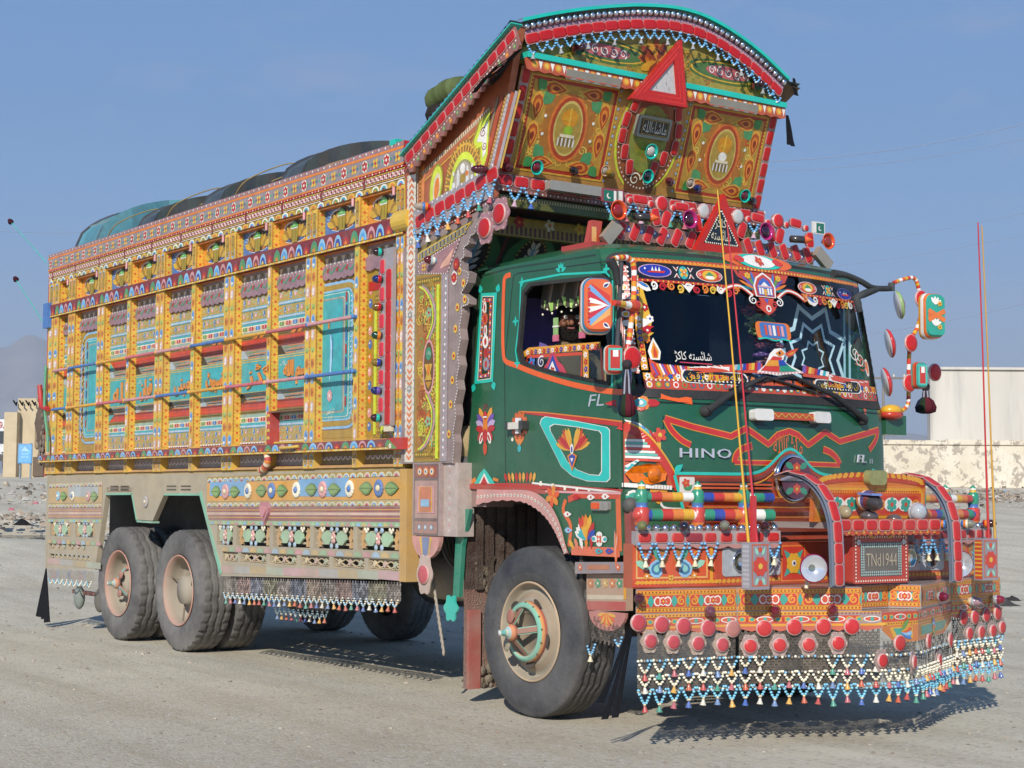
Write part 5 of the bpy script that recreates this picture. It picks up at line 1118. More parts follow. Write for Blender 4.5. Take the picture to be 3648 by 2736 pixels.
for v, lc, rc in ((220, '6f5210', 'R'), (480, '0f3a22', 'O'), (730, '7a6212', 'DB'), (990, '141a5a', 'PU'), (1240, '3a0c12', 'TQ')):
    u, z = S6.at(ZC_(1310, v)); lamp(o, S6.pt(-1.66, z, .0), (-.35, -1, .05), .031, lc, ['DK', rc, rc], ln=.06)
for px_, lc, rc in (((1413, 888), '2a0a0e', 'TQ'), ((1413, 986), '12205a', 'R')): u, z = S6.at(px_); lamp(o, S6.pt(-1.66, z, .0), (-.35, -1, .05), .031, lc, ['DK', rc, rc], ln=.06)
# lower pillar box and its pendant
Y26 = XZ(-1.26); qa = Y26.at(ZE_(1040, 655)); qb = Y26.at(ZE_(1178, 1025)); qc = Y26.at(ZE_(1250, 1028)); x0, x1 = qa[0], qb[0]; z1, z0 = 1.59, qb[1]
mb = MB(); mb.box((x0, -1.26, z0), (x1, -1.1, z1), 'a08a86'); mb.box((x1, -1.23, z0), (qc[0], -1.1, z1), 'b5a39a'); o = mb.build('pillar_box', ENAMEL, TRUCK); A = Art(Y26)
h = z1-z0
for a, b, c in ((.8, .97, '8f4a44'), (.24, .76, 'b08a80'), (.03, .2, 'a5786e')): A.rect(x0+.03, z0+h*a, x1-.03, z0+h*b, c); A.frm(x0+.02, z0+h*a-.01, x1-.02, z0+h*b+.01, .009, '6f5a58', 1)
for k in range(3): u = x0+(x1-x0)*(.28+.22*k); A.ell(u, z0+h*.885, .035, .03, 'O', 2, 10); A.ell(u, z0+h*.885, .02, .02, 'W', 3, 10); A.dot(u, z0+h*.885, .01, 'TB', 4); A.dot(u, z0+h*.115, .018, 'LB', 2); A.dot(u, z0+h*.115, .01, 'W', 3)
for k, (m_, c) in enumerate(((.06, 'PK'), (.09, 'Y'), (.1, 'c8704a'))): A.rect(x0+m_, z0+h*(.28+m_*.5), x1-m_, z0+h*(.72-m_*.5), c, 2+k)
A.rect(x0+.12, z0+h*.4, x1-.12, z0+h*.5, 'LB', 6); A.build('painted_design', ENAMEL, o)
S3 = XZ(-1.23); A = Art(S3); A.dots((x1+.07, z0+.02), (x1+.07, z1), .035, .01, ['c9c0c0', 'PK'], 0, 6); A.build('painted_design', ENAMEL, o)
mb = MB(); cu = (x0+x1)/2; mb.slab(Y26, [(cu+(x1-x0)/2*cos(t), z0-.005+.15*sin(t)) for t in [pi+pi*k/14 for k in range(15)]], -.03, -.0, 'c98a80'); A = Art(Y26)
A.poly([(cu-.045, z0-.01), (cu-.03, z0-.14), (cu+.03, z0-.14), (cu+.045, z0-.01)], '6f7fa8'); A.poly([(cu-.08, z0-.01), (cu-.055, z0-.01), (cu-.03, z0-.13), (cu-.045, z0-.12)][::-1][::-1], 'Y'); A.poly([(cu+.055, z0-.01), (cu+.08, z0-.01), (cu+.045, z0-.12), (cu+.03, z0-.13)][::-1], 'Y'); o2 = mb.build('half_round_drop', ENAMEL, TRUCK); A.build('painted_design', ENAMEL, o2)
def rosplate(par, S, u, v, r, c='RR', pc='9a8488', sc=1.25, lobes=6, tip='CR'):
    mb = MB(); mb.slab(S, [(u+r*(1.5+.14*cos(lobes*t))*cos(t), v+r*sc*(1.5+.14*cos(lobes*t))*sin(t)) for t in [2*pi*k/36 for k in range(36)]], .0, .008, pc); o = mb.build('reflector_plate', DWP if v < 2 else ENAMEL, par)
    A = Art(S, .009)
    for k in range(22): t = 2*pi*k/22; A.dot(u+r*1.4*cos(t), v+r*sc*1.4*sin(t), r*.07, (tip, 'O')[k % 2], 0, 5)
    A.build('painted_design', DWP if v < 2 else ENAMEL, o); q = frame(S.pt(u, v, .009), S.U, S.N)
    e = disc(par, S.pt(u, v, .009), S.U, S.N, r, c); return o
rosplate(TRUCK, Y26, cu, z0-.26, .06, 'c05058', 'c0a59a', 1.5)
# ------------------------------------------------------------------ the crown over the cab
TS = XZ(-1.23)
poly = [(-1.4, 3.1), (-.345, 3.285), (-.33, 3.47), (-.12, 4.17), (-.06, 4.36), (-1.42, 3.66)]
poly_side = poly
mb = MB(); mb.slab(TS, poly, -.05, 0, 'a5522a'); crown = mb.build('crown_side', ENAMEL, TRUCK)
A = Art(TS)
A.poly([(-1.36, 3.1), (-1.24, 3.12), (-1.24, 3.7), (-1.36, 3.64)], 'd9b8a0', 1)
for k in range(10): v = 3.15+k*.05; A.stroke([(-1.335, v), (-1.3, v+.02), (-1.265, v)], .016, 'd9773f', 2)
for x in (-1.35, -1.25): A.dots((x, 3.1), (x, 3.65), .028, .006, 'CR', 2, 5)
A.poly([(-1.2, 3.2), (-1.16, 3.205), (-1.16, 3.66), (-1.2, 3.64)], 'd8803a', 1); A.dots((-1.215, 3.2), (-1.215, 3.64), .03, .009, 'Y', 2, 5)
top0, top1 = P(ZB_, TS, (180, 650), (840, 20)); 
for off, c, w in ((0, 'b5623a', .05), (-.035, 'd9a03a', .012), (.03, 'C', .03)): A.stroke([(top0[0], top0[1]+off), (top1[0], top1[1]+off)], w, c, 1)
A.rope((top0[0], top0[1]+.03), (top1[0], top1[1]+.03), .024, 'C', '8a5a4a', 2)
fr = P(ZB_, TS, (800, 590), (940, 20)); fr[1] = (fr[0][0]+(fr[1][0]-fr[0][0])*1.32, fr[0][1]+(fr[1][1]-fr[0][1])*1.32)
for off, c, w in ((-.07, '8f7a5a', .03), (-.02, 'b0481f', .055), (.035, 'd0a050', .025), (.07, 'a5989a', .045), (.115, 'b0481f', .05), (.16, 'a5989a', .045), (.2, 'c8a040', .03)): A.stroke([(fr[0][0]+off*.9, fr[0][1]), (fr[1][0]+off*.9, fr[1][1])], w*.75, c, 2)
A.dots((fr[0][0]+.062, fr[0][1]), (fr[1][0]+.062, fr[1][1]), .03, .006, 'W', 3, 5); A.dots((fr[0][0]+.03, fr[0][1]), (fr[1][0]+.03, fr[1][1]), .026, .008, 'OL', 3, 5)
# arched mosque window with rays, pear-shaped and heart-shaped mirrors
c = TS.at(ZB_(590, 640)); base0, base1 = P(ZB_, TS, (415, 835), (765, 620)); cu, cz = (base0[0]+base1[0])/2, (base0[1]+base1[1])/2-.02; rw = (base1[0]-base0[0])/2; sl = (base1[1]-base0[1])/(base1[0]-base0[0])*.55
def arch_(r, hh, col, l): A.poly([(cu+r*cos(t), cz+sl*r*cos(t)+max(0, sin(t))*hh) for t in [pi*k/16 for k in range(17)]], col, l)
arch_(rw*1.12, .33, '8a6a2a', 2)
for k in range(19): t = pi*(k+.5)/19; A.stroke([(cu+rw*.82*cos(t), cz+sl*rw*.82*cos(t)+.25*sin(t)), (cu+rw*1.1*cos(t), cz+sl*rw*1.1*cos(t)+.325*sin(t))], .014, 'e0a03a', 3)
for k in range(18): t = pi*(k+1)/19; A.ell(cu+rw*1.0*cos(t), cz+sl*rw*cos(t)+.3*sin(t), .012, .012, 'Y', 4, 5)
arch_(rw*.8, .25, 'LM', 3); arch_(rw*.66, .2, '8f8a5a', 4); arch_(rw*.6, .185, 'a59a8a', 5)
for k in (-2, -1, 1, 2): A.rect(cu+k*.055-.017, cz+sl*k*.055, cu+k*.055+.017, cz+sl*k*.055+(.12 if abs(k) == 1 else .07), 'd9d6d0', 6); A.ell(cu+k*.055, cz+sl*k*.055+.13, .012, .016, 'W', 6, 8)
A.rect(cu-.028, cz, cu+.028, cz+.1, 'GO', 6); A.ell(cu, cz+.14, .03, .035, 'W', 6, 10); A.ell(cu+.05, cz+.1, .02, .02, 'O', 6, 8)
u, v = TS.at(ZB_(320, 730))
A.ell(u, v, .085, .16, '9a8a2a', 2, 16, -.2); A.ell(u, v, .07, .14, 'LM', 3, 16, -.2); A.ell(u+.01, v-.01, .045, .1, 'C', 4, 14, -.2); A.ell(u+.012, v-.015, .03, .075, 'O', 5, 12, -.2)
u, v = TS.at(ZB_(770, 280))
A.poly([(u+.1, v+.2), (u-.03, v+.14), (u-.11, v+.02), (u-.1, v-.06), (u-.03, v-.06), (u-.03, v-.16), (u+.03, v-.2), (u+.085, v-.1)], '9a8a2a', 2); A.poly([(u+.09, v+.17), (u-.02, v+.12), (u-.09, v+.01), (u-.08, v-.045), (u-.01, v-.04), (u-.015, v-.15), (u+.03, v-.175), (u+.07, v-.1)], 'LM', 3)
A.poly([(u+.075, v+.12), (u-.01, v+.07), (u-.055, v+.0), (u+.01, v-.01), (u+.015, v-.12), (u+.05, v-.09)], 'W', 4); A.scroll(u+.02, v+.05, .035, 1, '8a2a34', 5); A.scroll(u+.035, v-.04, .03, 3, '8a2a34', 5)
A.build('painted_design', ENAMEL, crown)
# reflector band at the foot of the crown side, with bead garlands
b0, b1 = P(ZB_, TS, (165, 1070), (875, 615))
mb = MB(); mb.slab(XZ(-1.235), [(b0[0]-.06, b0[1]-.1), (-.33, 3.3), (-.325, 3.5), (b0[0]-.06, b0[1]+.075)], 0, .02, '9a8f92'); band = mb.build('reflector_band', ENAMEL, TRUCK); SB_ = XZ(-1.256)
pts = [SB_.at(ZB_(*q)) for q in ((162, 1070), (255, 1010), (356, 945), (455, 885), (555, 825), (655, 760), (762, 692), (872, 618))]
for k, (u, v) in enumerate(pts): reflector(band, SB_.pt(u, v), (1, 0, .2), (0, -1, 0), .115, .085)
A = Art(SB_); A.dots((pts[0][0]-.06, pts[0][1]+.07), (pts[-1][0]+.03, pts[-1][1]+.07), .06, .01, 'CH', 0, 7); A.dots((pts[0][0]-.06, pts[0][1]-.19+.05), (pts[-1][0]+.03, pts[-1][1]-.19+.03), .03, .007, ['W', 'PK'], 0, 5); A.build('painted_design', ENAMEL, band)
for k, (u, v) in enumerate(pts): garland(band, SB_.pt(u-.055, v-.06, .02), SB_.pt(u+.055, v-.045, .02), .09, ('6fb0dc',), 'W', BC[(k*3+1) % 8], .0115)
for q, lc, rc in (((255, 930), '9a8a7a', ['R', 'O', 'SK']), ((825, 565), '4a1018', ['4a1018'])): u, v = SB_.at(ZB_(*q)); lamp(band, SB_.pt(u, v, 0), (-.5, -1, 0), .03, lc, rc, ln=.09)
# side eave: sloping fascia with reflectors and chrome balls
EA = XZ(-1.32); e0, e1 = EA.at(ZB_(28, 500)), (.035, 4.275); dx, dz = e1[0]-e0[0], e1[1]-e0[1]; ln = sqrt(dx*dx+dz*dz); ES = Surf((e0[0], -1.32, e0[1]), (dx, 0, dz), (-dz, 0, dx))
mb = MB(); out = [(0, -.085), (ln, -.085), (ln, .075), (-.03, .075)]; mb.slab(ES, [(0, -.06)]+[(ln*k/40, -.075-.022*(k % 2)) for k in range(41)]+[(ln, .075), (-.03, .075)], -.02, 0, '8f5a50'); eave = mb.build('eave_fascia', ENAMEL, TRUCK)
n = 13
for k in range(n): u = ln*(k+.5)/n; reflector(eave, ES.pt(u, .02), ES.U, ES.N, ln/n*.9, .062)
A = Art(ES); A.dots((0, -.03), (ln, -.03), .035, .008, ['W', 'P'], 0, 6); A.along((0, -.055), (ln, -.055), .09, lambda u, v, i: (A.dot(u, v, .018, ('O', 'MT')[i % 2], 0), A.dot(u, v, .008, 'Y', 1))); A.build('painted_design', ENAMEL, eave)
for k in range(27):
    mb = MB(); mb.ball((0, 0, 0), .022, 'CH', 10, 8); link('chrome_ball', proto(('chrome_ball',), lambda m_: m_.ball((0, 0, 0), .022, 'CH', 10, 8), CHROME), eave, Matrix.Translation(ES.pt(ln*(k+.3)/27, .095, .0)))
mb = MB(); mb.slab(ES, [(-.03, .075), (ln+.02, .075), (ln+.02, .083), (-.03, .083)], -.06, .03, 'TQ'); mb.build('eave_trim', GLOSS, eave)
mb = MB(); mb.add([ES.pt(0, -.06, -.012), ES.pt(ln, -.07, -.012), V3((-.1, -1.235, 4.28)), V3((-1.36, -1.235, 3.6))], [(0, 1, 2, 3)], '8a5020'); mb.add([ES.pt(0, -.06, -.012), ES.pt(ln, -.07, -.012), V3((-.1, -1.235, 4.28)), V3((-1.36, -1.235, 3.6))], [(3, 2, 1, 0)], '8a5020'); mb.build('eave_soffit', ENAMEL, TRUCK)
# ---- front arch
TA = Surf((-.075, 0, 0), (0, 1, 0), (0, 0, 1))
outer = bez(P(ZT_, TA, (640, 125), (800, 92), (1000, 62), (1200, 45), (1330, 42), (1500, 55), (1640, 92), (1760, 150), (1880, 228), (1990, 315), (2135, 455)), 5)
def inset(pts, d):
    o = []
    for i, p in enumerate(pts):
        a, b = pts[max(i-1, 0)], pts[min(i+1, len(pts)-1)]; tx, ty = b[0]-a[0], b[1]-a[1]; q = sqrt(tx*tx+ty*ty); o.append((p[0]+ty/q*d, p[1]-tx/q*d))
    return o
inner = inset(outer, .155)
def arcstrip(mb, S, o_, i_, h0, h1, c):
    n = len(o_); vs = [S.pt(*p, h1) for p in o_]+[S.pt(*p, h1) for p in i_]; mb.add(vs, [(n+k, n+k+1, k+1, k) for k in range(n-1)], c)
    if h0 != h1:
        v2 = [S.pt(*p, h0) for p in i_]; mb.add(vs[n:]+v2, [(n+k, n+k+1, k+1, k) for k in range(n-1)], c); mb.add([S.pt(*p, h0) for p in o_]+vs[:n], [(n+k, n+k+1, k+1, k) for k in range(n-1)], c)
mb = MB(); arcstrip(mb, TA, outer, inner, -.06, 0, '6a4a48'); arch = mb.build('arch_fascia', ENAMEL, TRUCK)
A = Art(TA)
arcstrip(A, TA, inset(outer, .062), inset(outer, .082), 0, .002, '8a6a8a')
def arcpos(pts, n):
    L_ = [0]
    for a, b in zip(pts, pts[1:]): L_.append(L_[-1]+sqrt((b[0]-a[0])**2+(b[1]-a[1])**2))
    o = []
    for k in range(n):
        t = L_[-1]*(k+.5)/n; i = max(j for j in range(len(L_)-1) if L_[j] <= t); q = (t-L_[i])/(L_[i+1]-L_[i]); a, b = pts[i], pts[i+1]; o.append((a[0]+(b[0]-a[0])*q, a[1]+(b[1]-a[1])*q, b[0]-a[0], b[1]-a[1]))
    return o
for u, v, dx, dy in arcpos(inset(outer, .072), 90): A.dot(u, v, .007, 'PK', 2, 5)
A.build('painted_design', ENAMEL, arch)
for u, v, dx, dy in arcpos(inset(outer, .115), 21): reflector(arch, TA.pt(u, v), (0, dx, dy), (1, 0, 0), .112, .064)
for u, v, dx, dy in arcpos(inset(outer, .035), 48): link('chrome_ball', proto(('chrome_ball',), None, None), arch, Matrix.Translation(TA.pt(u, v, .012)))
gp = arcpos(inset(outer, .16), 30)
for k, (u, v, dx, dy) in enumerate(gp):
    q = sqrt(dx*dx+dy*dy); e = .044; garland(arch, TA.pt(u-dx/q*e, v-dy/q*e, .015), TA.pt(u+dx/q*e, v+dy/q*e, .015), .055, ('6fb0dc', '6fb0dc', '1a1a20') if k % 3 == 0 else ('6fb0dc',), 'W', None if k % 3 else '9a9a9a', .0095)
mb = MB(); arcstrip(mb, TA, inset(outer, -.022), outer, -.08, .03, 'TQ'); mb.build('arch_trim', GLOSS, arch)
# roof shell of the crown
R_ = []
for i in range(7):
    t = i/6; row = []
    for j in range(25):
        y = -1.3+2.6*j/24; k = min(range(len(outer)), key=lambda q: abs(outer[q][0]-y))
        zf = outer[k][1]-.005; zr = 3.70+.16*(1-(y/1.3)**2); row.append(V3((-.06-1.28*t, y, zf+(zr-zf)*t)))
    R_.append(row)
mb = MB(); mb.grid(R_, '4a5a52'); mb.grid([[p-V3((0, 0, .03)) for p in r] for r in R_][::-1], '6a4a2a'); mb.build('crown_roof', ENAMEL, TRUCK)
mb = MB(); mb.slab(XZ(1.18), [(u-.16, v) for u, v in poly_side], -.05, 0, '8a5a3a'); mb.build('crown_far_side', ENAMEL, TRUCK)
# tympanum
TY_ = Surf((-.15, 0, 0), (0, 1, 0), (0, 0, 1)); zb = 4.21
tp = inset(outer, .12); tp = [p for p in tp if abs(p[0]) < 1.17]
mb = MB(); mb.slab(TY_, tp[::-1]+[(-1.15, zb-.05), (1.15, zb-.05)], -.03, 0, 'a08a38'); tym = mb.build('tympanum', EMBOSS, TRUCK); A = Art(TY_)
for sg, (cu, cz) in ((-1, TY_.at(ZT_(1130, 290))), (1, TY_.at(ZT_(1790, 410)))):
    A.ell(cu, cz, .36, .085, '4f6a2a', 0, 24); A.ell(cu, cz, .33, .07, 'd0a030', 1, 24); A.ell(cu, cz, .31, .06, '4a6a34', 2, 24); A.ell(cu+sg*.03, cz, .22, .046, 'b05a5a', 3, 20)
    for k in range(5): A.scroll(cu+sg*.03-.16+.08*k, cz, .034, k*1.3, 'W', 4, .009)
    for k in range(9): A.scroll(cu-sg*(.36+.05*(k % 3)), cz-.06+.06*(k//3), .035, k, 'd08a2a', 3); A.petal(cu+sg*(.3+.02*k), cz+.05, pi/2+.3*k, .08, .03, ('c89a2a', '8a3a1a')[k % 2], 1)
    A.ell(cu-sg*.47, cz, .05, .14, '9aa52a', 1, 14)
for k in range(12): A.petal(.0, 4.36, 2*pi*k/12, .17, .06, ('b5541f', 'c8902a', '8a3a18')[k % 3], 2+k % 3)
for k in range(70): A.scroll(random.uniform(-.95, .95), 4.24+random.uniform(0, .2), random.uniform(.02, .04), random.uniform(0, 6), random.choice(('a8842a', '7a8a2a', '9a4a1a')), 0)
A.build('embossed_design', EMBOSS, tym)
for px_ in ((935, 288), (1940, 487)): u, v = TY_.at(ZT_(*px_)); lamp(tym, TY_.pt(u, v), (1, 0, 0), .036, '2a0a14', ['DK', '6a2a1a'], ln=.1)
# turquoise bar with a dropped valance
mb = MB(); mb.box((-.16, -1.16, 4.185), (-.06, 1.16, 4.222), 'TQ'); bar = mb.build('crown_bar', GLOSS, TRUCK); TV = Surf((-.075, 0, 0), (0, 1, 0), (0, 0, 1))
mb = MB(); mb.slab(TV, [(-1.16+2.32*k/48, 4.112-.012*(k % 2)) for k in range(49)]+[(1.16, 4.185), (-1.16, 4.185)], -.02, 0, 'b04a2a'); v_ = mb.build('valance', ENAMEL, bar); A = Art(TV)
A.along((-1.14, 4.15), (1.14, 4.15), .095, lambda u, v, i: (A.dot(u, v, .03, 'O', 0, 10), A.dot(u, v, .018, 'Y', 1), A.poly([(u+.03, v+.025), (u+.065, v+.025), (u+.0475, v-.03)][::-1], 'W', 0))); A.build('painted_design', ENAMEL, v_)
# ---- front face of the crown leaning forward
TF = Surf((-.361, 0, 3.48), (0, 1, 0), (.225, 0, .67)); HT = .705
mb = MB(); mb.slab(TF, [(-1.17, 0), (1.17, 0), (1.14, HT), (-1.14, HT)], -.04, 0, '6e3a1c'); face = mb.build('crown_face', EMBOSS, TRUCK); A = Art(TF)
A.rect(-1.15, .0, 1.15, HT, 'b0803a'); 
for s in (-1, 1):
    A.poly([(s*1.17, 0), (s*1.1, 0), (s*1.07, HT), (s*1.14, HT)][::s], '9a8f90', 1)
    a, b = (s*.36, s*1.03) if s > 0 else (-1.03, -.36)
    A.rect(a-.03, .04, b+.03, HT-.04, 'a82a1c', 1); A.rect(a, .07, b, HT-.07, 'b58a34', 2); [A.scroll(random.uniform(a+.04, b-.04), random.uniform(.11, HT-.11), random.uniform(.02, .04), k, random.choice(('e0b84a', '8f9a3a', 'c8702a', 'b8421f', 'e0c860', 'd8902a')), 3, .009) for k in range(90)]; A.frm(a-.035, .035, b+.035, HT-.035, .012, 'd0a038', 2)
    cu, cv = (a+b)/2, HT/2; W2, H2 = (b-a)/2, HT/2-.07
    A.poly([(cu+x*W2, cv+y*H2) for x, y in ((-.5, -.75), (.5, -.75), (.62, -.5), (.62, .5), (.5, .75), (-.5, .75), (-.62, .5), (-.62, -.5))], 'a86a24', 3); A.ell(cu, cv, .16, .23, 'd0702a', 4, 24); A.ell(cu, cv, .14, .21, 'a83a1a', 5, 24); A.ell(cu, cv, .118, .185, 'c8b060', 6, 24); A.ell(cu, cv, .105, .168, 'a88a3a', 7, 24)
    A.ell(cu, cv+.07, .07, .06, 'd08a1a', 8, 12); A.rect(cu-.006, cv+.02, cu+.006, cv+.14, 'Y', 9); A.ell(cu, cv-.015, .04, .035, '8fb02a' if s < 0 else 'W', 9, 10); A.rect(cu-.06, cv-.06, cu+.06, cv-.04, 'C', 9)
    for k in range(9): A.rect(cu-.07+.016*k, cv-.12, cu-.06+.016*k, cv-.065, ('CH', '6a5a3a')[k % 2], 8)
    A.text('اللہ محمد'.replace('ح', 'م'), cu, cv+.075, .05, 'Y', 10, w=.12)
    drops = [(x, y, g) for x, y, g in ((-.45, .86, 0), (.45, .86, pi), (-.45, -.86, 0), (.45, -.86, pi), (-.83, .38, -pi/2), (-.83, -.3, -pi/2), (.83, .38, -pi/2), (.83, -.3, -pi/2))]
    for x, y, g in drops:
        for sc, c, l in ((1, 'd8a03a', 4), (.8, 'b04a18', 5), (.55, 'd8802a', 6), (.3, '8a2a14', 7)):
            L_, W_ = .105*sc, .05*sc; u0, v0 = cu+x*W2, cv+y*H2
            A.poly([(u0+(q*cos(g)-w*sin(g)), v0+(q*sin(g)+w*cos(g))) for q, w in ((L_, 0), (.3*L_, W_*.75), (-.3*L_, W_), (-.8*L_, W_*.7), (-L_, 0), (-.8*L_, -W_*.7), (-.3*L_, -W_), (.3*L_, -W_*.75))][::-1], c, l)
    for x in (-1, 1):
        for y in (-1, 1): A.leaf(cu+x*W2*.72, cv+y*H2*.8, atan2(y, x), .09, .075, '3f8a4a', 6); A.leaf(cu+x*W2*.5, cv+y*H2*.52, atan2(y, x), .1, .11, '4a8f5a', 4); A.dot(cu+x*.2, cv+y*.06, .012, 'W', 6)
    A.dots((s*.31, .03), (s*.31, HT-.03), .03, .01, ['LB', 'c8a040'], 2, 5); A.dots((s*1.06, .03), (s*1.045, HT-.03), .026, .008, 'd0a838', 3, 5)
A.ell(0, HT*.52, .285, .37, 'c9cf3a', 2, 30); A.ell(0, HT*.52, .265, .355, '8f4a20', 3, 30); A.poly([(-.12, .0), (.12, .0), (.16, .16), (-.16, .16)], '6a3a1c', 3)
for k in range(54): t = 2*pi*k/54; A.dot(.25*cos(t), HT*.52+.335*sin(t), .0075, 'd9d0c0', 4, 5)
A.ell(0, HT*.53, .2, .27, '8a3a1a', 4, 26); A.ell(0, HT*.53, .165, .235, '7f8434', 5, 26)
for k in range(26): A.scroll(random.uniform(-.12, .12), HT*.53+random.uniform(-.17, .17), .03, k, random.choice(('a8842a', '8a9a2a', 'c07a2a')), 6)
A.scroll(-.05, .09, .05, 0, 'CR', 6); A.scroll(.05, .09, .05, pi, 'CR', 6, mir=-1)
A.build('embossed_design', EMBOSS, face)
for s in (-1, 1):
    for k in range(6): v = HT*(k+.5)/6; reflector(face, TF.pt(s*(1.135-.03*v/HT), v, .002), TF.V, TF.N, .1, .058)
for q in ((1280, 585), (1228, 670), (1205, 762), (1218, 852), (1245, 938), (1522, 640), (1522, 738), (1500, 832), (1435, 893), (1378, 950)):
    u, v = TF.at(ZT_(*q)); ax = TF.V*(v-HT*.5)*0+TF.V+TF.U*(.25 if u*(v-.36) < 0 else -.25)*min(1, abs(v-.36)*4); reflector(face, TF.pt(u, v, .012), ax, TF.N, .1, .055)
def board(par, name, S, u, v, w, h, th, fr_c, in_c, mt=GLOSS):
    mb = MB(); mb.slab(S, rr_pts(u-w/2, v-h/2, u+w/2, v+h/2, .015), 0, th, fr_c); mb.slab(S, rr_pts(u-w/2+.02, v-h/2+.02, u+w/2-.02, v+h/2-.02, .01), th, th+.003, in_c); return mb.build(name, mt, par)
u, v = TF.at(ZT_(1368, 715)); o = board(face, 'name_board', TF, u, v, .29, .15, .05, '8a8f86', '15120f'); A = Art(TF, .055); A.text('ماشاءاللہ', u, v, .085, 'd9d4c8', 0, w=.21); A.frm(u-.115, v-.052, u+.115, v+.052, .005, 'GO', 0); A.build('lettering', ENAMEL, o)
def cup(par, S, q, r, lens, ring, dirn=None, dep=.07):
    u, v = S.at(ZT_(*q)) if q[0] > 3 else q; n = dirn or S.N
    def f(mb): mb.lathe((0, 0, 0), (0, 0, 1), [(0, 0), (.3, 0), (.45, .4), (1., 1.), (1.06, 1.02), (1.05, 1.1), (.92, 1.05), (.8, .85)], [ring]*7, 20); mb.ball((0, 0, .75), .72, lens, 14, 8, (1, 1, .6))
    return link('cup_lamp', proto(('cup_lamp', lens, ring), f, LENS), par, frame(S.pt(u, v, .01), S.U, n) @ Matrix.Scale(r, 4))
cup(face, TF, (1345, 845), .052, 'b8b4ac', 'TQ'); 
for q, lens, ring in (((705, 935), '6a1420', 'TQ'), ((1328, 985), '20202a', 'TQ'), ((1875, 1095), '5a1420', 'TQ')): cup(face, TF, q, .047, lens, ring)
for q, lens, rings in (((575, 948), '5a1420', ['O', 'SK', '5a1420']), ((940, 968), '14141a', ['O', 'DB', '14141a']), ((1145, 985), '8a6a12', ['SK', 'O', '8a6a12']), ((1475, 1028), '5a1420', ['SK', 'O', 'DB']), ((1630, 1068), '14205a', ['O', 'R', 'SK']), ((1940, 1138), '101418', ['DB', 'O', 'LB'])): u, v = TF.at(ZT_(*q)); lamp(face, TF.pt(u, v, .02), (.5, -.6, 0), .03, lens, rings, ln=.1)
for q in ((1095, 955), (1573, 1025)): cup(face, TF, q, .036, '9a9080', 'd0b090')
# plain fluorescent lamps
for q, w, S in (((1018, 437), .46, TF), ((1806, 587), .46, TF), ((920, 1068), .44, None)):
    if S is None: S = Surf((-.3, 0, 0), (0, 1, 0), (0, 0, 1))
    u, v = S.at(ZT_(*q)); mb = MB(); mb.slab(S, rr_pts(u-w/2, v-.032, u+w/2, v+.032, .01), .01, .07, '8f8a80'); mb.build('tube_lamp', GLOSS, face)
# reflector band at the foot of the front with garlands
TBS = Surf((-.335, 0, 0), (0, 1, 0), (0, 0, 1))
mb = MB(); n = 24; tp = [(-1.2+2.4*k/n, 3.475-.012*cos((k/n-.5)*pi)) for k in range(n+1)]; mb.slab(TBS, [(u, v-.115) for u, v in tp]+tp[::-1], -.03, 0, '7a4a42'); fb = mb.build('front_reflector_band', ENAMEL, TRUCK); A = Art(TBS)
for u, v in tp: A.dot(u, v-.012, .011, 'CH', 0, 7)
A.dots((-1.2, 3.365), (1.2, 3.365), .032, .007, ['PK', 'W'], 0, 5); A.build('studs', ENAMEL, fb, kind='stuff')
for k in range(18): u = -1.14+2.28*k/17; v = 3.43-.012*cos(u/2.4*pi); reflector(fb, TBS.pt(u, v), (0, 1, 0), (1, 0, 0), .112, .068, 'b81e20')
for k in range(17):
    u = -1.14+2.28*k/17+.067
    if not -.82 < u < -.38: garland(fb, TBS.pt(u-.055, 3.385, .02), TBS.pt(u+.055, 3.385, .02), .085, ('6fb0dc',), 'W', ['c8a0b0', '3f62a8', '3f8f7a', 'b8606a'][k % 4], .0115)
u, v = TBS.at(ZT_(1150, 1105)); mb = MB(); mb.slab(TBS, rr_pts(u-.08, v-.04, u+.08, v+.045, .01), .02, .04, '8a2a3a'); o = mb.build('flag_plate', GLOSS, fb); A = Art(TBS, .042); A.rect(u-.065, v-.03, u+.03, v+.035, '1f7a5a'); A.rect(u+.03, v-.03, u+.065, v+.035, 'W'); A.ell(u-.015, v, .022, .022, 'W', 1, 12); A.ell(u-.008, v+.005, .018, .018, '1f7a5a', 2, 12); A.build('painted_design', ENAMEL, o)
# soffit and painted back wall under the crown
mb = MB(); mb.add([(-.36, -1.2, 3.36), (-.36, 1.2, 3.36), (-.75, 1.2, 3.3), (-.75, -1.2, 3.3)], [(3, 2, 1, 0)], '4a1a1c'); mb.add([(-.75, -1.2, 3.3), (-.75, 1.2, 3.3), (-1.2, 1.2, 2.75), (-1.2, -1.2, 2.75)], [(3, 2, 1, 0), (0, 1, 2, 3)], '16442a'); sof = mb.build('crown_soffit', ENAMEL, TRUCK)
SS = Surf((-1.2, 0, 2.75), (0, 1, 0), (.45, 0, .55)); A = Art(SS)
for k in range(5):
    cu = -.96+.48*k; A.poly([(cu+.2*(1+.1*cos(4*t))*cos(t), .36+.27*(1+.12*cos(4*t))*sin(t)) for t in [2*pi*q/32 for q in range(32)]], '2f7a44', 0); A.ell(cu, .36, .13, .19, '1a1a12', 1, 20)
    for q in range(30): t = 2*pi*q/30; A.dot(cu+.12*cos(t), .36+.175*sin(t), .009, 'Y', 2, 5)
    for q in range(5):
        for s in (-1, 1): A.petal(cu, .24+.05*q, pi/2+s*(1.-.15*q), .085, .035, 'W', 2)
    A.petal(cu, .22, pi/2, .28, .03, 'LB', 3); A.rect(cu+.215, .02, cu+.235, .7, 'M', 0); A.flower(cu+.225, .64, .05, 'R', 'Y', 6, 1)
A.build('painted_design', ENAMEL, sof)
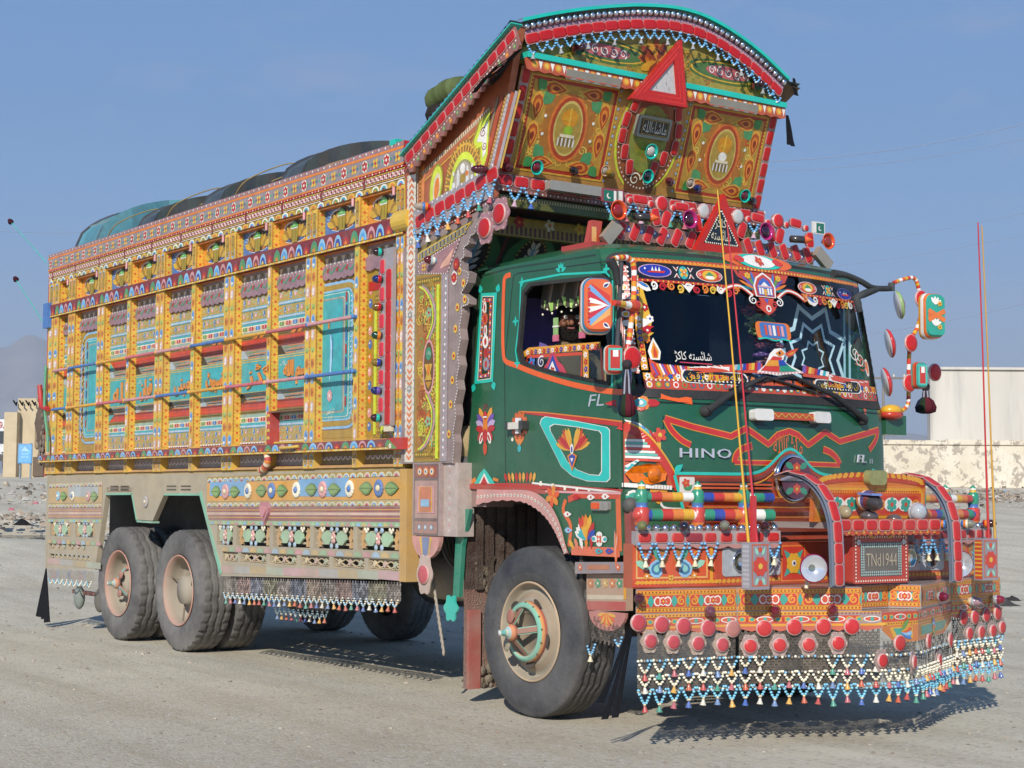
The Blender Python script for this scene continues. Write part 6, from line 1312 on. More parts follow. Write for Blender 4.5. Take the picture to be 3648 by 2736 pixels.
S4 = Surf((-.36, 0, 3.32), (0, 1, 0), (-.4, 0, -.06)); A = Art(Surf((-.5, 0, 3.33), (0, 1, 0), (.25, 0, .04)))
mb = MB(); mb.box((-.42, -1.2, 3.27), (-.38, 1.2, 3.345), '5a5a20'); o = mb.build('soffit_beam', EMBOSS, TRUCK); A = Art(Surf((-.38, 0, 0), (0, 1, 0), (0, 0, 1))); A.rope((-1.18, 3.325), (1.18, 3.325), .02, 'c8b070', '3a2a1a'); A.build('painted_design', EMBOSS, o)
mb = MB(); mb.box((-.72, -1.18, 3.13), (-.66, 1.18, 3.26), 'a5842a'); o = mb.build('soffit_rail', EMBOSS, TRUCK); A = Art(Surf((-.66, 0, 0), (0, 1, 0), (0, 0, 1)))
for k in range(60): A.rect(-1.17+k*.039, 3.14, -1.15+k*.039, 3.2, '6a2a1a')
for k in range(9): A.flower(-1.05+k*.26, 3.23, .045, ('Y', 'R', 'C')[k % 3], 'O', 5, 1)
A.build('painted_design', EMBOSS, o)
# two big red reflectors on scalloped plates at the corner bracket
SP1 = XZ(-1.27)
for q in ((810, 1140), (955, 1000)): u, v = SP1.at(ZB_(*q)); rosplate(TRUCK, SP1, u, v, .062, 'RR', '9a6f78', 1.15)
mb = MB(); mb.slab(TS, [(-.42, 3.12), (-.33, 3.2), (-.33, 3.3), (-.45, 3.28)], -.03, .01, '8f7a80'); mb.build('corner_bracket', ENAMEL, TRUCK)
# warning triangle hung on the crown
WT = Surf((.03, 0, 0), (0, 1, 0), (0, 0, 1)); tri = P(ZT_, WT, (1548, 222), (1262, 552), (1578, 606)); c = (sum(p[0] for p in tri)/3, sum(p[1] for p in tri)/3); sc = lambda k: [(c[0]+(p[0]-c[0])*k, c[1]+(p[1]-c[1])*k) for p in tri]
mb = MB(); mb.slab(WT, tri, -.05, 0, 'b5201a', holes=[sc(.5)[::-1]]); mb.slab(WT, sc(.52), -.03, -.015, 'b8b4b0'); mb.tube([WT.pt(*c, -.05), WT.pt(c[0], c[1], -.2)], .02, '6a2a20', 8); wt = mb.build('warning_triangle', REFL, TRUCK); A = Art(WT, .001)
for k in (.86, .66): A.stroke(sc(k), .012, 'd8352a', 0, close=True)
A.build('triangle_ridges', REFL, wt)
A = Art(WT, -.013)
for q in ((1470, 400), (1410, 480), (1480, 490), (1465, 460)): u, v = WT.at(ZT_(*q)); A.stroke([(u, v), (u+.004, v-.02)], .006, '6a6a6a')
A.build('triangle_marks', ENAMEL, wt)
# black cloth streamers and the rolled bedding
def streamer(par, p, d, n, ln, w, c='17171a'):
    mb = MB(); p = V3(p); d = V3(d).normalized(); s = d.cross(V3((1, .2, 0))).normalized()
    for k in range(n):
        o_ = s*(w*(k-(n-1)/2)/n); q = [p+o_*.3+(d*(1+.1*sin(k*2.3))+o_*2.2)*ln*t+V3((0, 0, .03*sin(6*t+k)*t)) for t in (0, .25, .5, .75, 1)]
        mb.grid([[a-s*.022*(.5+t) for a, t in zip(q, (0, .25, .5, .75, 1))], [a+s*.022*(.5+t)+V3((.004, 0, 0)) for a, t in zip(q, (0, .25, .5, .75, 1))]], c); mb.grid([[a+s*.022*(.5+t)+V3((.004, 0, 0)) for a, t in zip(q, (0, .25, .5, .75, 1))], [a-s*.022*(.5+t) for a, t in zip(q, (0, .25, .5, .75, 1))]], c)
    return mb.build('black_streamer', CLOTH, par)
a = ray(ZT_(640, 275)); p0 = CAMP+a*((-1.345-CAMP.y)/a.y); a = ray(ZT_(410, 495)); p1 = CAMP+a*((-1.36-CAMP.y)/a.y); streamer(TRUCK, p0, p1-p0, 6, (p1-p0).length, .16)
streamer(TRUCK, (-.12, 1.22, 4.15), (.05, .12, -1), 4, .22, .09); streamer(TRUCK, (-.08, 1.25, 4.42), (.05, .1, -1), 3, .12, .06)
bed = thing('rolled_bedding', 'olive green rolled bedding lying on the roof behind the crown', 'bedding roll', (-1.0, -1.0, 4.12))
a = ray(ZT_(150, 590)); b0 = CAMP+a*((-1.05-CAMP.y)/a.y); a = ray(ZT_(330, 480)); b1 = CAMP+a*((-1.05-CAMP.y)/a.y)
mb = MB(); mb.tube(bez([b0+V3((-.03, 0, 0)), b0.lerp(b1, .3)+V3((0, 0, .03)), b0.lerp(b1, .7)+V3((0, .05, .03)), b1+V3((.1, .2, -.02))], 5), [.02, .065, .085, .09, .085, .08, .087, .09, .085, .085, .082, .078, .085, .085, .085, .05], ['55603a', '4c5733', '5d6840'], 12); o = mb.build('roll', CLOTH, bed); o.matrix_parent_inverse = Matrix.Translation(bed.location).inverted()
mb = MB(); mb.ball(b0+V3((.09, 0, -.09)), .11, '2a2420', 9, 6, (1, 1, .8)); o = mb.build('dark_bundle', CLOTH, bed); o.matrix_parent_inverse = Matrix.Translation(bed.location).inverted()
mb = MB(); mb.box((-1.62, -1.24, 3.86), (-1.54, -1.16, 3.9), 'TQ'); mb.build('corner_cap', GLOSS, TRUCK)
# ------------------------------------------------------------------ the green cab
XC = [(1.0, 1.04), (1.15, 1.07), (1.4, 1.085), (1.7, 1.08), (1.93, 1.065), (2.0, 1.035), (2.82, .86), (2.9, .80), (3.0, .6)]
def xc(z):
    for (a, p), (b, q) in zip(XC, XC[1:]):
        if z <= b: return p+(q-p)*max(0., (z-a)/(b-a))
    return XC[-1][1]
def fx(y, z):
    a = abs(y); return xc(z)-.13*(a/1.05)**2-(.12*((a-.95)/.17)**3 if a > .95 else 0)
class Front:
    U = V3((0, 1, 0)); V = V3((0, 0, 1)); N = V3((1, 0, 0))
    def nrm(s, y, z):
        e = .01; dy = (fx(y+e, z)-fx(y-e, z))/(2*e); dz = (fx(y, z+e)-fx(y, z-e))/(2*e); return V3((1, -dy, -dz)).normalized()
    def pt(s, y, z, h=0.): return V3((fx(y, z), y, z))+s.nrm(y, z)*h
    def at(s, px):
        r = ray(px); x = .95
        for _ in range(12):
            t = (x-CAMP.x)/r.x; p = CAMP+r*t; x = x*.4+.6*fx(max(-1.12, min(1.12, p.y)), p.z)
        return (p.y, p.z)
CF = Front(); CY = -1.12; CS = XZ(CY)
ZK = win(1600, 850, .5727); ZF = win(2150, 850, .5124); ZG = win(2150, 1600, .6772); ZH = win(2200, 1700, .5123); ZL = win(1550, 1700, .5727)
cabp = bpy.data.objects.new('cab', None); COL.objects.link(cabp); cabp.parent = TRUCK
def fgrid(z0, z1, nz=6, ny=40, y0=-1.12, y1=1.12, h=0.): return [[CF.pt(y0+(y1-y0)*j/ny, z0+(z1-z0)*i/nz, h) for j in range(ny+1)] for i in range(nz+1)]
mb = MB(); mb.grid(fgrid(1.08, 1.985, 12), 'G'); mb.grid(fgrid(2.80, 2.87, 3), 'G')
for s in (-1, 1):     # windscreen pillars
    a, b = (-1.12, -1.045) if s < 0 else (1.045, 1.12); R_ = [[CF.pt(a+(b-a)*j/6-(.0 if s < 0 else 0), 1.985+.815*i/8) for j in range(7)] for i in range(9)]; mb.grid(R_, 'G')
# far side, rear and roof
xs_f = lambda z: fx(1.12, z)
for y, flip in ((1.12, True),):
    R_ = [[V3((-.75+(xs_f(z)+.75)*j/4, y, z)) for j in range(5)] for z in (1.3, 1.6, 2.0, 2.4, 2.86)]; mb.grid(R_[::-1], 'G')
mb.box((-.76, -1.1, 1.3), (-.7, 1.12, 2.86), '15281c')
cont = lambda z, k: [V3((-.70+.1*k, -1.12+.14*k, z)), V3((-.3, -1.12+.1*k, z)), V3((.2, -1.12+.1*k, z))]+[V3((fx(-1.12+2.24*j/24, 2.86)-.16*k, (-1.12+2.24*j/24)*(1-.1*k), z)) for j in range(25)]+[V3((.2, 1.12-.1*k, z)), V3((-.3, 1.12-.1*k, z)), V3((-.70+.1*k, 1.12-.14*k, z))]
mb.grid([cont(2.865, 0), cont(2.905, .45), cont(2.93, 1.2), cont(2.945, 3.)], 'G', close=True); top = cont(2.945, 3.); mb.add(top, [tuple(range(len(top)))], 'G', True)
shell = mb.build('cab_shell', GLOSS, cabp)
# near side: door with a window opening, rear quarter
SIDEP = P(ZK, CS, (125, 1425), (150, 900), (180, 480), (185, 320), (205, 240)); 
win_o = rr_pts(-.135, 2.07, .735, 2.715, .07, 4)
wpts = P(ZK, CS, (445, 770), (425, 690), (455, 330), (500, 275), (960, 225), (1000, 250), (1010, 300), (1000, 915), (870, 890), (640, 840), (470, 790))
doorp = P(ZK, CS, (352, 1550), (345, 780), (400, 235), (430, 215), (990, 140), (1040, 170), (1075, 500), (1078, 900), (1085, 1560))
fxs = fx(-1.12, 1.7)
outl = [(-.795, 1.43), (.85, 1.425), (.82, 1.98), (.80, 2.0), (.63, 2.80), (.60, 2.868), (-.45, 2.868), (-.58, 2.85), (-.63, 2.80), (-.655, 2.7), (-.70, 2.2)]
mb = MB(); mb.slab(CS, outl, -.03, 0, 'G', holes=[wpts]); door = mb.build('side_door', GLOSS, cabp)
A = Art(CS, .0012)
A.stroke(doorp, .007, '041a0e', 0)
A.stroke([(-.62, 2.83), (-.3, 2.845), (.6, 2.83)], .012, '08331c', 0)
# orange coach line, sweeping under the window
o1 = bez(P(ZK, CS, (385, 225), (352, 240), (342, 300), (336, 560), (338, 690), (352, 760), (420, 790), (560, 845), (760, 905), (960, 945), (1080, 955)), 6); A.stroke(o1, .034, 'e05a14', 1)
tq = 'TQ'
A.stroke(P(ZK, CS, (430, 790), (415, 700), (440, 500), (447, 285), (470, 265), (700, 222), (975, 208), (1000, 235)), .014, tq, 1); A.stroke(P(ZK, CS, (1018, 260), (1022, 500), (1015, 920)), .014, tq, 1)
for q in ((455, 270), (415, 515), (980, 190), (1040, 528), (425, 775)): u, v = CS.at(ZK(*q)); [A.leaf(u, v, g, .035, .018, tq, 1) for g in (0, 1.57, 3.14, 4.71)]
u, v = CS.at(ZK(697, 205)); [A.leaf(u, v, g, .06, .025, tq, 1) for g in (.4, 1.1, 1.57, 2.04, 2.7)]; A.dot(u, v+.012, .012, 'G', 2)
# tall rear window panel with its turquoise frame
q = P(ZK, CS, (160, 905), (275, 890), (300, 335), (200, 340)); A.poly(q, tq, 1)
cu_ = (sum(p[0] for p in q)/4, sum(p[1] for p in q)/4); sh = lambda kx, ky, Q=q, c=cu_: [(c[0]+(p[0]-c[0])*kx, c[1]+(p[1]-c[1])*ky) for p in Q]
A.poly(sh(.72, .93), 'CR', 2); A.poly(sh(.66, .915), '1a4a48', 3); A.poly(sh(.56, .88), 'c8502a', 4)
for a, b in zip(sh(.48, .85), sh(.48, .85)[1:]+sh(.48, .85)[:1]): A.dots(a, b, .028, .008, ['W', 'DB'], 5, 5)
A.poly(sh(.34, .8), '10301f', 5)
for k, (w_, c) in enumerate(((.02, 'W'), (.034, 'c05a3a'), (.02, 'W'), (.036, 'W'), (.026, 'b03a3a'), (.038, '8a8a90'))): A.ell(cu_[0]+.004*k-.01, cu_[1]+.2-.075*k, w_, .045, c, 6+k % 2, 10); A.ell(cu_[0]+.004*k-.01, cu_[1]+.2-.075*k, w_*.4, .025, 'R', 8, 6)
for p in q: A.leaf(p[0], p[1], atan2(p[1]-cu_[1], p[0]-cu_[0]), .06, .05, tq, 1)
# butterfly
u, v = CS.at(ZK(228, 1170))
for s in (-1, 1):
    for k in range(4): A.petal(u+s*.01, v+.02-.012*k, pi/2-s*(.55+.32*k), .125-.008*k, .045, ('d8902a', '6a4a9a', 'b8a0c0', 'R')[k], 1)
    A.petal(u+s*.01, v-.01, -pi/2+s*.75, .11, .05, 'R', 2); A.ell(u+s*.045, v-.075, .02, .042, 'W', 2, 10, s*.4); A.ell(u+s*.045, v-.075, .009, .026, 'R', 3, 8, s*.4); A.scroll(u+s*.018, v+.13, .02, pi/2, 'M', 1, .006, mir=s)
A.ell(u, v, .028, .075, 'O', 3, 12); A.ell(u, v-.06, .03, .045, 'R', 4, 12); A.petal(u, v-.08, -pi/2, .11, .045, 'c8401a', 3); A.ell(u, v+.075, .024, .028, 'R', 4, 10); A.rect(u-.022, v+.058, u+.022, v+.068, 'W', 5)
# red flash and turquoise inspection-window frame
A.poly(P(ZK, CS, (450, 1078), (480, 1090), (1080, 1172), (1080, 1140), (900, 1118), (600, 1083)), 'b8221a', 1); A.stroke(P(ZK, CS, (450, 1076), (600, 1083), (900, 1116), (1080, 1138)), .008, 'O', 2)
fo = P(ZK, CS, (600, 1105), (575, 1120), (565, 1150), (700, 1420), (770, 1480), (860, 1510), (985, 1515), (1005, 1495), (1003, 1190), (985, 1172), (800, 1135)); fi = P(ZK, CS, (655, 1152), (628, 1168), (632, 1195), (740, 1390), (800, 1440), (880, 1470), (940, 1475), (955, 1450), (955, 1215), (940, 1195), (800, 1170))
A.poly(fo, 'W', 1); c = (sum(p[0] for p in fo)/11, sum(p[1] for p in fo)/11); A.poly([(c[0]+(p[0]-c[0])*.98, c[1]+(p[1]-c[1])*.98) for p in fo], '0fb8ac', 2); A.poly(fi, 'W', 3); c = (sum(p[0] for p in fi)/11, sum(p[1] for p in fi)/11); A.poly([(c[0]+(p[0]-c[0])*.97, c[1]+(p[1]-c[1])*.97) for p in fi], 'G', 4)
# winged emblem
u, v = CS.at(ZK(775, 1310))
for s in (-1, 1):
    for k in range(7): A.petal(u+s*.01, v-.01, pi/2-s*(1.28-.17*k), .17-.007*k+.02*(k > 3), .036, ('d8a02a', 'c8501f', 'R', 'd8801f', 'c8401a', 'd89a2a', 'd8a83a')[k], 5+k % 3)
A.ell(u-.002, v-.0, .018, .034, 'W', 9, 10); A.ell(u-.002, v-.002, .008, .02, 'DB', 10, 8); A.poly([(u-.05, v-.04), (u, v-.135), (u+.05, v-.04), (u, v-.02)], 'O', 8); A.poly([(u-.034, v-.045), (u, v-.11), (u+.034, v-.045), (u, v-.03)], 'DB', 9); A.poly([(u-.015, v-.055), (u, v-.08), (u+.015, v-.055)], 'W', 10)
# handle rosette
u, v = CS.at(ZK(440, 1165)); A.ell(u, v, .075, .08, 'c85a1a', 1, 14)
for k in range(12): t = 2*pi*k/12; A.dot(u+.075*cos(t), v+.08*sin(t), .018, 'c85a1a', 1, 6)
A.poly([(u-.05, v-.085), (u+.05, v-.085), (u, v-.135)][::-1][::-1], 'O', 1); A.petal(u, v-.11, -pi/2, .06, .04, 'T', 1); A.ell(u, v, .05, .055, '10301f', 2, 14); A.dot(u-.075, v-.085, .013, 'CR', 2)
A.text('FL', CS.at(ZK(915, 1005))[0], CS.at(ZK(915, 1005))[1], .07, 'a9adb5', 1, w=.15, shear=.3)
# sill: red band with flames
A.poly(P(ZK, CS, (100, 1552), (600, 1560), (1080, 1590), (1080, 1560), (600, 1525), (350, 1520), (105, 1525)), 'b02a1c', 1); A.stroke(P(ZK, CS, (520, 1520), (1070, 1580)), .012, 'W', 3)
for k in range(9): u, v = CS.at(ZK(365+k*20, 1520)); A.petal(u, v, 2.0-.09*k, .07, .03, ('R', 'O', 'd8a03a')[k % 3], 2)
u, v = CS.at(ZK(222, 1505)); A.poly([(u-.12, v-.02), (u+.12, v-.02), (u+.04, v+.05), (u, v+.08), (u-.05, v+.05)], 'TQ', 2); A.poly([(u-.06, v-.02), (u+.06, v-.02), (u, v+.05)], 'W', 3); A.poly([(u-.04, v-.02), (u+.04, v-.02), (u, v+.03)], 'R', 4)
A.stroke([(u-.15, v-.01), (u-.1, v+.01)], .03, 'O', 2); A.stroke([(u+.1, v+.01), (u+.16, v+.0)], .02, 'O', 2)
for k in range(5): u, v = CS.at(ZK(545+k*75+30, 1523+k*14)); A.rect(u-.012, v-.014, u+.012, v+.014, 'CR', 4)
A.build('painted_design', GLOSS, door)
mb = MB(); u, v = CS.at(ZK(440, 1165)); mb.slab(CS, rr_pts(u-.075, v-.022, u+.075, v+.022, .015), .02, .05, 'C9c2b4' if 0 else 'cfc8ba'); mb.slab(CS, rr_pts(u-.09, v-.026, u-.065, v+.026, .01), .0, .055, '22252a'); mb.slab(CS, rr_pts(u+.06, v-.03, u+.1, v+.03, .01), .0, .055, '22252a'); mb.slab(CS, rr_pts(u-.01, v-.05, u+.02, v+.05, .005), .0, .03, 'CH'); mb.build('door_handle', GLOSS, door)
mb = MB(); n = len(wpts); c = (sum(p[0] for p in wpts)/n, sum(p[1] for p in wpts)/n); ip = [(c[0]+(p[0]-c[0])*.94, c[1]+(p[1]-c[1])*.93) for p in wpts]; mb.slab(CS, wpts, -.02, .006, '0d0d0f', holes=[ip]); mb.build('window_seal', RUBBER, door)
# half-raised decorated side pane
SP_ = XZ(-1.09); mb = MB()
gp = P(ZK, SP_, (450, 765), (455, 705), (495, 680), (920, 652), (955, 670), (970, 905), (870, 880), (640, 830)); 
GLS = bpy.data.materials.new('tinted_glass'); GLS.use_nodes = True; _t = GLS.node_tree; _t.nodes.clear(); _o = nd(_t, 'ShaderNodeOutputMaterial'); _tr = nd(_t, 'ShaderNodeBsdfTransparent'); _tr.inputs[0].default_value = (.55, .62, .62, 1); _gl = nd(_t, 'ShaderNodeBsdfGlossy', i_Roughness=.02); _gl.inputs[0].default_value = (.9, .95, 1, 1); _lw = nd(_t, 'ShaderNodeLayerWeight', i_Blend=.5); _pw = nd(_t, 'ShaderNodeMath', operation='POWER', i_1=4.); _t.links.new(_lw.outputs['Facing'], _pw.inputs[0]); _fr = nd(_t, 'ShaderNodeMath', operation='MULTIPLY_ADD', i_1=.8, i_2=.04); _t.links.new(_pw.outputs[0], _fr.inputs[0]); _mx = nd(_t, 'ShaderNodeMixShader'); _t.links.new(_fr.outputs[0], _mx.inputs[0]); _t.links.new(_tr.outputs[0], _mx.inputs[1]); _t.links.new(_gl.outputs[0], _mx.inputs[2]); _t.links.new(_mx.outputs[0], _o.inputs[0])
WSG = GLS.copy(); WSG.name = 'windscreen_glass'; WSG.node_tree.nodes['Transparent BSDF'].inputs[0].default_value = (.85, .9, .93, 1)
mb.slab(SP_, gp, 0, .004, 'K'); pane = mb.build('side_pane', GLS, door); A = Art(SP_, .0055)
A.stroke(P(ZK, SP_, (462, 790), (465, 725), (500, 700), (945, 665)), .045, 'd8951f', 0); A.along(SP_.at(ZK(480, 710)), SP_.at(ZK(940, 667)), .045, lambda u, v, i: A.flower(u, v, .018, ('W', 'R', 'DB')[i % 3], 'O', 5, 1))
A.stroke(P(ZK, SP_, (490, 780), (490, 735), (830, 715), (828, 860)), .02, 'c8421f', 0); A.stroke(P(ZK, SP_, (855, 690), (858, 880)), .055, 'd8951f', 1); A.along(SP_.at(ZK(856, 700)), SP_.at(ZK(858, 880)), .045, lambda u, v, i: A.flower(u, v, .02, ('W', 'R', 'DB')[i % 3], 'O', 5, 2)); A.stroke(P(ZK, SP_, (885, 690), (900, 680), (950, 690), (962, 890)), .02, 'c8421f', 1)
u, v = SP_.at(ZK(650, 820)); A.poly([(u-.2, v-.03), (u-.1, v+.02), (u-.06, v+.05), (u, v+.14), (u+.06, v+.05), (u+.1, v+.03), (u+.18, v-.07), (u+.05, v-.05)], 'c03a4a', 1); A.poly([(u-.1, v-.02), (u-.04, v+.03), (u, v+.1), (u+.04, v+.03), (u+.1, v-.05)], 'DB', 2); A.poly([(u-.06, v-.02), (u, v+.06), (u+.06, v-.04)], 'W', 3); A.flower(u, v, .025, 'R', 'Y', 5, 4); A.flower(u-.22, v+.06, .04, 'SK', 'R', 5, 1); A.scroll(u-.12, v+.06, .04, 1, 'W', 1)
A.build('painted_design', GLOSS, pane)
# ---- windscreen
mb = MB(); mb.grid(fgrid(2.0, 2.80, 8, 36, -1.03, 1.03, -.012), 'K'); ws = mb.build('windscreen', WSG, cabp)
yL = lambda z: -1.06
def fr_strip(mb, pts, w, c, l=0, h=0.): A_ = Art(CF, h); A_.stroke(bez(pts, 10), w, c, l); mb.v and None; k = len(mb.v); mb.v += A_.v; mb.f += [tuple(i+k for i in f) for f in A_.f]; mb.c += A_.c; mb.sm += A_.sm
mb = MB(); fr_strip(mb, [(-1.06, 2.78), (-1.075, 2.4), (-1.085, 2.1), (-1.06, 2.0), (-.95, 1.985), (-.5, 1.985), (0, 1.985), (.5, 1.985), (.95, 1.985), (1.06, 2.0), (1.085, 2.1), (1.075, 2.4), (1.06, 2.78), (1.0, 2.815), (.5, 2.83), (0, 2.835), (-.5, 2.83), (-1.0, 2.815), (-1.06, 2.78)], .06, '0c0d10', 2); mb.build('windscreen_seal', RUBBER, cabp)
A = Art(CF, .002)
def fband(pts, w, c, l, n=10): A.stroke(bez(pts, n), w, c, l)
edgeL = [(-1.03, 2.76), (-1.045, 2.4), (-1.045, 2.1)]; edgeB = [(-1.0, 2.035), (-.5, 2.04), (0, 2.04), (.5, 2.04), (1.0, 2.035)]; edgeR = [(1.03, 2.76), (1.045, 2.4), (1.045, 2.1)]; edgeT = [(-1.0, 2.795), (-.5, 2.80), (0, 2.805), (.5, 2.80), (1.0, 2.795)]
for E_, w in ((edgeL, .055), (edgeR, .045), (edgeB, .06)): fband(E_, w, 'b8452a', 1)
for E_, nf in ((edgeB, 34), (edgeL, 12), (edgeR, 12)):
    for u, v, dx, dy in arcpos(bez(E_, 12), nf): A.ell(u, v, .02, .02, ('LG', 'W', 'TB')[int(u*37) % 3], 2, 8); A.ell(u, v, .013, .013, ('c8301f', 'W', 'd8a01f')[int(u*53+v*31) % 3], 3, 7)
    for u, v, dx, dy in arcpos(bez(E_, 12), nf*2): A.dot(u+(.024 if E_ is not edgeB else 0)*(1 if u < 0 else -1), v+(.027 if E_ is edgeB else 0), .007, 'W', 4, 5)
fband([(u, v+.05) for u, v in edgeB], .038, 'd8951f', 2)
for u, v, dx, dy in arcpos(bez([(u, v+.05) for u, v in edgeB], 12), 40): A.flower(u, v, .019, ('R', 'W', 'DB', 'O')[int(u*61) % 4], 'TB', 5, 3)
fband([(-.965, 2.7), (-.985, 2.4), (-.985, 2.12)], .04, 'd8951f', 2)
for u, v, dx, dy in arcpos(bez([(-.965, 2.7), (-.985, 2.4), (-.985, 2.12)], 12), 14): A.flower(u, v, .017, ('R', 'W', 'DB')[int(v*61) % 3], 'O', 5, 3)
# header strip with ovals
for y0, y1 in ((-1.01, -.2), (.33, 1.0)):
    n = 10; A.add([CF.pt(y0+(y1-y0)*k/n, z, A.H(2)) for z in (2.675, 2.79) for k in range(n+1)], [(k, k+1, n+2+k, n+1+k) for k in range(n)], '0f0d12')
    for z, c in ((2.795, 'O'), (2.672, 'b8301f')): A.stroke([(y0+(y1-y0)*k/n, z) for k in range(n+1)], .016, c, 3); A.dots((y0, z), (y1, z), .035, .006, 'Y', 4, 5)
fband(edgeT, .03, 'b8452a', 1, 12); A.along((-1.0, 2.80), (1.0, 2.80), .03, lambda u, v, i: A.dot(u, v, .009, 'Y', 2, 5))
def medal(q, w, h, kind):
    u, v = CF.at(ZF(*q)); n = 16
    if kind == 'ship': A.ell(u, v, w, h, 'c8a0b8', 3, n); A.ell(u, v, w*.92, h*.9, '1d2f9a', 4, n); A.poly([(u-w*.5, v-h*.3), (u+w*.5, v-h*.3), (u+w*.6, v+h*.05), (u-w*.4, v-h*.1)], 'c8301f', 5); [A.poly([(u-w*.25+k*w*.2, v-h*.05), (u-w*.1+k*w*.2, v-h*.05), (u-w*.15+k*w*.2, v+h*.65)], 'W', 6) for k in range(3)]; A.dot(u-w*.6, v+h*.25, h*.16, 'W', 5)
    elif kind == 'diamond':
        for s in (-1, 1):
            for t in (-1, 1): A.poly([(u+s*w*.9, v+t*h*.1), (u+s*w*1.35, v+t*h*.85), (u+s*w*.95, v+t*h*.6), (u+s*w*.55, v+t*h*.9)], 'W', 4); A.poly([(u+s*w*.92, v+t*h*.3), (u+s*w*1.1, v+t*h*.65), (u+s*w*.75, v+t*h*.65)], 'R', 5)
        A.ell(u, v, w*.62, h*.95, 'T', 3, n); A.flower(u, v, h*.75, 'Y', 'R', 4, 4); A.flower(u, v, h*.4, 'O', 'W', 4, 7)
    else: A.ell(u, v, w, h, 'W', 3, n); A.ell(u, v, w*.94, h*.92, 'c8452a', 4, n); A.ell(u, v, w*.55, h*.75, 'd8a82a', 5, n); A.poly([(u-w*.35, v-h*.05), (u+w*.35, v-h*.05), (u, v+h*.55)], '3f8a5a', 6); A.ell(u, v-h*.35, w*.35, h*.28, 'W', 6, 10); [A.flower(u+s*w*.75, v, h*.3, 'P', 'R', 5, 6) for s in (-1, 1)]
medal((355, 225), .115, .041, 'ship'); medal((552, 240), .055, .043, 'diamond'); medal((732, 260), .1, .041, 'oval'); medal((1412, 345), .095, .04, 'oval'); medal((1555, 365), .05, .04, 'diamond'); medal((1668, 388), .085, .04, 'ship')
# ragged painted fringe under the header
for y0, y1 in ((-1.0, -.22), (.34, .98)):
    n = 13
    for k in range(n): u = y0+(y1-y0)*(k+.5)/n; A.scroll(u, 2.645-.01*(k % 2), .026, k*2.1, ('O', 'Y', 'W', 'R')[k % 4], 4, .014); 
    A.poly([((y0+y1)/2-.05, 2.665), ((y0+y1)/2, 2.61), ((y0+y1)/2+.05, 2.665), ((y0+y1)/2, 2.645)], 'W', 5); A.petal(y0+.02, 2.665, -.5, .12, .045, 'W', 4); A.petal(y0+.04, 2.662, -.45, .08, .02, 'SK', 5)
# central crest: mosque on a flower spray
cu_, cv_ = CF.at(ZF(1112, 350)); A.S = Sub(CF, cu_, cv_, .66, .52); u = v = 0.
A.poly([(u-.36, v+.2), (u+.36, v+.2), (u+.3, v+.1), (u+.18, v+.06), (u+.14, v-.1), (u-.14, v-.1), (u-.2, v+.06), (u-.32, v+.12)], 'b8402a', 3)
for s in (-1, 1):
    for k in range(5): A.petal(u+s*.1, v-.03, pi/2-s*(.2+.3*k), .24, .035, ('SK', 'LG', 'PU', 'O', 'TB')[k], 4+k % 2)
    A.flower(u+s*.2, v+.14, .04, 'Y', 'O', 6, 6); A.scroll(u+s*.17, v-.16, .055, pi/2, 'W', 6, .018, mir=-s); A.scroll(u+s*.1, v-.2, .05, 0, 'c8301f', 5, .02, mir=s)
    A.stroke(bez([(u+s*.16, v-.1), (u+s*.3, v-.0), (u+s*.44, v-.02), (u+s*.56, v-.1)], 6), .05, 'c84a2a', 3); A.stroke(bez([(u+s*.16, v-.1), (u+s*.3, v-.0), (u+s*.44, v-.02), (u+s*.56, v-.1)], 6), .02, 'W', 4)
A.poly([(u-.13, v-.11), (u+.13, v-.11), (u+.145, v+.02), (u+.1, v+.13), (u, v+.2), (u-.1, v+.13), (u-.145, v+.02)], 'W', 7); A.poly([(u-.115, v-.1), (u+.115, v-.1), (u+.125, v+.02), (u+.085, v+.115), (u, v+.175), (u-.085, v+.115), (u-.125, v+.02)], 'b84038', 8); A.poly([(u-.09, v-.09), (u+.09, v-.09), (u+.1, v+.01), (u+.06, v+.09), (u, v+.13), (u-.06, v+.09), (u-.1, v+.01)], '3f5fb0', 9)
for k in (-2, -1, 1, 2): A.rect(u+k*.036-.012, v-.08, u+k*.036+.012, v+.0, 'W', 10)
A.rect(u-.018, v-.09, u+.018, v-.01, 'd8a02a', 10); A.rect(u-.09, v+.01, u+.09, v+.03, 'c8a0a0', 10); A.poly([(u-.05, v+.03), (u+.05, v+.03), (u, v+.08)], 'W', 10)
A.poly([(u-.1, v-.12), (u+.1, v-.12), (u+.07, v-.2), (u+.11, v-.25), (u+.05, v-.3), (u, v-.33), (u-.05, v-.3), (u-.11, v-.25), (u-.07, v-.2)], 'c8452a', 7); A.ell(u+.01, v-.25, .035, .045, 'W', 8, 10); A.ell(u+.01, v-.25, .018, .025, 'R', 9, 8); A.poly([(u-.03, v-.13), (u+.03, v-.13), (u, v-.19)][::-1], '3f5fb0', 8)
A.S = CF
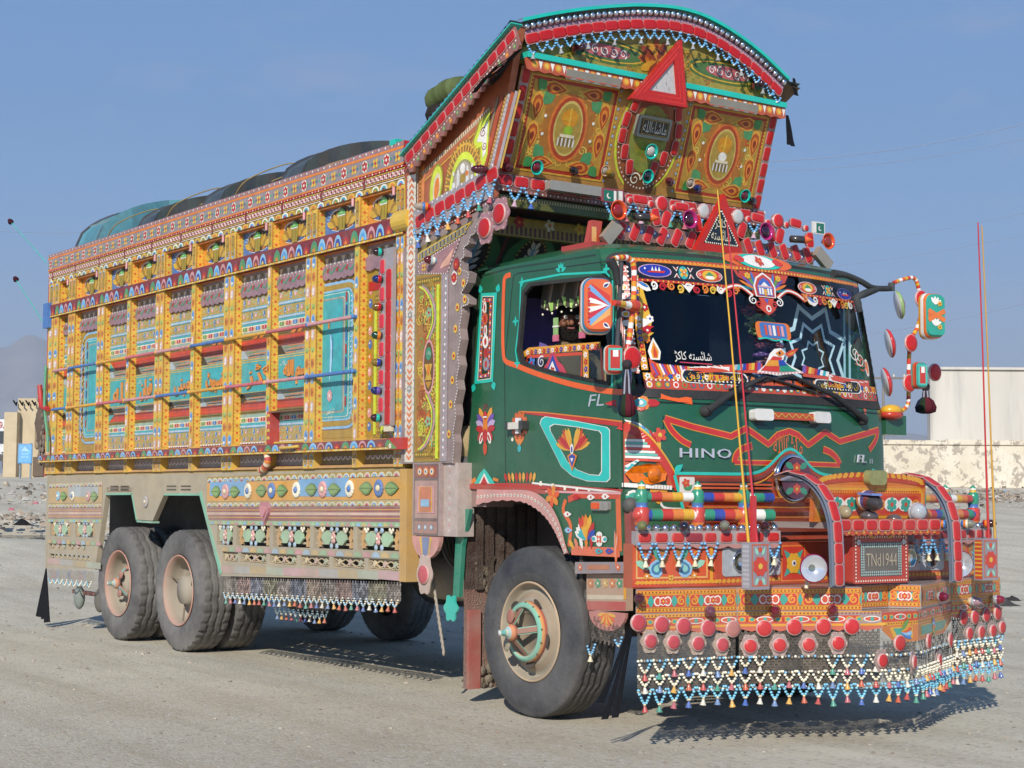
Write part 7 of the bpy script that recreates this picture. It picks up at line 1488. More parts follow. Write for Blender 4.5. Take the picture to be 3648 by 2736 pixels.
# flame and feather stickers at the left edge, lettering, bird and bottom strip
A.S = Sub(CF, *CF.at(ZF(350, 775)), .55, .5); u = v = 0.; A.poly([(u-.06, v-.12), (u+.05, v-.12), (u+.075, v-.02), (u+.05, v+.05), (u+.005, v+.15), (u-.045, v+.06), (u-.08, v-.02)], 'W', 3); A.poly([(u-.035, v-.1), (u+.03, v-.1), (u+.05, v-.02), (u+.0, v+.1), (u-.045, v-.02)], 'd8901f', 4); A.poly([(u-.02, v-.09), (u+.02, v-.09), (u+.025, v-.03), (u, v+.05), (u-.02, v-.03)], 'c8401a', 5)
A.S = CF
q = [CF.at(ZF(*p)) for p in ((248, 320), (262, 320), (335, 580), (290, 720), (262, 715), (252, 500))]; A.poly(q[::-1], 'd8a82a', 3)
for k, p in enumerate(((280, 480), (318, 560), (300, 640), (295, 700))): u, v = CF.at(ZF(*p)); A.flower(u, v, .026, ('R', 'W', 'R', 'O')[k], ('W', 'DB', 'W', 'Y')[k], 6, 4)
for k in range(3): u, v = CF.at(ZF(330, 600+k*45)); A.poly([(u-.06, v+.035), (u+.02, v+.03), (u-.03, v-.005), (u-.06, v-.02)][::-1], ('W', 'R', 'd8a82a')[k], 5)
u, v = CF.at(ZF(620, 825)); A.text('شائستہ کاکڑ', u, v, .07, 'W', 3, w=.26); A.stroke([(u-.1, v-.036), (u+.13, v-.04)], .006, 'c03a4a', 4)
def fstrip(pts0, pts1, c, l, n=12):
    a_, b_ = bez(pts0, 6), bez(pts1, 6); A.add([CF.pt(*p, A.H(l)) for p in b_]+[CF.pt(*p, A.H(l)) for p in a_], [(k, k+1, len(a_)+k+1, len(a_)+k) for k in range(len(a_)-1)], c)
fq = lambda *q: [CF.at(ZF(*p)) for p in q]
fstrip(fq((310, 830), (380, 870), (560, 895), (860, 880), (1100, 870)), fq((330, 950), (500, 960), (700, 935), (860, 930), (1100, 940)), 'c84a2a', 3); fstrip(fq((1380, 880), (1560, 940), (1700, 975), (1840, 990)), fq((1380, 960), (1560, 985), (1700, 1010), (1840, 1040)), 'c84a2a', 3)
for k in range(15):
    a, b = fq((330+k*18, 868+k*1.6), (372+k*16, 950-k*.8)); A.stroke([a, b], .012, ('PU', 'c8301f', 'd8951f', 'W')[k % 4], 4)
for k in range(6):
    a, b = fq((580+k*45, 898-k*3), (870, 898+k*5)); A.stroke([a, b], .006, 'W', 4); a, b = fq((1560, 950+k*7), (1830-k*30, 1000+k*3)); A.stroke([a, b], .006, 'W', 4)
for k, c in enumerate(('W', 'T', 'W', 'DB', 'R', 'O', 'Y', 'R', 'PU')):
    a, b, e, f_ = fq((905+k*20, 880-k*2), (928+k*20, 878-k*2), (925+k*20, 915), (902+k*20, 917)); A.poly([a, b, e, f_][::-1], c, 5); a, b, e, f_ = fq((1540-k*20, 925-k*5), (1562-k*20, 930-k*5), (1555-k*20, 962-k*3), (1533-k*20, 957-k*3)); A.poly([a, b, e, f_][::-1], c, 5)
bp_ = fq((1060, 930), (1115, 880), (1150, 800), (1180, 770), (1225, 765), (1255, 800), (1240, 850), (1280, 880), (1385, 935), (1200, 955)); A.poly(bp_[::-1], 'W', 6); A.poly(fq((1085, 920), (1130, 870), (1170, 820), (1235, 830), (1215, 875), (1215, 930))[::-1], 'c8301f', 7); A.poly(fq((1115, 890), (1140, 850), (1215, 850), (1215, 890))[::-1], 'd8901f', 8); A.poly(fq((1215, 860), (1240, 855), (1300, 905), (1340, 925), (1215, 930))[::-1], '1f8a6a', 8); A.poly(fq((1205, 850), (1238, 848), (1270, 885), (1210, 890))[::-1], 'DB', 9); A.poly(fq((1185, 800), (1225, 775), (1252, 805), (1215, 825))[::-1], 'd8801f', 8)
A.poly(fq((1250, 805), (1290, 780), (1345, 765), (1310, 815), (1275, 830))[::-1], 'c8421f', 8); A.poly(fq((1262, 815), (1300, 795), (1325, 785), (1300, 810))[::-1], 'd8901f', 9); u, v = CF.at(ZF(1212, 800)); A.dot(u, v, .01, 'K', 10)
for k in range(14): u, v = CF.at(ZF(1065+k*23, 937)); A.dot(u, v, .009, 'P', 9, 5)
fstrip(fq((1000, 962), (1200, 970), (1450, 985)), fq((1000, 1030), (1200, 1050), (1450, 1060)), '15101a', 4)
for k in range(6): a, b, e, f_ = fq((1060+k*65, 985+k*2), (1105+k*65, 985+k*2), (1115+k*65, 1025+k*2), (1050+k*65, 1020+k*2)); A.poly([a, b, e, f_][::-1], 'c8501f', 5)
def plate_(q0, q1, txt):
    a, b = CF.at(ZF(*q0)), CF.at(ZF(*q1)); u, v = (a[0]+b[0])/2, (a[1]+b[1])/2; w = b[0]-a[0]; n = 10
    for h, c, l in ((.082, 'W', 5), (.07, '120e12', 6)):
        ww = w+(.02 if h > .08 else 0); pts = rr_pts(-ww/2, -h/2, ww/2, h/2, .04); A.poly([(u+x, v+y+(b[1]-a[1])*x/w) for x, y in pts], c, l)
    A.text(txt, u, v, .056, 'e0b41f', 7, w=w*.9)
plate_((545, 955), (990, 985), 'واللہ خیر الرازقین'); plate_((1465, 1022), (1775, 1040), 'ان اللہ مع الصابرین')
for q in ((1740, 800), (1775, 840)): u, v = CF.at(ZF(*q)); A.scroll(u, v, .06, 2, 'W', 4, .009); A.scroll(u+.02, v-.03, .05, 4, 'c8502a', 4, .009)
u, v = CF.at(ZF(1825, 900)); A.ell(u, v, .022, .06, 'W', 3, 12); A.ell(u, v, .014, .045, 'd8701f', 4, 12)
A.S = Sub(CF, *CF.at(ZF(1180, 640)), .72, .62); u = v = 0.; A.rrect(u-.21, v-.09, u+.21, v+.085, .05, 'd8701f', 0); A.rrect(u-.16, v-.08, u+.16, v+.075, .03, '3f6fb0', 1); [A.rect(u-.11+k*.05, v-.055, u-.08+k*.05, v+.05, ('c84a2a', 'P', 'W')[k % 3], 2) for k in range(5)]; A.stroke(bez([(u-.2, v-.1), (u-.1, v-.085), (u, v-.105), (u+.1, v-.085), (u+.2, v-.1)], 4), .015, 'TQ', 2); A.S = CF
A.build('painted_design', GLOSS, ws)
# star-patterned curtain and tinsel garland inside the windscreen
mb = MB(); IN = Surf((.6, 0, 0), (0, 1, 0), (0, 0, 1)); A = Art(IN)
u, v = .72, 2.3
for r, c, l in ((.3, 'd8f4fa', 0), (.265, '0e1a20', 1), (.2, 'd8f4fa', 2), (.175, '0e1a20', 3), (.1, 'd8f4fa', 4), (.085, '14242c', 5)):
    A.poly([(u+r*(1.18 if k % 2 else .86)*cos(pi*k/8), v+r*(1.3 if k % 2 else .95)*sin(pi*k/8)) for k in range(16)], c, l)
for k in range(4): A.rect(u+.3+.05*k, 1.9, u+.32+.05*k, 2.75, 'b8e4ee', 0); 
A.rect(-.2, 1.9, 1.0, 2.78, '0c141a', -2)
A.build('star_curtain', CLOTH, cabp)
mb = MB()
for k in range(240):
    z = 2.62-.62*(k/240); y = .16+.1*random.uniform(-1, 1)+.12*sin(k/240*3); c = ('7a2a30', '8aa06a', '9ab070', '7a3a4a', '5a3a70', '8a5a60', '5a7a9a', '9a6a50', '3f7a5a')[k*9//240]; mb.ball((.62+random.uniform(-.05, .05), y, z), random.uniform(.015, .035), c, 5, 3, (1, 1.6, .5))
mb.build('tinsel_garland', BEAD, cabp, kind='stuff')
mb = MB(); mb.lathe((.7, .2, 2.47), (1, -.5, 0), [(0, 0), (.07, .0), (.07, .01), (0, .012)], ['c8c02a', 'c8c02a', '3f8a5a'], 16); mb.build('hanging_tag', GLOSS, cabp)
# interior: seats, dashboard, steering wheel, curtain pelmet
mb = MB(); mb.box((-.68, -1.05, 1.4), (-.62, 1.08, 2.85), '1a1416'); mb.box((-.6, -1.05, 1.35), (.9, 1.08, 1.42), '181414'); mb.build('cab_lining', CLOTH, cabp)
mb = MB(); mb.grid([[V3((-.46+.04*sin(3*t)-.03*j, -.95+.5*i/5, 1.75+.95*t-.25*(i/5-.4)**2*(t > .8))) for i in range(6)] for j, t in ((0, 0), (0, .25), (0, .5), (0, .75), (1, .95), (2, 1.))], '7a68b0'); mb.build('seat_back', CLOTH, cabp)
mb = MB(); mb.box((.45, -1.05, 1.5), (.9, 1.05, 1.95), '14161a'); mb.build('dashboard', DARK, cabp)
mb = MB(); sw = V3((.33, -.62, 2.02)); ax = V3((-.45, 0, .9)).normalized(); u_ = V3((0, 1, 0)); w_ = ax.cross(u_); mb.tube([sw+(u_*cos(2*pi*k/24)+w_*sin(2*pi*k/24))*.23 for k in range(25)], .016, '1a1c22', 6); mb.tube([sw, sw-ax*.4], .03, '1a1c22', 6); mb.tube([sw-u_*.22, sw+u_*.22], .014, '1a1c22', 5); mb.build('steering_wheel', DARK, cabp)
mb = MB(); n = 30; PV = XZ(-.98); rows_ = [[], [], []]
for k in range(n+1):
    x = -.12+.68*k/n; dz = .035*abs(((k % 10)/5)-1); rows_[0].append(V3((x, -.98, 2.74))); rows_[1].append(V3((x, -1.0+.01*sin(k), 2.6+dz))); rows_[2].append(V3((x, -1.0+.012*sin(k*2.), 2.545+dz)))
mb.grid(rows_, lambda i, j: ('6a5a4a', '8a7a6a', '5a4a44')[j % 3] if i == 0 else ('a9c86a', 'bcd880', '90b858')[j % 3]); mb.grid([r[::-1] for r in rows_], '4a443a')
for k in range(14): mb.ball((-.1+.05*k, -1.0, 2.535+.03*(k % 2)), .008, 'CR', 5, 4)
mb.build('fringed_pelmet', CLOTH, cabp)
for x in (.06, .33):
    mb = MB(); mb.box((x-.022, -1.02, 2.36), (x+.022, -1.012, 2.5), '8fae70'); mb.box((x-.026, -1.022, 2.35), (x+.026, -1.01, 2.39), 'c86a80'); mb.box((x-.026, -1.022, 2.44), (x+.026, -1.01, 2.45), 'W'); mb.build('hanging_tassel', CLOTH, cabp)
# ---- bonnet, lettering, grille
A = Art(CF, .0015)
A.stroke([(-1.1+2.2*k/30, 1.93) for k in range(31)], .008, '04180c', 0); A.stroke(fq((395, 1090), (415, 1250), (420, 1550)), .007, '04180c', 0)
rz = fq((425, 1250), (620, 1310), (885, 1375), (990, 1320), (1145, 1430), (1210, 1365), (1290, 1340), (1350, 1365), (1420, 1435), (1540, 1345), (1640, 1410), (1910, 1330))
def tapered(pts, w, c, e, l):
    d = []
    for p, q in zip(pts, pts[1:]):
        for k in range(6): d.append((p[0]+(q[0]-p[0])*k/6, p[1]+(q[1]-p[1])*k/6))
    d.append(pts[-1]); A.stroke(d, w+.011, e, l); A.stroke(d, w, c, l+1)
tapered(rz, .032, 'c02018', 'd8901f', 1)
for pts in (fq((430, 1255), (470, 1330), (540, 1400), (605, 1435)), fq((1905, 1330), (1890, 1400), (1845, 1470))): tapered(bez(pts, 4), .03, 'c02018', 'd8901f', 1)
for pts in (fq((910, 1560), (920, 1510), (960, 1465), (1030, 1440)), fq((1640, 1570), (1620, 1530), (1580, 1490), (1525, 1465))): tapered(bez(pts, 4), .036, 'c02018', 'd8901f', 1)
for pts in (fq((910, 1555), (1060, 1558), (1200, 1560)), fq((1380, 1565), (1500, 1570), (1640, 1575))): tapered(pts, .022, 'c02018', 'd8901f', 1)
for t, (q, w, h, c) in (('HINO', ((707, 1492), .36, .056, 'b4b8c4')), ('FL', ((1785, 1530), .1, .05, 'a9adb5'))): u, v = CF.at(ZF(*q)); A.text(t, u, v, h, c, 2, w=w, depth=.01, shear=.0 if t != 'FL' else .25, spc=1.1)
u, v = CF.at(ZF(1856, 1548)); A.text('II', u, v, .03, 'a9adb5', 2, w=.035)
u, v = CF.at(ZF(1280, 1440)); A.text('ماشااللہ', u, v, .1, 'd8601f', 3, w=.25)
for k in range(-3, 4): A.petal(u+k*.03, v+.015, pi/2-k*.15, .06, .008, 'd8501f', 3)
A.stroke(fq((100, 1070), (400, 1092), (615, 1132)), .04, 'e05a14', 1); A.stroke(fq((1810, 1202), (1935, 1200)), .035, 'e05a14', 1)
u, v = CF.at(ZF(260, 1142))
for k in range(8): A.petal(u, v, 2*pi*k/8, .11 if k % 4 == 0 else .05, .045, ('R', 'O')[k % 2], 1)
A.ell(u, v, .03, .025, 'T', 3, 10); A.dot(u, v, .012, 'W', 4)
u, v = CF.at(ZF(320, 1340)); 
for k, c in enumerate(('W', 'SK', 'T', 'W', 'O', 'R', 'W', 'Y')): A.petal(u+.02*k-.1, v+.07-.012*k, -.8-.1*k, .12, .045, c, 1+k % 3)
A.flower(u+.06, v-.02, .045, 'c8402a', 'Y', 5, 4)
u, v = CF.at(ZF(1075, 165)); A.ell(u, v, .3, .055, 'd8601f', 3, 20); A.ell(u, v, .2, .05, 'TQ', 4, 18); A.ell(u, v, .14, .042, 'W', 5, 16); A.flower(u, v, .035, 'c8402a', 'O', 5, 6); [A.petal(u+s*.22, v, pi/2+s*1.5, .1, .05, 'c8301f', 5) for s in (-1, 1)]
A.build('painted_design', GLOSS, shell)
# recessed air slot with its white-tipped pull handle
def fslab(name, pts, h0, h1, c, mt=GLOSS, par=cabp): mb = MB(); mb.slab(CF, pts, h0, h1, c); return mb.build(name, mt, par)
a, b = CF.at(ZF(1045, 1190)), CF.at(ZF(1490, 1250)); fslab('air_slot', rr_pts(a[0], b[1]-.06, b[0], a[1]-.015, .03), .001, .004, '04120a')
u, v = CF.at(ZF(1280, 1240)); o = fslab('pull_handle', rr_pts(u-.2, v-.024, u+.2, v+.02, .008), .03, .055, 'c04a1a')
for s in (-1, 1): fslab('handle_end', rr_pts(u+s*.25-.075, v-.035, u+s*.25+.075, v+.035, .02), .01, .065, 'd8d4cc', GLOSS, o)
A = Art(CF, .057); A.zig((u-.19, v), (u+.19, v), .03, .012, .006, 'Y'); A.build('painted_design', GLOSS, o)
# grille: red-brown surround with slats, arch over the badge
gz = fq((530, 1570), (560, 1555), (1080, 1555), (1180, 1520), (1280, 1500), (1380, 1530), (1480, 1580), (1880, 1590), (1870, 1640))
GP = lambda *q: [CF.at(ZG(*p)) for p in q]
def fpoly(name, outer_, h0, h1, c, par=cabp, mt=GLOSS, n=5):
    d = []
    for p, q in zip(outer_, outer_[1:]+outer_[:1]):
        for k in range(n): d.append((p[0]+(q[0]-p[0])*k/n, p[1]+(q[1]-p[1])*k/n))
    mb = MB(); mb.slab(CF, d, h0, h1, c); return mb.build(name, mt, par)
# build the grille as horizontal strips so that it follows the curved front
mb = MB(); n = 40; y0g, y1g = -.86, .86
def gtop(y): return 1.505+.16*math.exp(-(y/.17)**2)
R_ = [[], []]
for k in range(n+1):
    y = y0g+(y1g-y0g)*k/n; R_[0].append(CF.pt(y*.86, 1.12, .02)); R_[1].append(CF.pt(y, gtop(y), .025))
mb.grid(R_, 'a83c20'); R2_ = [[CF.pt(y0g+(y1g-y0g)*k/n, gtop(y0g+(y1g-y0g)*k/n), .0) for k in range(n+1)], R_[1]]; mb.grid(R2_[::-1], 'a83c20'); gr = mb.build('grille_surround', GLOSS, cabp)
A = Art(CF, .027)
cv = [(y0g+(y1g-y0g)*k/n, gtop(y0g+(y1g-y0g)*k/n)) for k in range(n+1)]
A.stroke([(u, v+.006) for u, v in cv], .018, 'TQ', 1); A.stroke([(u*.97, v-.03) for u, v in cv], .02, '7a2410', 1); A.stroke([(u*.96, v-.055) for u, v in cv], .008, 'd8901f', 1)
for s in (-1, 1): A.leaf(s*.86, 1.52, pi/2+s*.9, .07, .04, 'TQ', 2); A.stroke([(s*.86, 1.5), (s*.8, 1.3), (s*.76, 1.12)], .02, 'TQ', 1)
A.build('painted_design', GLOSS, gr)
for z0, z1 in ((1.405, 1.47),):
    for a, b in ((-.72, -.16), (.16, .74)):
        mb = MB(); k = 10; mb.grid([[CF.pt(a+(b-a)*j/k, z, .028) for j in range(k+1)] for z in (z0, z1)], '120605'); o = mb.build('grille_opening', DARK, gr)
        for q in range(2):
            z = z0+(z1-z0)*(q+1)/3; mb = MB(); mb.grid([[CF.pt(a+(b-a)*j/k, zz, .04) for j in range(k+1)] for zz in (z-.006, z+.006)], 'c05028'); mb.build('grille_slat', GLOSS, o)
for z in (1.36, 1.30, 1.24, 1.18):
    mb = MB(); k = 20; mb.grid([[CF.pt(-.78+1.56*j/k, z-.014, .04) for j in range(k+1)], [CF.pt(-.78+1.56*j/k, z+.014, .055) for j in range(k+1)]], 'b5452a'); mb.grid([[CF.pt(-.78+1.56*j/k, z+.014, .055) for j in range(k+1)], [CF.pt(-.78+1.56*j/k, z+.018, .02) for j in range(k+1)]], 'd8901f'); mb.build('grille_bar', GLOSS, gr)
for s in (-1, 1):
    u, v = (s*.78, 1.44); o = fslab('corner_plaque', rr_pts(u-.05, v-.05, u+.05, v+.05, .01), .03, .034, 'd9d0c4', GLOSS, gr); A = Art(CF, .036); A.flower(u-.01, v+.015, .028, 'c8402a', 'O', 5); A.leaf(u, v-.03, .8, .05, .025, '2f8a5a'); A.leaf(u, v-.03, 2.2, .05, .025, '2f8a5a'); A.build('painted_design', GLOSS, o)
# round badge
c = CF.pt(0, 1.49, .03); mb = MB(); mb.lathe(c, (1, 0, 0), [(.15, 0), (.152, .02), (.14, .035), (.13, .03), (.0, .045)], ['CH', 'CH', 'CH', '8a3a30'], 36); bd = mb.build('round_badge', CHROME, cabp)
BS = Surf(c+V3((.045, 0, 0)), (0, 1, 0), (0, 0, 1)); A = Art(BS, .002); A.ell(0, 0, .128, .128, '5a1f3a', 0, 28)
for s in (-1, 1): A.flower(0, s*.065, .035, 'c8401f', 'Y', 6, 1); [A.petal(x*.02, s*.06, (pi/2 if x == 0 else (0 if x > 0 else pi))+x*s*.4, .08, .04, ('d8901f', '2f8a6a')[abs(x)], 1) for x in (-1, 1)]
A.build('painted_design', GLOSS, bd); mb = MB(); mb.box((c.x+.03, -.15, 1.475), (c.x+.06, .15, 1.505), 'CH'); mb.build('badge_bar', CHROME, bd)
# corner lamp clusters with stripes and amber indicator
LS = Surf((fx(-1.0, 1.55), -1.0, 0), (.22, .11, 0) if 0 else (.12, .12, 0), (0, 0, 1))
def corner_pt(q): return CF.at(ZK(*q))
A = Art(CF, .003)
lampq = [(1088, 1195), (1130, 1205), (1220, 1270), (1300, 1370), (1370, 1480), (1395, 1550), (1090, 1535)]
sub = []
for p, q in zip(lampq, lampq[1:]+lampq[:1]):
    for k in range(4): sub.append((p[0]+(q[0]-p[0])*k/4, p[1]+(q[1]-p[1])*k/4))
cl = [CF.at(ZK(*q)) for q in sub]
mb = MB(); mb.slab(CF, cl[::-1], .0, .012, 'b8502a'); lc = mb.build('corner_lamp', GLOSS, cabp); A = Art(CF, .013)
red = bez([CF.at(ZK(*q)) for q in ((1080, 1160), (1150, 1190), (1240, 1265), (1320, 1370), (1385, 1480), (1420, 1560))], 6); A.stroke(red, .05, 'c02a18', 0); A.stroke([(u+.022, v+.012) for u, v in red], .01, 'd8a02a', 1)
for k in range(9):
    y = 1225+k*25 if k < 5 else 1330+(k-4)*28; x1 = 1140+(k*34 if k < 5 else 150+(k-5)*10)
    if k < 8: a, b = CF.at(ZK(1100, 1255+k*17)), CF.at(ZK(1215+k*15, 1258+k*18)); A.stroke([a, ((a[0]+b[0])/2, (a[1]+b[1])/2), b], .014, ('W', '5fb0a0', 'W', 'c8402a')[k % 4], 2)
for k in range(4): a, b = CF.at(ZK(1105, 1420+k*14)), CF.at(ZK(1180-k*10, 1378+k*8)); A.stroke([a, b], .012, ('W', 'T')[k % 2], 2)
for k in range(16): u, v = CF.at(ZK(1100+k*18, 1532+k*1.2)); A.rect(u-.008, v-.012, u+.008, v+.012, 'W', 3)
A.build('painted_design', GLOSS, lc)
ip_ = [CF.at(ZK(*q)) for q in ((1105, 1460), (1150, 1420), (1230, 1400), (1300, 1410), (1340, 1460), (1330, 1505), (1250, 1530), (1150, 1515))]
AMB = mat('amber_lens', .08, coat=.5, var=.35, scale=45, tint='d06a10'); mb = MB(); mb.slab(CF, ip_[::-1], .012, .03, 'O'); u, v = CF.at(ZK(1270, 1470)); mb.ball(CF.pt(u, v, .02), .05, 'O', 14, 8, (.5, 1, 1)); mb.build('amber_lens', AMB, lc)
# bracket under the lamp: green panel with turquoise flower and orange line
A = Art(CF, .003); 
for pts, c, w in ((fq((105, 1700), (250, 1700), (440, 1690)), 'c02a18', .035), (fq((105, 1690), (250, 1690), (440, 1680)), 'd8901f', .008)): pass
u, v = CF.at(ZH(110, 160)); A.flower(u, v, .06, 'W', 'TQ', 6, 0); A.flower(u, v, .045, '1f9a84', '1f9a84', 6, 3); A.stroke(bez([(u+.05, v), (u+.12, v+.03), (u+.16, v-.04), (u+.3, v-.05)], 5), .014, 'W', 1); u2, v2 = CF.at(ZH(285, 115)); A.flower(u2, v2, .06, 'd8951f', 'c8402a', 6, 1)
A.build('painted_design', GLOSS, shell)
# fender panel, wheel-arch lip
FS = XZ(-1.135); fp = P(ZL, FS, (838, 470), (1172, 487), (1160, 95), (1150, 90), (690, 85), (520, 72), (600, 120), (700, 190), (770, 300), (815, 420))
mb = MB(); mb.slab(FS, fp, -.05, 0, 'G'); fen = mb.build('front_fender', GLOSS, cabp); A = Art(FS)
def bordr(pts, w, c, l): A.stroke(bez(P(ZL, FS, *pts), 5), w, c, l)
bordr(((850, 455), (1000, 462), (1150, 468)), .055, 'd86a4a', 1); bordr(((1150, 460), (1145, 300), (1140, 110)), .045, 'd8602a', 1); bordr(((830, 140), (900, 112), (1000, 115), (1150, 112)), .04, 'c8452a', 1); bordr(((835, 430), (845, 300), (800, 210), (815, 140)), .03, 'd8602a', 1); A.stroke(P(ZL, FS, (690, 88), (900, 95), (1160, 100)), .014, 'P', 2)
for k in range(5): u, v = FS.at(ZL(870+k*26, 430)); A.petal(u, v-.02, 2.3-.2*k, .08, .03, ('d8a02a', 'd87a5a', 'W', 'O', 'R')[k], 3); u, v = FS.at(ZL(1120+6*k, 320+k*8)); A.petal(u, v, -1.5-.05*k, .2, .02, ('P', 'd8602a', 'd89a4a')[k % 3], 3)
for q, c in (((1025, 460), 'T'), ((1090, 460), 'DB'), ((975, 125), 'W'), ((885, 125), 'R'), ((1065, 120), 'W'), ((830, 230), 'W'), ((835, 330), 'LB')): u, v = FS.at(ZL(*q)); A.leaf(u-.04, v, 0, .08, .035, c, 4); A.dot(u, v, .008, 'R', 5)
u, v = FS.at(ZL(735, 120)); [A.petal(u, v, k*1.05+.3, .075, .04, ('d8501f', 'd8801f')[k % 2], 3) for k in range(6)]
u, v = FS.at(ZL(935, 340))
for k in range(6): A.petal(u+.02, v-.05, 2.75-.22*k, .13+.03*(k > 2), .05, ('W', 'W', 'W', 'W', 'T', 'W')[k] if k < 3 else ('c8301f', 'd8501f', 'd8801f')[k-3], 1+k % 2); A.petal(u+.02, v-.05, 2.75-.22*k, .1, .02, 'T' if k < 3 else 'd8a02a', 4)
for k in range(3): A.petal(u+.02, v-.05, 1.35-.35*k, .16-.03*k, .045, ('d8a02a', 'R', 'DB')[k], 2)
u, v = FS.at(ZL(1028, 385)); [A.ell(u+.045*cos(t), v+.025*sin(t), .03, .02, 'W', 5, 8) for t in (0, 1.57, 3.14, 4.71)]; A.flower(u, v, .028, 'd8502a', 'W', 4, 6); [A.ell(u+s*.055, v, .018, .012, 'T', 6, 8) for s in (-1, 1)]
A.build('painted_design', GLOSS, fen)
mb = MB(); a, b = FS.at(ZL(990, 205)), FS.at(ZL(1095, 150)); mb.slab(FS, rr_pts(a[0], a[1], b[0], b[1], .01), 0, .025, '8a8680'); mb.slab(FS, rr_pts(a[0]+.005, a[1]+.008, a[0]+(b[0]-a[0])*.5, b[1]-.008, .008), .025, .03, 'd8501f'); mb.build('side_marker', LENS, fen)
lip_o = P(ZL, FS, (270, 75), (420, 78), (560, 80), (640, 100), (710, 155), (760, 230), (795, 320), (815, 400), (835, 470)); lip_i = P(ZL, FS, (262, 168), (400, 142), (540, 148), (620, 182), (690, 240), (740, 310), (775, 380), (795, 430), (812, 478))
mb = MB(); lo, li = bez(lip_o, 5), bez(lip_i, 5); li = [(u, v-.008*(k % 2)) for k, (u, v) in enumerate(li)]; n = len(lo); mb.add([FS.pt(*p, .012) for p in lo]+[FS.pt(*p, .012) for p in li], [(n+k, n+k+1, k+1, k) for k in range(n-1)][::1], 'c58a84'); mb.add([FS.pt(*p, .012) for p in li]+[FS.pt(*p, -.25) for p in li], [(n+k, n+k+1, k+1, k) for k in range(n-1)], '5a3430'); lip = mb.build('wheel_arch_lip', DWP, cabp); A = Art(FS, .0135)
for u, v, dx, dy in arcpos([((a[0]+b[0])/2, (a[1]+b[1])/2) for a, b in zip(lo, li)], 30): A.dot(u, v, .011, 'CR', 0); A.dot(u, v, .006, '3f6f8a', 1, 5)
A.build('painted_design', DWP, lip)
mb = MB(); li2 = li[::2]; mb.grid([[FS.pt(u, v, -.03) for u, v in li2], [V3((u*.98, -.55, v)) for u, v in li2]], '2a1412'); mb.box((-.75, -.56, .6), (.6, -.52, 1.45), '2a1412'); mb.box((.42, -1.1, .75), (.45, -.5, 1.35), '1a0f0e'); mb.build('wheel_arch_liner', DARK, cabp)
mb = MB(); mb.slab(FS, P(ZL, FS, (190, 70), (690, 105), (690, 80), (190, 40)), -.02, .002, 'a8362a'); mb.box((-.80, -1.12, 1.3), (-.55, -.9, 1.44), '8a6a64'); mb.build('cab_sill', DWP, cabp)
# black hoses between body and cab
mb = MB()
for k in range(4): mb.tube(bez([(-.92, -1.0+.06*k, 2.75-.1*k), (-.85, -1.02+.06*k, 2.2), (-.88, -1.02+.06*k, 1.85), (-.84, -1.0, 1.6)], 6), [.03+.006*(q % 2) for q in range(19)], '17171a', 7)
mb.ball((-.84, -1.08, 1.72), .09, 'a08a5a', 10, 7, (1, 1, 1.4)); mb.ball((-.84, -1.08, 1.56), .09, '2a2a2c', 10, 7, (1, 1, 1.2)); mb.build('hose_bundle', RUBBER, TRUCK)
# step plates between fender and bumper
mb = MB(); SPL = XZ(-1.14); mb.slab(SPL, P(ZL, SPL, (870, 600), (1195, 598), (1195, 528), (870, 528)), -.1, .0, '8a7c80'); st = mb.build('step_plate', DWP, cabp); A = Art(SPL); q = P(ZL, SPL, (950, 575), (1085, 575), (1085, 545), (950, 545)); A.poly(q, 'b06a4a'); [A.flower(*SPL.at(ZL(*p)), .022, 'd8602a', 'W', 5) for p in ((905, 560), (1140, 560))]; A.build('painted_design', DWP, st)
SQ = XZ(-1.10); mb = MB(); mb.slab(SQ, P(ZL, SQ, (942, 830), (1190, 832), (1190, 605), (942, 600)), -.05, 0, 'b09078'); ap = mb.build('step_apron', DWP, cabp); A = Art(SQ); A.poly(P(ZL, SQ, (945, 825), (1188, 828), (1188, 775), (945, 770)), 'b04a44'); A.poly(P(ZL, SQ, (945, 760), (1188, 762), (1188, 735), (945, 730)), 'c8b8a0'); [A.flower(*SQ.at(ZL(970+k*45, 660)), .03, ('c8703a', 'MT', 'c8a05a')[k % 3], 'C', 5) for k in range(5)]; A.poly(P(ZL, SQ, (1175, 760), (1192, 760), (1192, 610), (1175, 610)), 'd8951f', 1); A.build('painted_design', DWP, ap)
mb = MB(); c0, c1 = SQ.at(ZL(955, 825)), SQ.at(ZL(1185, 832)); cu = (c0[0]+c1[0])/2; r_ = (c1[0]-c0[0])/2; hp_ = [(cu+r_*cos(t), c0[1]+.115*sin(t)) for t in [pi+pi*k/12 for k in range(13)]]; mb.slab(SQ, hp_, -.02, 0, 'b5706a'); o = mb.build('half_round_drop', DWP, ap); A = Art(SQ); [A.petal(cu, c0[1]-.01, pi+pi*(k+.5)/9, .09, .02, ('d8a03a', 'd8602a')[k % 2]) for k in range(9)]; A.build('painted_design', DWP, o)
curtain(ap, SQ, cu-r_*.95, cu+r_*.95, c0[1]-.03, c0[1]-.06, .15, ['4a443e', '6a5f55']); garland(ap, SQ.pt(cu-r_, c0[1]-.17, .02), SQ.pt(cu-r_*.5, c0[1]-.2, .02), .08, ('7fb4d8',), 'C', 'C'); garland(ap, SQ.pt(cu+r_*.6, c0[1]-.16, .02), SQ.pt(cu+r_*.95, c0[1]-.14, .02), .04, ('7fb4d8',), 'C')
mb = MB(); mb.box((.87, -1.12, .9), (.93, -1.06, 1.3), '8a2a2a'); mb.ball((.9, -1.1, 1.32), .05, '2a2c30', 8, 6); mb.build('bumper_bracket', DWP, cabp)
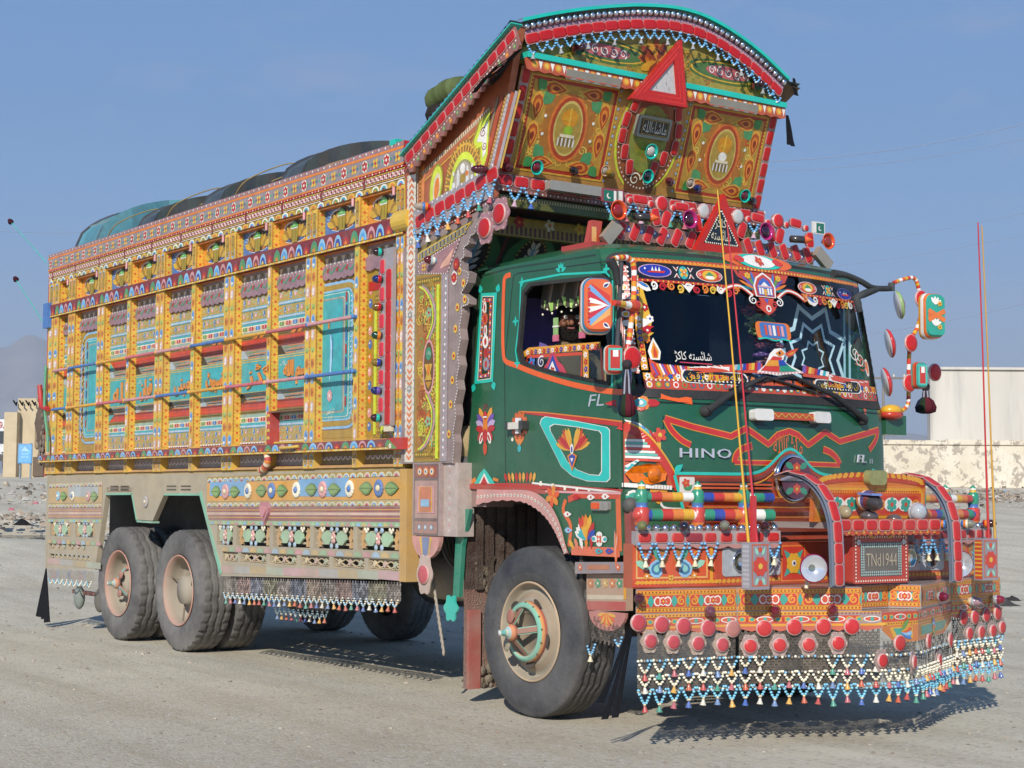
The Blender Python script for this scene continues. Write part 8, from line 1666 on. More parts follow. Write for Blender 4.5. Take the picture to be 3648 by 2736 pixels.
# wipers
for a, m1, b, nm in (((700, 1200), (850, 1110), (1110, 970), 0), ((1785, 1262), (1560, 1120), (1290, 960), 1)):
    pa, pm, pb = (CF.at(ZF(*q)) for q in (a, m1, b)); mb = MB(); mb.tube([CF.pt(*pa, .04), CF.pt(*pm, .06), CF.pt(*pb, .03)], [.024, .018, .008], '15161a', 8); mb.lathe(CF.pt(*pa, .0), (1, 0, 0), [(.036, 0), (.033, .04), (0, .05)], '15161a', 12); wpr = mb.build('wiper', RUBBER, cabp)
    mb = MB(); d = 1 if nm == 0 else -1; mb.tube([CF.pt(pb[0]-d*.3, pb[1]-.09, .02), CF.pt(pb[0], pb[1], .03), CF.pt(pb[0]+d*.42, pb[1]-.075, .02)], .009, '121316', 6); mb.build('wiper_blade', RUBBER, wpr)
# ------------------------------------------------------------------ the deep painted bumper
bump = bpy.data.objects.new('bumper', None); COL.objects.link(bump); bump.parent = TRUCK
PE, PKk, PN, PP, PI_ = (1.465, 1.53), (1.585, .90), (1.965, .15), (1.91, .25), (1.76, .14)
def ln2(a, b): return sqrt((b[0]-a[0])**2+(b[1]-a[1])**2)
mir = lambda p: (p[0], -p[1])
WL = VERT(mir(PE), mir(PKk)); FL_ = VERT(mir(PKk), mir(PP)); NO = VERT(mir(PN), PN); FR2 = VERT(PN, PKk); FRu = VERT(PP, PKk); WR = VERT(PKk, PE); NB = VERT(mir(PI_), PI_); RMP = VERT(PI_, PP)
lw_, lf_, ln_, lf2, lfu = ln2(PE, PKk), ln2(PKk, PN), .30, ln2(PN, PKk), ln2(PP, PKk)
ZDK = .872
def prism(name, pts, z0, z1, c, mt=GLOSS, par=bump):
    mb = MB(); S = Surf((0, 0, 0), (1, 0, 0), (0, 1, 0)); mb.slab(S, pts, z0, z1, c); return mb.build(name, mt, par)
body = [mir(PE), mir(PKk), mir(PP), mir(PI_), PI_, PP, PKk, PE, (1.43, 1.5), (1.43, -1.5)]
deck = prism('bumper_beam', body, .735, ZDK, '9a8f8a')
low = prism('bumper_step', [mir(PE), mir(PKk), mir(PN), PN, PKk, PE, (1.43, 1.5), (1.43, -1.5)], .66, .733, '9a8480')
def cart(A, u0, u1, z0, z1):      # painted cartouche band
    A.rect(u0, z0, u1, z1, 'c8641f'); h = z1-z0
    for v in (z0+.014, z1-.014): A.stroke([(u0, v), (u1, v)], .016, 'd8951f', 1); A.dots((u0, v), (u1, v), .022, .0055, '8a2a14', 2, 5)
    n = max(1, round((u1-u0)/.33)); w = (u1-u0)/n
    for k in range(n):
        cu, cv = u0+w*(k+.5), (z0+z1)/2; A.rrect(cu-w*.47, cv-h*.3, cu+w*.47, cv+h*.3, .02, 'd8951f', 2, 3); A.rrect(cu-w*.45, cv-h*.26, cu+w*.45, cv+h*.26, .018, 'c0301f', 3, 3)
        for s in (-1, 1):
            A.leaf(cu+s*w*.17, cv, 0 if s > 0 else pi, w*.14, h*.5, '2f9a88', 4); A.scroll(cu+s*w*.37, cv, h*.2, 1.5, 'd8901f', 4, h*.1, mir=s); A.ell(cu+s*w*.1, cv, h*.2, h*.22, 'W', 4, 9); A.ell(cu+s*w*.1, cv, h*.14, h*.16, 'c84a2a', 5, 8); A.poly([(cu+s*w*.5, cv+h*.3), (cu+s*w*.46, cv), (cu+s*w*.5, cv-h*.3)][::s], '2f9a88', 4)
        A.ell(cu, cv, h*.18, h*.2, 'W', 6, 9); A.flower(cu, cv, h*.16, 'c8401f', 'Y', 6, 7)
def flwband(A, u0, u1, z0, z1):
    A.rect(u0, z0, u1, z1, 'c23a22'); n = max(1, round((u1-u0)/.105)); w = (u1-u0)/n
    for k in range(n):
        cu, cv = u0+w*(k+.5), (z0+z1)/2
        if k % 2: A.ell(cu, cv, w*.5, .017, 'W', 1, 10); A.ell(cu, cv, w*.42, .012, 'c84a2a', 2, 10); A.dot(cu, cv, .012, '2f9a88', 3)
        else: [A.ell(cu+s*w*.25, cv, w*.24, .015, 'd8951f', 1, 8) for s in (-1, 1)]; [A.ell(cu+s*w*.28, cv, w*.13, .01, '2f9a88', 2, 7) for s in (-1, 1)]; A.dot(cu, cv, .01, 'R', 3)
def scalband(A, S, u0, u1, z0, z1, n):
    A.poly([(u1, z1), (u0, z1)]+[(u0+(u1-u0)*k/(n*6), z0+.016*abs(cos(pi*k/6))-.004) for k in range(n*6+1)], 'c05a44', 0); A.stroke([(u0, z1-.012), (u1, z1-.012)], .012, 'd8951f', 1)
    for k in range(n): u = u0+(u1-u0)*(k+1)/n; A.ell(u, z0+.035, .03, .009, 'd8a02a', 2, 8)
for S, L_, up in ((WL, lw_, lw_), (FL_, lf_, ln2(PKk, PP)), (WR, lw_, lw_)):
    A = Art(S, .003); cart(A, .004, up-.004, .745, ZDK-.004); A.build('painted_design', GLOSS, deck)
    A = Art(S, .003); A.rect(.004, .718, L_-.004, .738, 'd8951f'); A.dots((0, .728), (L_, .728), .022, .0055, '8a2a14', 1, 5); flwband(A, .004, L_-.004, .676, .716); scalband(A, S, 0, L_, .632, .676, round(L_/.16)); A.build('painted_design', DWP if S is WL else GLOSS, low)
for S, L_ in ((NB, .28), (RMP, ln2(PI_, PP)), (FRu, lfu)): A = Art(S, .003); cart(A, .004, L_-.004, .745, ZDK-.004); A.build('painted_design', GLOSS, deck)
for S, L_ in ((NO, ln_), (FR2, lf2)):
    A = Art(S, .003); flwband(A, .0, L_, .676, .73); A.rect(.0, .655, L_, .676, 'd8951f'); A.dots((0, .666), (L_, .666), .022, .0055, '8a2a14', 1, 5)
    A.poly([(L_, .655), (0, .655)]+([(.0, .63), (.1, .56), (L_, .56)] if S is NO else [(0, .56), (L_*.75, .56), (L_, .62)]), 'c8702a'); A.poly([(L_*.85, .645), (L_*.2, .645), (L_*.3, .59), (L_*.85, .58)] if S is NO else [(L_*.9, .645), (.05, .645), (.05, .58), (L_*.8, .58)], 'd8a02a', 1); A.poly([(L_*.8, .638), (L_*.3, .638), (L_*.4, .597), (L_*.8, .59)] if S is NO else [(L_*.85, .638), (.07, .638), (.07, .588), (L_*.75, .588)], '2f9a88', 2)
    for k in range(5): A.petal(L_*.5, .615, .3*k-.4 if S is NO else pi-.6+.3*k, .1, .03, ('SK', 'LB', 'c8501f', 'd8901f', 'LG')[k], 3)
    A.build('painted_design', GLOSS, low)
for S, ps in ((WL, ((178, 912), (300, 922), (415, 930), (545, 940))), (FL_, ((842, 942), (1000, 935), (1153, 933), (1303, 932))), (NO, ((1550, 1020),)), (FR2, ((1700, 1012), (1815, 1005))), (WR, ((1885, 888), (1945, 883), (2005, 872), (2065, 862)))):
    for q in ps:
        u, v = S.at(ZG(*q)); mb = MB(); disc(low, S.pt(u, v, .006), S.U, S.N, .042, 'c02028' if S is not WL else 'b8404a')
for S, ps in ((WL, ((240, 1010), (360, 1015), (490, 1022), (618, 1028))), (FL_, ((768, 1035), (922, 1030), (1075, 1028), (1230, 1020))), (NO, ((1458, 1112),)), (FR2, ((1622, 1120), (1755, 1112), (1845, 1105))), (WR, ((1915, 970), (1978, 962), (2038, 955), (2105, 935)))):
    for q in ps: u, v = S.at(ZG(*q)); u = min(u, lw_) if S is WR else u; rosplate(low, S, u, v, .036, 'c02028' if S is not WL else 'b8404a', '9a8480' if S is not WL else 'a08e80', 1.2)
u, v = WL.at(ZG(675, 945)); disc(low, WL.pt(u, v, .006), WL.U, WL.N, .042, 'b07068')
STB = ['4f473e', '5a5146', '463f38', '61574a']
for k, (S, L_, z1, n) in enumerate(((WL, lw_, .64, 7), (FL_, lf_, .64, 10), (NO, ln_, .57, 4), (FR2, lf2, .57, 10), (WR, lw_, .64, 8))):
    curtain(low, S, .01, L_-.01, z1, z1, z1-.33, STB, step=.016, row=.03)
    mb = MB()
    for z in (.49, .405, .325):
        for q in range(int(L_/.019)): mb.ball(S.pt(.01+q*.019, z+random.uniform(-.004, .004), .012), .0085, ('CR', '6f665c', '7fb4d8', '8a8074')[(q*7+int(z*100)) % 4], 6, 4)
    mb.build('bead_row', BEAD, low, kind='stuff')
    for z, cols, gap in ((.49, ('CR', 'CR', '7fc0dc'), 1), (.41, ('CR',), 0), (.335, ('7fc4dc',), 0)):
        for i in range(n):
            if gap and ((k == 1 and 1 < i < 6) or k in (2, 3)): continue
            a, b = L_*i/n+.006, L_*(i+1)/n-.006; garland(low, S.pt(a, z, .018), S.pt(b, z, .018), (.07 if z < .34 else .055)*random.uniform(.8, 1.2), cols, 'C', BC[(i*3+k+int(z*50)) % 8], .0095, vee=.5)
S = VERT((1.44, -1.5), (1.3, -1.5)); 
streamer(bump, (1.43, -1.54, .66), (-.28, -.12, -1), 3, .5, .16, '24262c')
# upper front: paisley panel, headlamp bezels, flower panels
UW = VERT((1.40, -1.50), (1.50, -.985)); UF = VERT((1.50, -.985), (1.50, .985)); UR = VERT((1.50, .985), (1.40, 1.50))
CLR = GLS.copy()
up = prism('upper_fascia', [(1.40, -1.50), (1.50, -.985), (1.50, .985), (1.40, 1.50), (1.3, 1.48), (1.3, -1.48)], ZDK+.002, 1.115, 'b04a24')
for S in (UW, UR):
    A = Art(S, .003); L_ = ln2((1.4, -1.5), (1.5, -.985)); A.rect(.0, .88, L_, 1.11, 'c84a1f'); A.frm(.02, .925, L_-.05, 1.105, .01, 'd8a05a', 1); A.rect(0, .88, L_, .92, 'c03a1a', 1)
    for k in range(20): A.petal(.012+k*L_/20, .9, .25, .035, .022, 'd8951f', 2); A.petal(L_-.022, .9+k*.0105, pi/2+.3, .03, .02, 'd8951f', 2)
    cu, cv = L_*.45, .985
    for s in (-1, 1): A.paisley(cu+s*.09, cv-.005, .1, s*.3, ['LB', '2f6f9a', '7fc0b8'], 3, s); A.petal(cu+s*.12, cv-.01, pi/2-s*1.15, .11, .04, '8fc8b0', 3); A.petal(cu+s*.07, cv+.03, pi/2-s*.4, .1, .035, '3f9a84', 3); A.flower(cu+s*.15, cv-.045, .02, 'd8902a', 'W', 5, 3); A.ell(cu+s*.06, cv+.06, .045, .045, 'b06a1f', 2, 12); A.scroll(cu+s*.17, cv+.06, .03, 1, 'd8a02a', 3)
    A.flower(cu, cv-.055, .018, 'Y', 'R', 4, 4); A.build('painted_design', GLOSS, up)
A = Art(UF, .003); A.rect(.0, .88, 1.97, 1.11, 'b8401f')
for k in range(56): A.petal(.01+k*.035, .9, .25, .036, .024, 'd8951f', 1)
for s in (-1, 1):
    c0 = .985+s*.38; A.rect(c0-.1, .89, c0+.1, 1.1, 'd8702a', 2); A.rect(c0-.088, .9, c0+.088, 1.09, 'c02a1a', 3)
    for t in (0, 1, 2, 3): A.leaf(c0, .995, pi/4+t*pi/2, .11, .04, '2f9a88', 4)
    A.flower(c0, .995, .062, 'd8a01f', 'W', 8, 5); A.dot(c0, .995, .01, '2a2a6a', 9)
A.build('painted_design', GLOSS, up)
for s in (-1, 1):
    c0 = .985+s*.71; mb = MB(); mb.slab(UF, rr_pts(c0-.225, .93, c0+.225, 1.09, .02), .004, .008, 'a8acb0'); hl = mb.build('headlight', LENS, up, label='wide headlamp behind dark glass')
    for q, r in ((-.09, .06), (.1, .066)): mb = MB(); mb.lathe(UF.pt(c0+q, 1.01, .008), (1, 0, 0), [(r, 0), (r, .012), (r*.85, .006), (r*.4, .0015), (0, .001)], ['CH', 'CH', 'GY', 'CH'], 20); mb.build('reflector_bowl', CHROME, hl)
    
# reflector rail with garlands along the top
for sg in (-1, 1):
    a, b = (1.432, sg*1.5), (1.585, sg*.56); S = VERT(a, b) if sg < 0 else VERT(b, a); L_ = ln2(a, b)
    mb = MB(); mb.slab(S, [(0, 1.108+.0), (L_, 1.108), (L_, 1.185), (0, 1.185)], -.05, 0, '9a8f90'); mb.slab(S, [(L_*k/48, 1.1-.014*abs(sin(pi*k/6))) for k in range(49)]+[(L_, 1.11), (0, 1.11)], -.004, .002, 'b07a74'); rl = mb.build('reflector_rail', GLOSS, bump)
    n = 9
    for k in range(n):
        u = L_*(k+.5)/n; reflector(rl, S.pt(u, 1.148), S.U, S.N, .078 if k != 3 else .11, .05, 'b81e20' if k != 3 else '8a1a30')
        if k not in (5, 6): garland(rl, S.pt(u-.042, 1.115, .012), S.pt(u+.042, 1.115, .012), .085, ('6fb0dc',), 'W', ('d9d2b0', 'd8c8a0')[k % 2], .0098)
    for k in range(17): link('chrome_ball', proto(('chrome_ball',), None, None), rl, Matrix.Translation(S.pt(L_*(k+.5)/17, 1.2, -.02)))
    for k, (lc, rc) in enumerate((('6f7040', ['DB', 'O']), ('14182a', ['SK', 'O', 'SK']), ('7a7a6a', ['SK', 'O', 'C']), ('3a0f14', ['R', 'O', 'TQ']))): lamp(rl, S.pt(L_*(.04+.28*k), 1.215, 0), (.9, -.75, 0) if sg < 0 else (.8, .5, 0), .028, lc, rc)
# painted double bull bar
ST = ['1f8a6a', 'c0281f', 'd8782a', 'd8a41f', 'e8e4da', '1f8a6a', '1f3f9a', 'c0281f', 'd8782a', 'd8a41f', 'e8e4da', '1f8a6a', '1f3f9a']
for sg in (-1, 1):
    for z, r in ((1.372, .027), (1.272, .035)):
        pts = [V3((1.36+.16*t, sg*(1.42-.86*t), z)) for t in [k/26 for k in range(27)]]; mb = MB(); cs = [ST[(k//2+int(z*10)) % 13] for k in range(26)]; mb.tube(pts, r, cs, 14)
        o = mb.build('bull_bar', GLOSS, bump); mb = MB(); mb.ball(pts[0], r*1.12, '1f8a6a' if z > 1.3 else 'c0352a', 14, 8); mb.build('bar_end', GLOSS, o)
    for t in (.02, .43, .78):
        p = V3((1.36+.16*t, sg*(1.42-.86*t), 1.19)); mb = MB(); mb.lathe(p, (0, 0, 1), [(.03, 0), (.03, .02), (.043, .04), (.044, .115), (.032, .125), (.032, .14), (.036, .15), (.036, .21), (.024, .225), (.02, .24), (.024, .25), (.0, .275)], ['W', 'O', 'c0352a', 'c0352a', '3f6fb0', '3f6fb0', '1f8a6a', '1f8a6a', 'd8a41f', 'e8e4da', '1f8a6a'], 14); mb.build('bar_post', GLOSS, bump)
# whip antennas on painted posts
for sg in (-1, 1):
    S = Surf((1.83 if sg < 0 else 1.79, sg*.96 if sg < 0 else 1.03, 0), (0, 1, 0), (0, 0, 1)); mb = MB(); mb.slab(S, [(-.07, ZDK+.002), (.07, ZDK+.002), (.07, 1.13), (-.07, 1.13)], -.07, 0, '8f8890'); o = mb.build('antenna_post', GLOSS, bump); A = Art(S)
    A.frm(-.062, ZDK+.02, .062, 1.12, .008, 'c05a3a'); A.flower(0, 1.0, .055, 'c8301f', 'Y', 8, 0); [A.leaf(x*.015, 1.0+y*.06, atan2(y, x*.5), .05, .022, '8fc8b0', 0) for x in (-1, 1) for y in (-1, 1)]; [A.dot(0, 1.0+s*.09, .015, 'c8402a', 1) for s in (-1, 1)]; A.build('painted_design', GLOSS, o)
    A = Art(Surf(S.pt(-.07, 0, -.07), (1, 0, 0), (0, 0, 1)), .001); A.rect(.008, ZDK+.01, .062, 1.12, '9a9aa0' if sg < 0 else 'c03a1a'); [A.rect(.008, .9+k*.025, .062, .91+k*.025, 'd8a02a' if sg > 0 else 'b0b0b4', 1) for k in range(9)]; A.build('painted_design', GLOSS, o)
    for c, px0, px1, dy in (('d8a41f', (2667, 1935), (2556, 678), -.03), ('c0202a', (2697, 1930), (2590, 790), .03)) if sg < 0 else (('c0202a', (3522, 1915), (3484, 792), -.03), ('c8983a', (3545, 1915), (3498, 804), .03)):
        rr0, rr1 = ray(px0), ray(px1); x0 = S.o.x-.035; p = CAMP+rr0*((x0-CAMP.x)/rr0.x); q = CAMP+rr1*((x0-.25*(sg < 0)-CAMP.x)/rr1.x); mb = MB(); mb.tube([V3((p.x, p.y, 1.12)), p.lerp(q, .3), p.lerp(q, .6)+V3((.0, .004, 0)), q], [.009, .0055, .005, .004], c, 6); mb.build('whip_antenna', GLOSS, bump)
    if sg < 0: mb = MB(); mb.box((1.77, -.975, 1.12), (1.79, -.945, 1.38), 'c0202a'); mb.build('antenna_sleeve', GLOSS, bump)
# round spotlamps
for sg in (-1, 1):
    c = V3((1.9, sg*.62, .985)); n = V3((.86, -.5 if sg < 0 else -.35, 0)).normalized(); mb = MB(); mb.lathe(c-n*.06, n, [(0, 0), (.06, .01), (.076, .05), (.08, .06), (.074, .066)], ['8a1f5a', '8a1f5a', 'c02070', 'c02070'], 26); mb.lathe(c-n*.06, n, [(.074, .064), (.045, .03), (.02, .02), (0, .02)], ['CH', 'CH', 'GY'], 26); sp_ = mb.build('spot_lamp', mat('spot_metal', .15, metal=.6, var=.1), bump); mb = MB(); mb.tube([c-n*.075, V3((c.x-.06, c.y, ZDK))], .012, 'C', 6); mb.build('spot_stalk', GLOSS, sp_)
# licence plate in a beaded frame
LSF = Surf((1.83, 0, 0), (0, 1, 0), (0, 0, 1)); mb = MB(); mb.slab(LSF, rr_pts(-.235, .885, .235, 1.165, .02), -.08, 0, 'b0281c'); lp = mb.build('plate_frame', GLOSS, bump); A = Art(LSF); A.rrect(-.175, .925, .175, 1.12, .01, '5a5550'); 
for k in range(22): [A.dot(-.21+.02*k, v, .006, 'CR', 1, 5) for v in (.9, 1.15)]
for k in range(13): [A.dot(s*.212, .9+.02*k, .006, 'CR', 1, 5) for s in (-1, 1)]
for k in range(20): [A.dot(-.165+.0174*k, v, .0065, '9fb8b4', 2, 6) for v in (.935, .95, 1.095, 1.11)]
for k in range(9): [A.dot(s*q, .965+.0145*k, .0065, '9fb8b4', 2, 6) for s in (-1, 1) for q in (.165, .148)]
for s in (-1, 1): A.flower(s*.19, 1.12, .018, 'W', 'SK', 5, 2); A.petal(s*.05, 1.14, pi/2-s*1.2, .08, .02, 'd8951f', 2)
A.text('TNd1944', 0, 1.02, .075, 'a89a84', 2, w=.26); A.build('plate_lettering', GLOSS, lp)
# canopy with red reflector hoops
cnp = prism('canopy_shelf', [(1.42, -.47), (1.9, -.4), (1.9, .4), (1.42, .47)], 1.2, 1.235, '8a7a74')
CR_ = Surf((1.905, 0, 0), (0, 1, 0), (0, 0, 1)); mb = MB(); mb.slab(CR_, [(-.43+.86*k/72, 1.172-.012*abs(sin(pi*k/4))) for k in range(73)]+[(.43, 1.255), (-.43, 1.255)], -.02, 0, 'b0482a'); rl = mb.build('canopy_rail', GLOSS, cnp); A = Art(CR_); A.dots((-.42, 1.18), (.42, 1.18), .03, .01, ['d8951f', 'c8401f'], 0, 6); A.build('painted_design', GLOSS, rl)
for k in range(8): reflector(cnp, CR_.pt(-.378+.108*k, 1.218), (0, 1, 0), (1, 0, 0), .088, .058, 'b81e20')
CB_ = Surf((1.75, 0, 1.237), (0, 1, 0), (.02, 0, .3)); mb = MB(); arcp = [(.47*cos(t), .215+.06*sin(t)) for t in [pi*k/20 for k in range(21)]]; mb.slab(CB_, [(-.47, .0), (.47, .0)]+arcp, -.03, 0, 'c8641f'); cb = mb.build('canopy_back', GLOSS, cnp); A = Art(CB_); A.rect(-.46, .0, .46, .21, 'd07a24')
for s in (-1, 1):
    A.rrect(s*.23-.215, .02, s*.23+.215, .195, .04, 'd8951f', 1); A.rrect(s*.23-.2, .035, s*.23+.2, .18, .035, 'c84a1f', 2); A.rrect(s*.23-.185, .045, s*.23+.185, .15, .03, 'c0301c', 3)
    for q in (-1, 1): A.ell(s*.23+q*.06, .1, .065, .042, 'W', 4, 12); A.flower(s*.23+q*.06, .1, .045, '2f9a88', 'c8401f', 6, 5); A.ell(s*.23+q*.15, .1, .035, .03, 'd8951f', 4, 10); A.flower(s*.23+q*.15, .1, .024, 'c8401f', 'SK', 5, 5)
    A.dots((s*.23-.19, .17), (s*.23+.19, .17), .02, .007, 'd8951f', 3, 5)
A.stroke([(.46*cos(t), .21+.05*sin(t)) for t in [pi*k/20 for k in range(21)]], .05, 'b0301a', 1)
for k in range(24): t = pi*(k+.5)/24; A.petal(.45*cos(t), .215+.045*sin(t), (0 if k > 11 else pi)+.5*(1 if k > 11 else -1), .05, .03, 'd8951f', 2)
A.build('painted_design', GLOSS, cb); mb = MB(); mb.slab(CB_, rr_pts(-.075, .215, .075, .3, .03), .002, .05, '8a8a5a'); mb.build('clear_lamp', LENS, cb)
CLR.name = 'clear_plastic'; CLR.node_tree.nodes['Transparent BSDF'].inputs[0].default_value = (.95, .95, .95, 1)
for sg in (-1, 1):
    hp = bez([(1.97, .89), (1.965, 1.1), (1.95, 1.25), (1.89, 1.38), (1.78, 1.47), (1.62, 1.51), (1.5, 1.49)], 5); mb = MB(); y = sg*.5
    rows_ = [[V3((x, y-.05, z)) for x, z in hp], [V3((x, y+.05, z)) for x, z in hp]]; mb.grid(rows_[::-1], '6f7a8c', False); mb.grid([[p-V3((.02, 0, .008)) for p in r] for r in rows_], '6f7a8c', False); hoop = mb.build('reflector_hoop', GLOSS, bump)
    pos = arcpos(hp, 8)
    for x, z, dx, dz in pos: reflector(hoop, V3((x, y, z))+V3((dz, 0, -dx)).normalized()*.004, (dx, 0, dz), (dz, 0, -dx), .115, .06, 'b81e20')
    mb = MB(); Art(XZ(0)); cp_ = [(1.4, 1.25), (1.93, 1.25)]+hp[10:]+[(1.4, 1.45)]; mb.add([(x, y+.02, z) for x, z in cp_], [tuple(range(len(cp_)))], 'W'); mb.build('clear_plastic_sheet', CLR, hoop)
# lamps standing on the canopy
for (x, y), n, r, lens, rings in (((1.86, -.3), (.9, -.4, 0), .042, '9a8a6a', ['C', 'TQ']), ((1.88, .3), (.85, -.45, .05), .055, 'a8acb0', ['R', 'TQ', 'SK', 'R'])): lamp(cnp, (x-.06, y, 1.29), n, r, lens, rings, ln=.09)
mb = MB(); mb.tube(bez([(1.78, -.1, 1.34), (1.86, -.13, 1.36), (1.97, -.16, 1.33)], 5), [.03, .05, .058, .06, .06, .06, .056, .05, .044, .03, .02], ['2f2b2e', '2f2b2e', '2f2b2e', 'd87a2a', 'W', '2f3a7a', '6a1a24'], 12); mb.slab(Surf((1.86, -.15, 1.4), (.9, -.1, -.05), (.1, 1, 0)), [(-.02, -.05), (.09, -.04), (.13, 0), (.09, .04), (-.02, .05)], -.008, .004, '5f74b0'); mb.ball((1.86, -.13, 1.27), .045, '4a4548', 10, 6, (1.2, 1.2, .7)); mb.build('peaked_lamp', GLOSS, cnp)
mb = MB(); mb.ball((1.86, .08, 1.25), .04, '4a4244', 10, 6, (1.2, 1.2, .8)); mb.build('dome_stud', GLOSS, cnp)
for S, q, lens in ((WL, (185, 785), '4a1a20'), (WL, (555, 850), '6a3a4a'), (FL_, (905, 848), '6a1a22'), (FL_, (1205, 845), '6a1a22'), (FRu, (1755, 775), '6a1430'), (WR, (1920, 800), '9a7a84'), (WR, (2040, 790), '7a1a2a')): u, v = S.at(ZG(*q)); lamp(low, S.pt(u, v, 0), S.N+V3((.0, -.5 if S is not WR else .2, 0)), .03, lens, ['C', '9a9aa0'])
# ------------------------------------------------------------------ reflector board on the cab roof
ZR = win(2050, 640, .748); LB = Surf((.45, 0, 0), (0, 1, 0), (0, 0, 1)); KY, KZ = .748/570/.81, .748/575
lbr = bpy.data.objects.new('roof_light_board', None); COL.objects.link(lbr); lbr.parent = TRUCK
for q in (((195, 190), (575, 255), (575, 318), (195, 285)), ((795, 285), (1135, 345), (1135, 405), (795, 345))):
    mb = MB(); mb.slab(LB, [LB.at(ZR(*p)) for p in q][::-1], -.02, -.002, '8a5a4a'); o = mb.build('board_plate', GLOSS, lbr); A = Art(LB, 0)
    for k in range(6): u, v = LB.at(ZR(q[0][0]+58+k*(62 if q[0][0] < 500 else 56), q[0][1]+46+k*(10 if q[0][0] < 500 else 9))); A.dot(u, v, .018, 'DB', 0, 9); A.dot(u, v, .009, 'W', 1, 7)
    A.build('painted_design', GLOSS, o)
def rl_(q, w, h, rot=0., c='c21c20', rad=None):
    u, v = LB.at(ZR(*q)); mb = MB(); ca, sa = cos(rot), sin(rot); k = 1.18
    mb.slab(LB, [(u+(x*ca-y*sa)*k, v+(x*sa+y*ca)*k) for x, y in rr_pts(-w*KY/2, -h*KZ/2, w*KY/2, h*KZ/2, min(w*KY, h*KZ)*.48)], -.015, -.001, '8a4a46'); mb.build('backing_plate', GLOSS, lbr); reflector(lbr, LB.pt(u, v, .0), LB.U*ca+LB.V*sa, LB.N, w*KY*1.12, h*KZ*1.1, c)
for q in ((215, 243), (282, 250), (347, 262), (412, 270), (480, 277), (548, 287)): rl_(q, 32, 80, -.45)
for q in ((822, 317), (877, 328), (937, 336), (993, 345), (1050, 350), (1105, 360)): rl_(q, 32, 74, .45)
for q, w, h, r in (((222, 152), 30, 75, 0), ((308, 96), 65, 36, 0), ((382, 178), 34, 75, .25), ((430, 187), 34, 75, -.35), ((505, 131), 62, 34, 0), ((580, 208), 34, 75, .25), ((792, 240), 34, 75, -.35), ((867, 183), 60, 36, -.1), ((932, 260), 34, 72, .2), ((972, 268), 34, 72, -.3), ((1048, 208), 55, 38, -.1), ((1115, 288), 34, 70, .1)): rl_(q, w, h, r)
def rd_(q, r, c='c21c20'): u, v = LB.at(ZR(*q)); mb = MB(); mb.lathe(LB.pt(u, v, -.014), (1, 0, 0), [(r*KZ*1.14, 0), (r*KZ*1.14, .012), (0, .012)], '8a4a46', 16); mb.build('backing_plate', GLOSS, lbr); disc(lbr, LB.pt(u, v, 0), LB.U, LB.N, r*KZ, c)
for q, r in (((257, 100), 14), ((357, 118), 15), ((409, 115), 34), ((462, 137), 14), ((555, 152), 14), ((820, 190), 14), ((913, 207), 15), ((962, 197), 34), ((1002, 217), 14), ((1095, 232), 14)): rd_(q, r)
for q in ((609, 150), (771, 177)): rd_(q, 34, 'b8b8b4')
for q, r, lens, ring in (((172, 152), .06, '8a1a1a', 'd8501f'), ((1172, 298), .055, '8a2a1a', 'd8501f'), ((512, 195), .058, '3a0a24', 'b01f6a'), ((875, 252), .058, '2a0a2a', 'b01f6a')): u, v = LB.at(ZR(*q)); cup(lbr, LB, (u, v), r, lens, ring)
tri = [LB.at(ZR(*q)) for q in ((712, 66), (568, 336), (802, 362))]; mb = MB(); LT = Surf((.5, 0, 0), (0, 1, 0), (0, 0, 1)); tri = [LT.at(ZR(*q)) for q in ((712, 66), (568, 336), (802, 362))]; mb.slab(LT, tri, -.04, 0, 'b8241a'); wt = mb.build('name_triangle', REFL, lbr); A = Art(LT); ti = [LT.at(ZR(*q)) for q in ((693, 138), (610, 300), (778, 322))]; A.poly(ti, '0e0c0e'); c = (sum(p[0] for p in ti)/3, sum(p[1] for p in ti)/3)
for a, b in zip(ti, ti[1:]+ti[:1]): A.dots((c[0]+(a[0]-c[0])*.93, c[1]+(a[1]-c[1])*.93), (c[0]+(b[0]-c[0])*.93, c[1]+(b[1]-c[1])*.93), .018, .006, 'CR', 1, 5)
u, v = LT.at(ZR(690, 212)); A.text('کاکڑ', u, v, .075, 'C', 1, w=.1); u, v = LT.at(ZR(692, 265)); A.text('شائستہ', u, v, .07, 'C', 1, w=.17); A.build('lettering', GLOSS, wt)
for q, fl in (((165, 78), -1), ((1160, 232), 1)):
    u, v = LB.at(ZR(*q)); A = Art(LB, .0); mb = MB(); mb.slab(LB, rr_pts(u-.06, v-.04, u+.06, v+.045, .008), -.012, -.002, '8a3a44' if fl < 0 else 'd8d4cc'); o = mb.build('flag_plate', GLOSS, lbr); a = fl*.035; A.rect(u-.05+(.025 if fl > 0 else 0), v-.032, u+.03+(.02 if fl > 0 else 0), v+.036, '1a6a50'); A.rect(*( (u+.03, v-.032, u+.05, v+.036) if fl < 0 else (u-.05, v-.032, u-.025, v+.036)), 'W'); A.ell(u+.01*fl, v, .018, .018, 'W', 1, 10); A.ell(u+.01*fl+.006, v+.004, .014, .014, '1a6a50', 2, 10); A.build('painted_design', GLOSS, o)
for q, r in (((155, 256), -.75), ((1162, 380), .9)): u, v = LB.at(ZR(*q)); ca, sa = cos(pi/2+r), sin(pi/2+r); mb = MB(); mb.slab(LB, [(u+x*ca-y*sa, v+x*sa+y*ca) for x, y in ((-.08, -.04), (.08, -.04), (.08, .04), (-.08, .04))], .01, .05, '8f8678'); mb.build('tube_lamp', GLOSS, lbr)
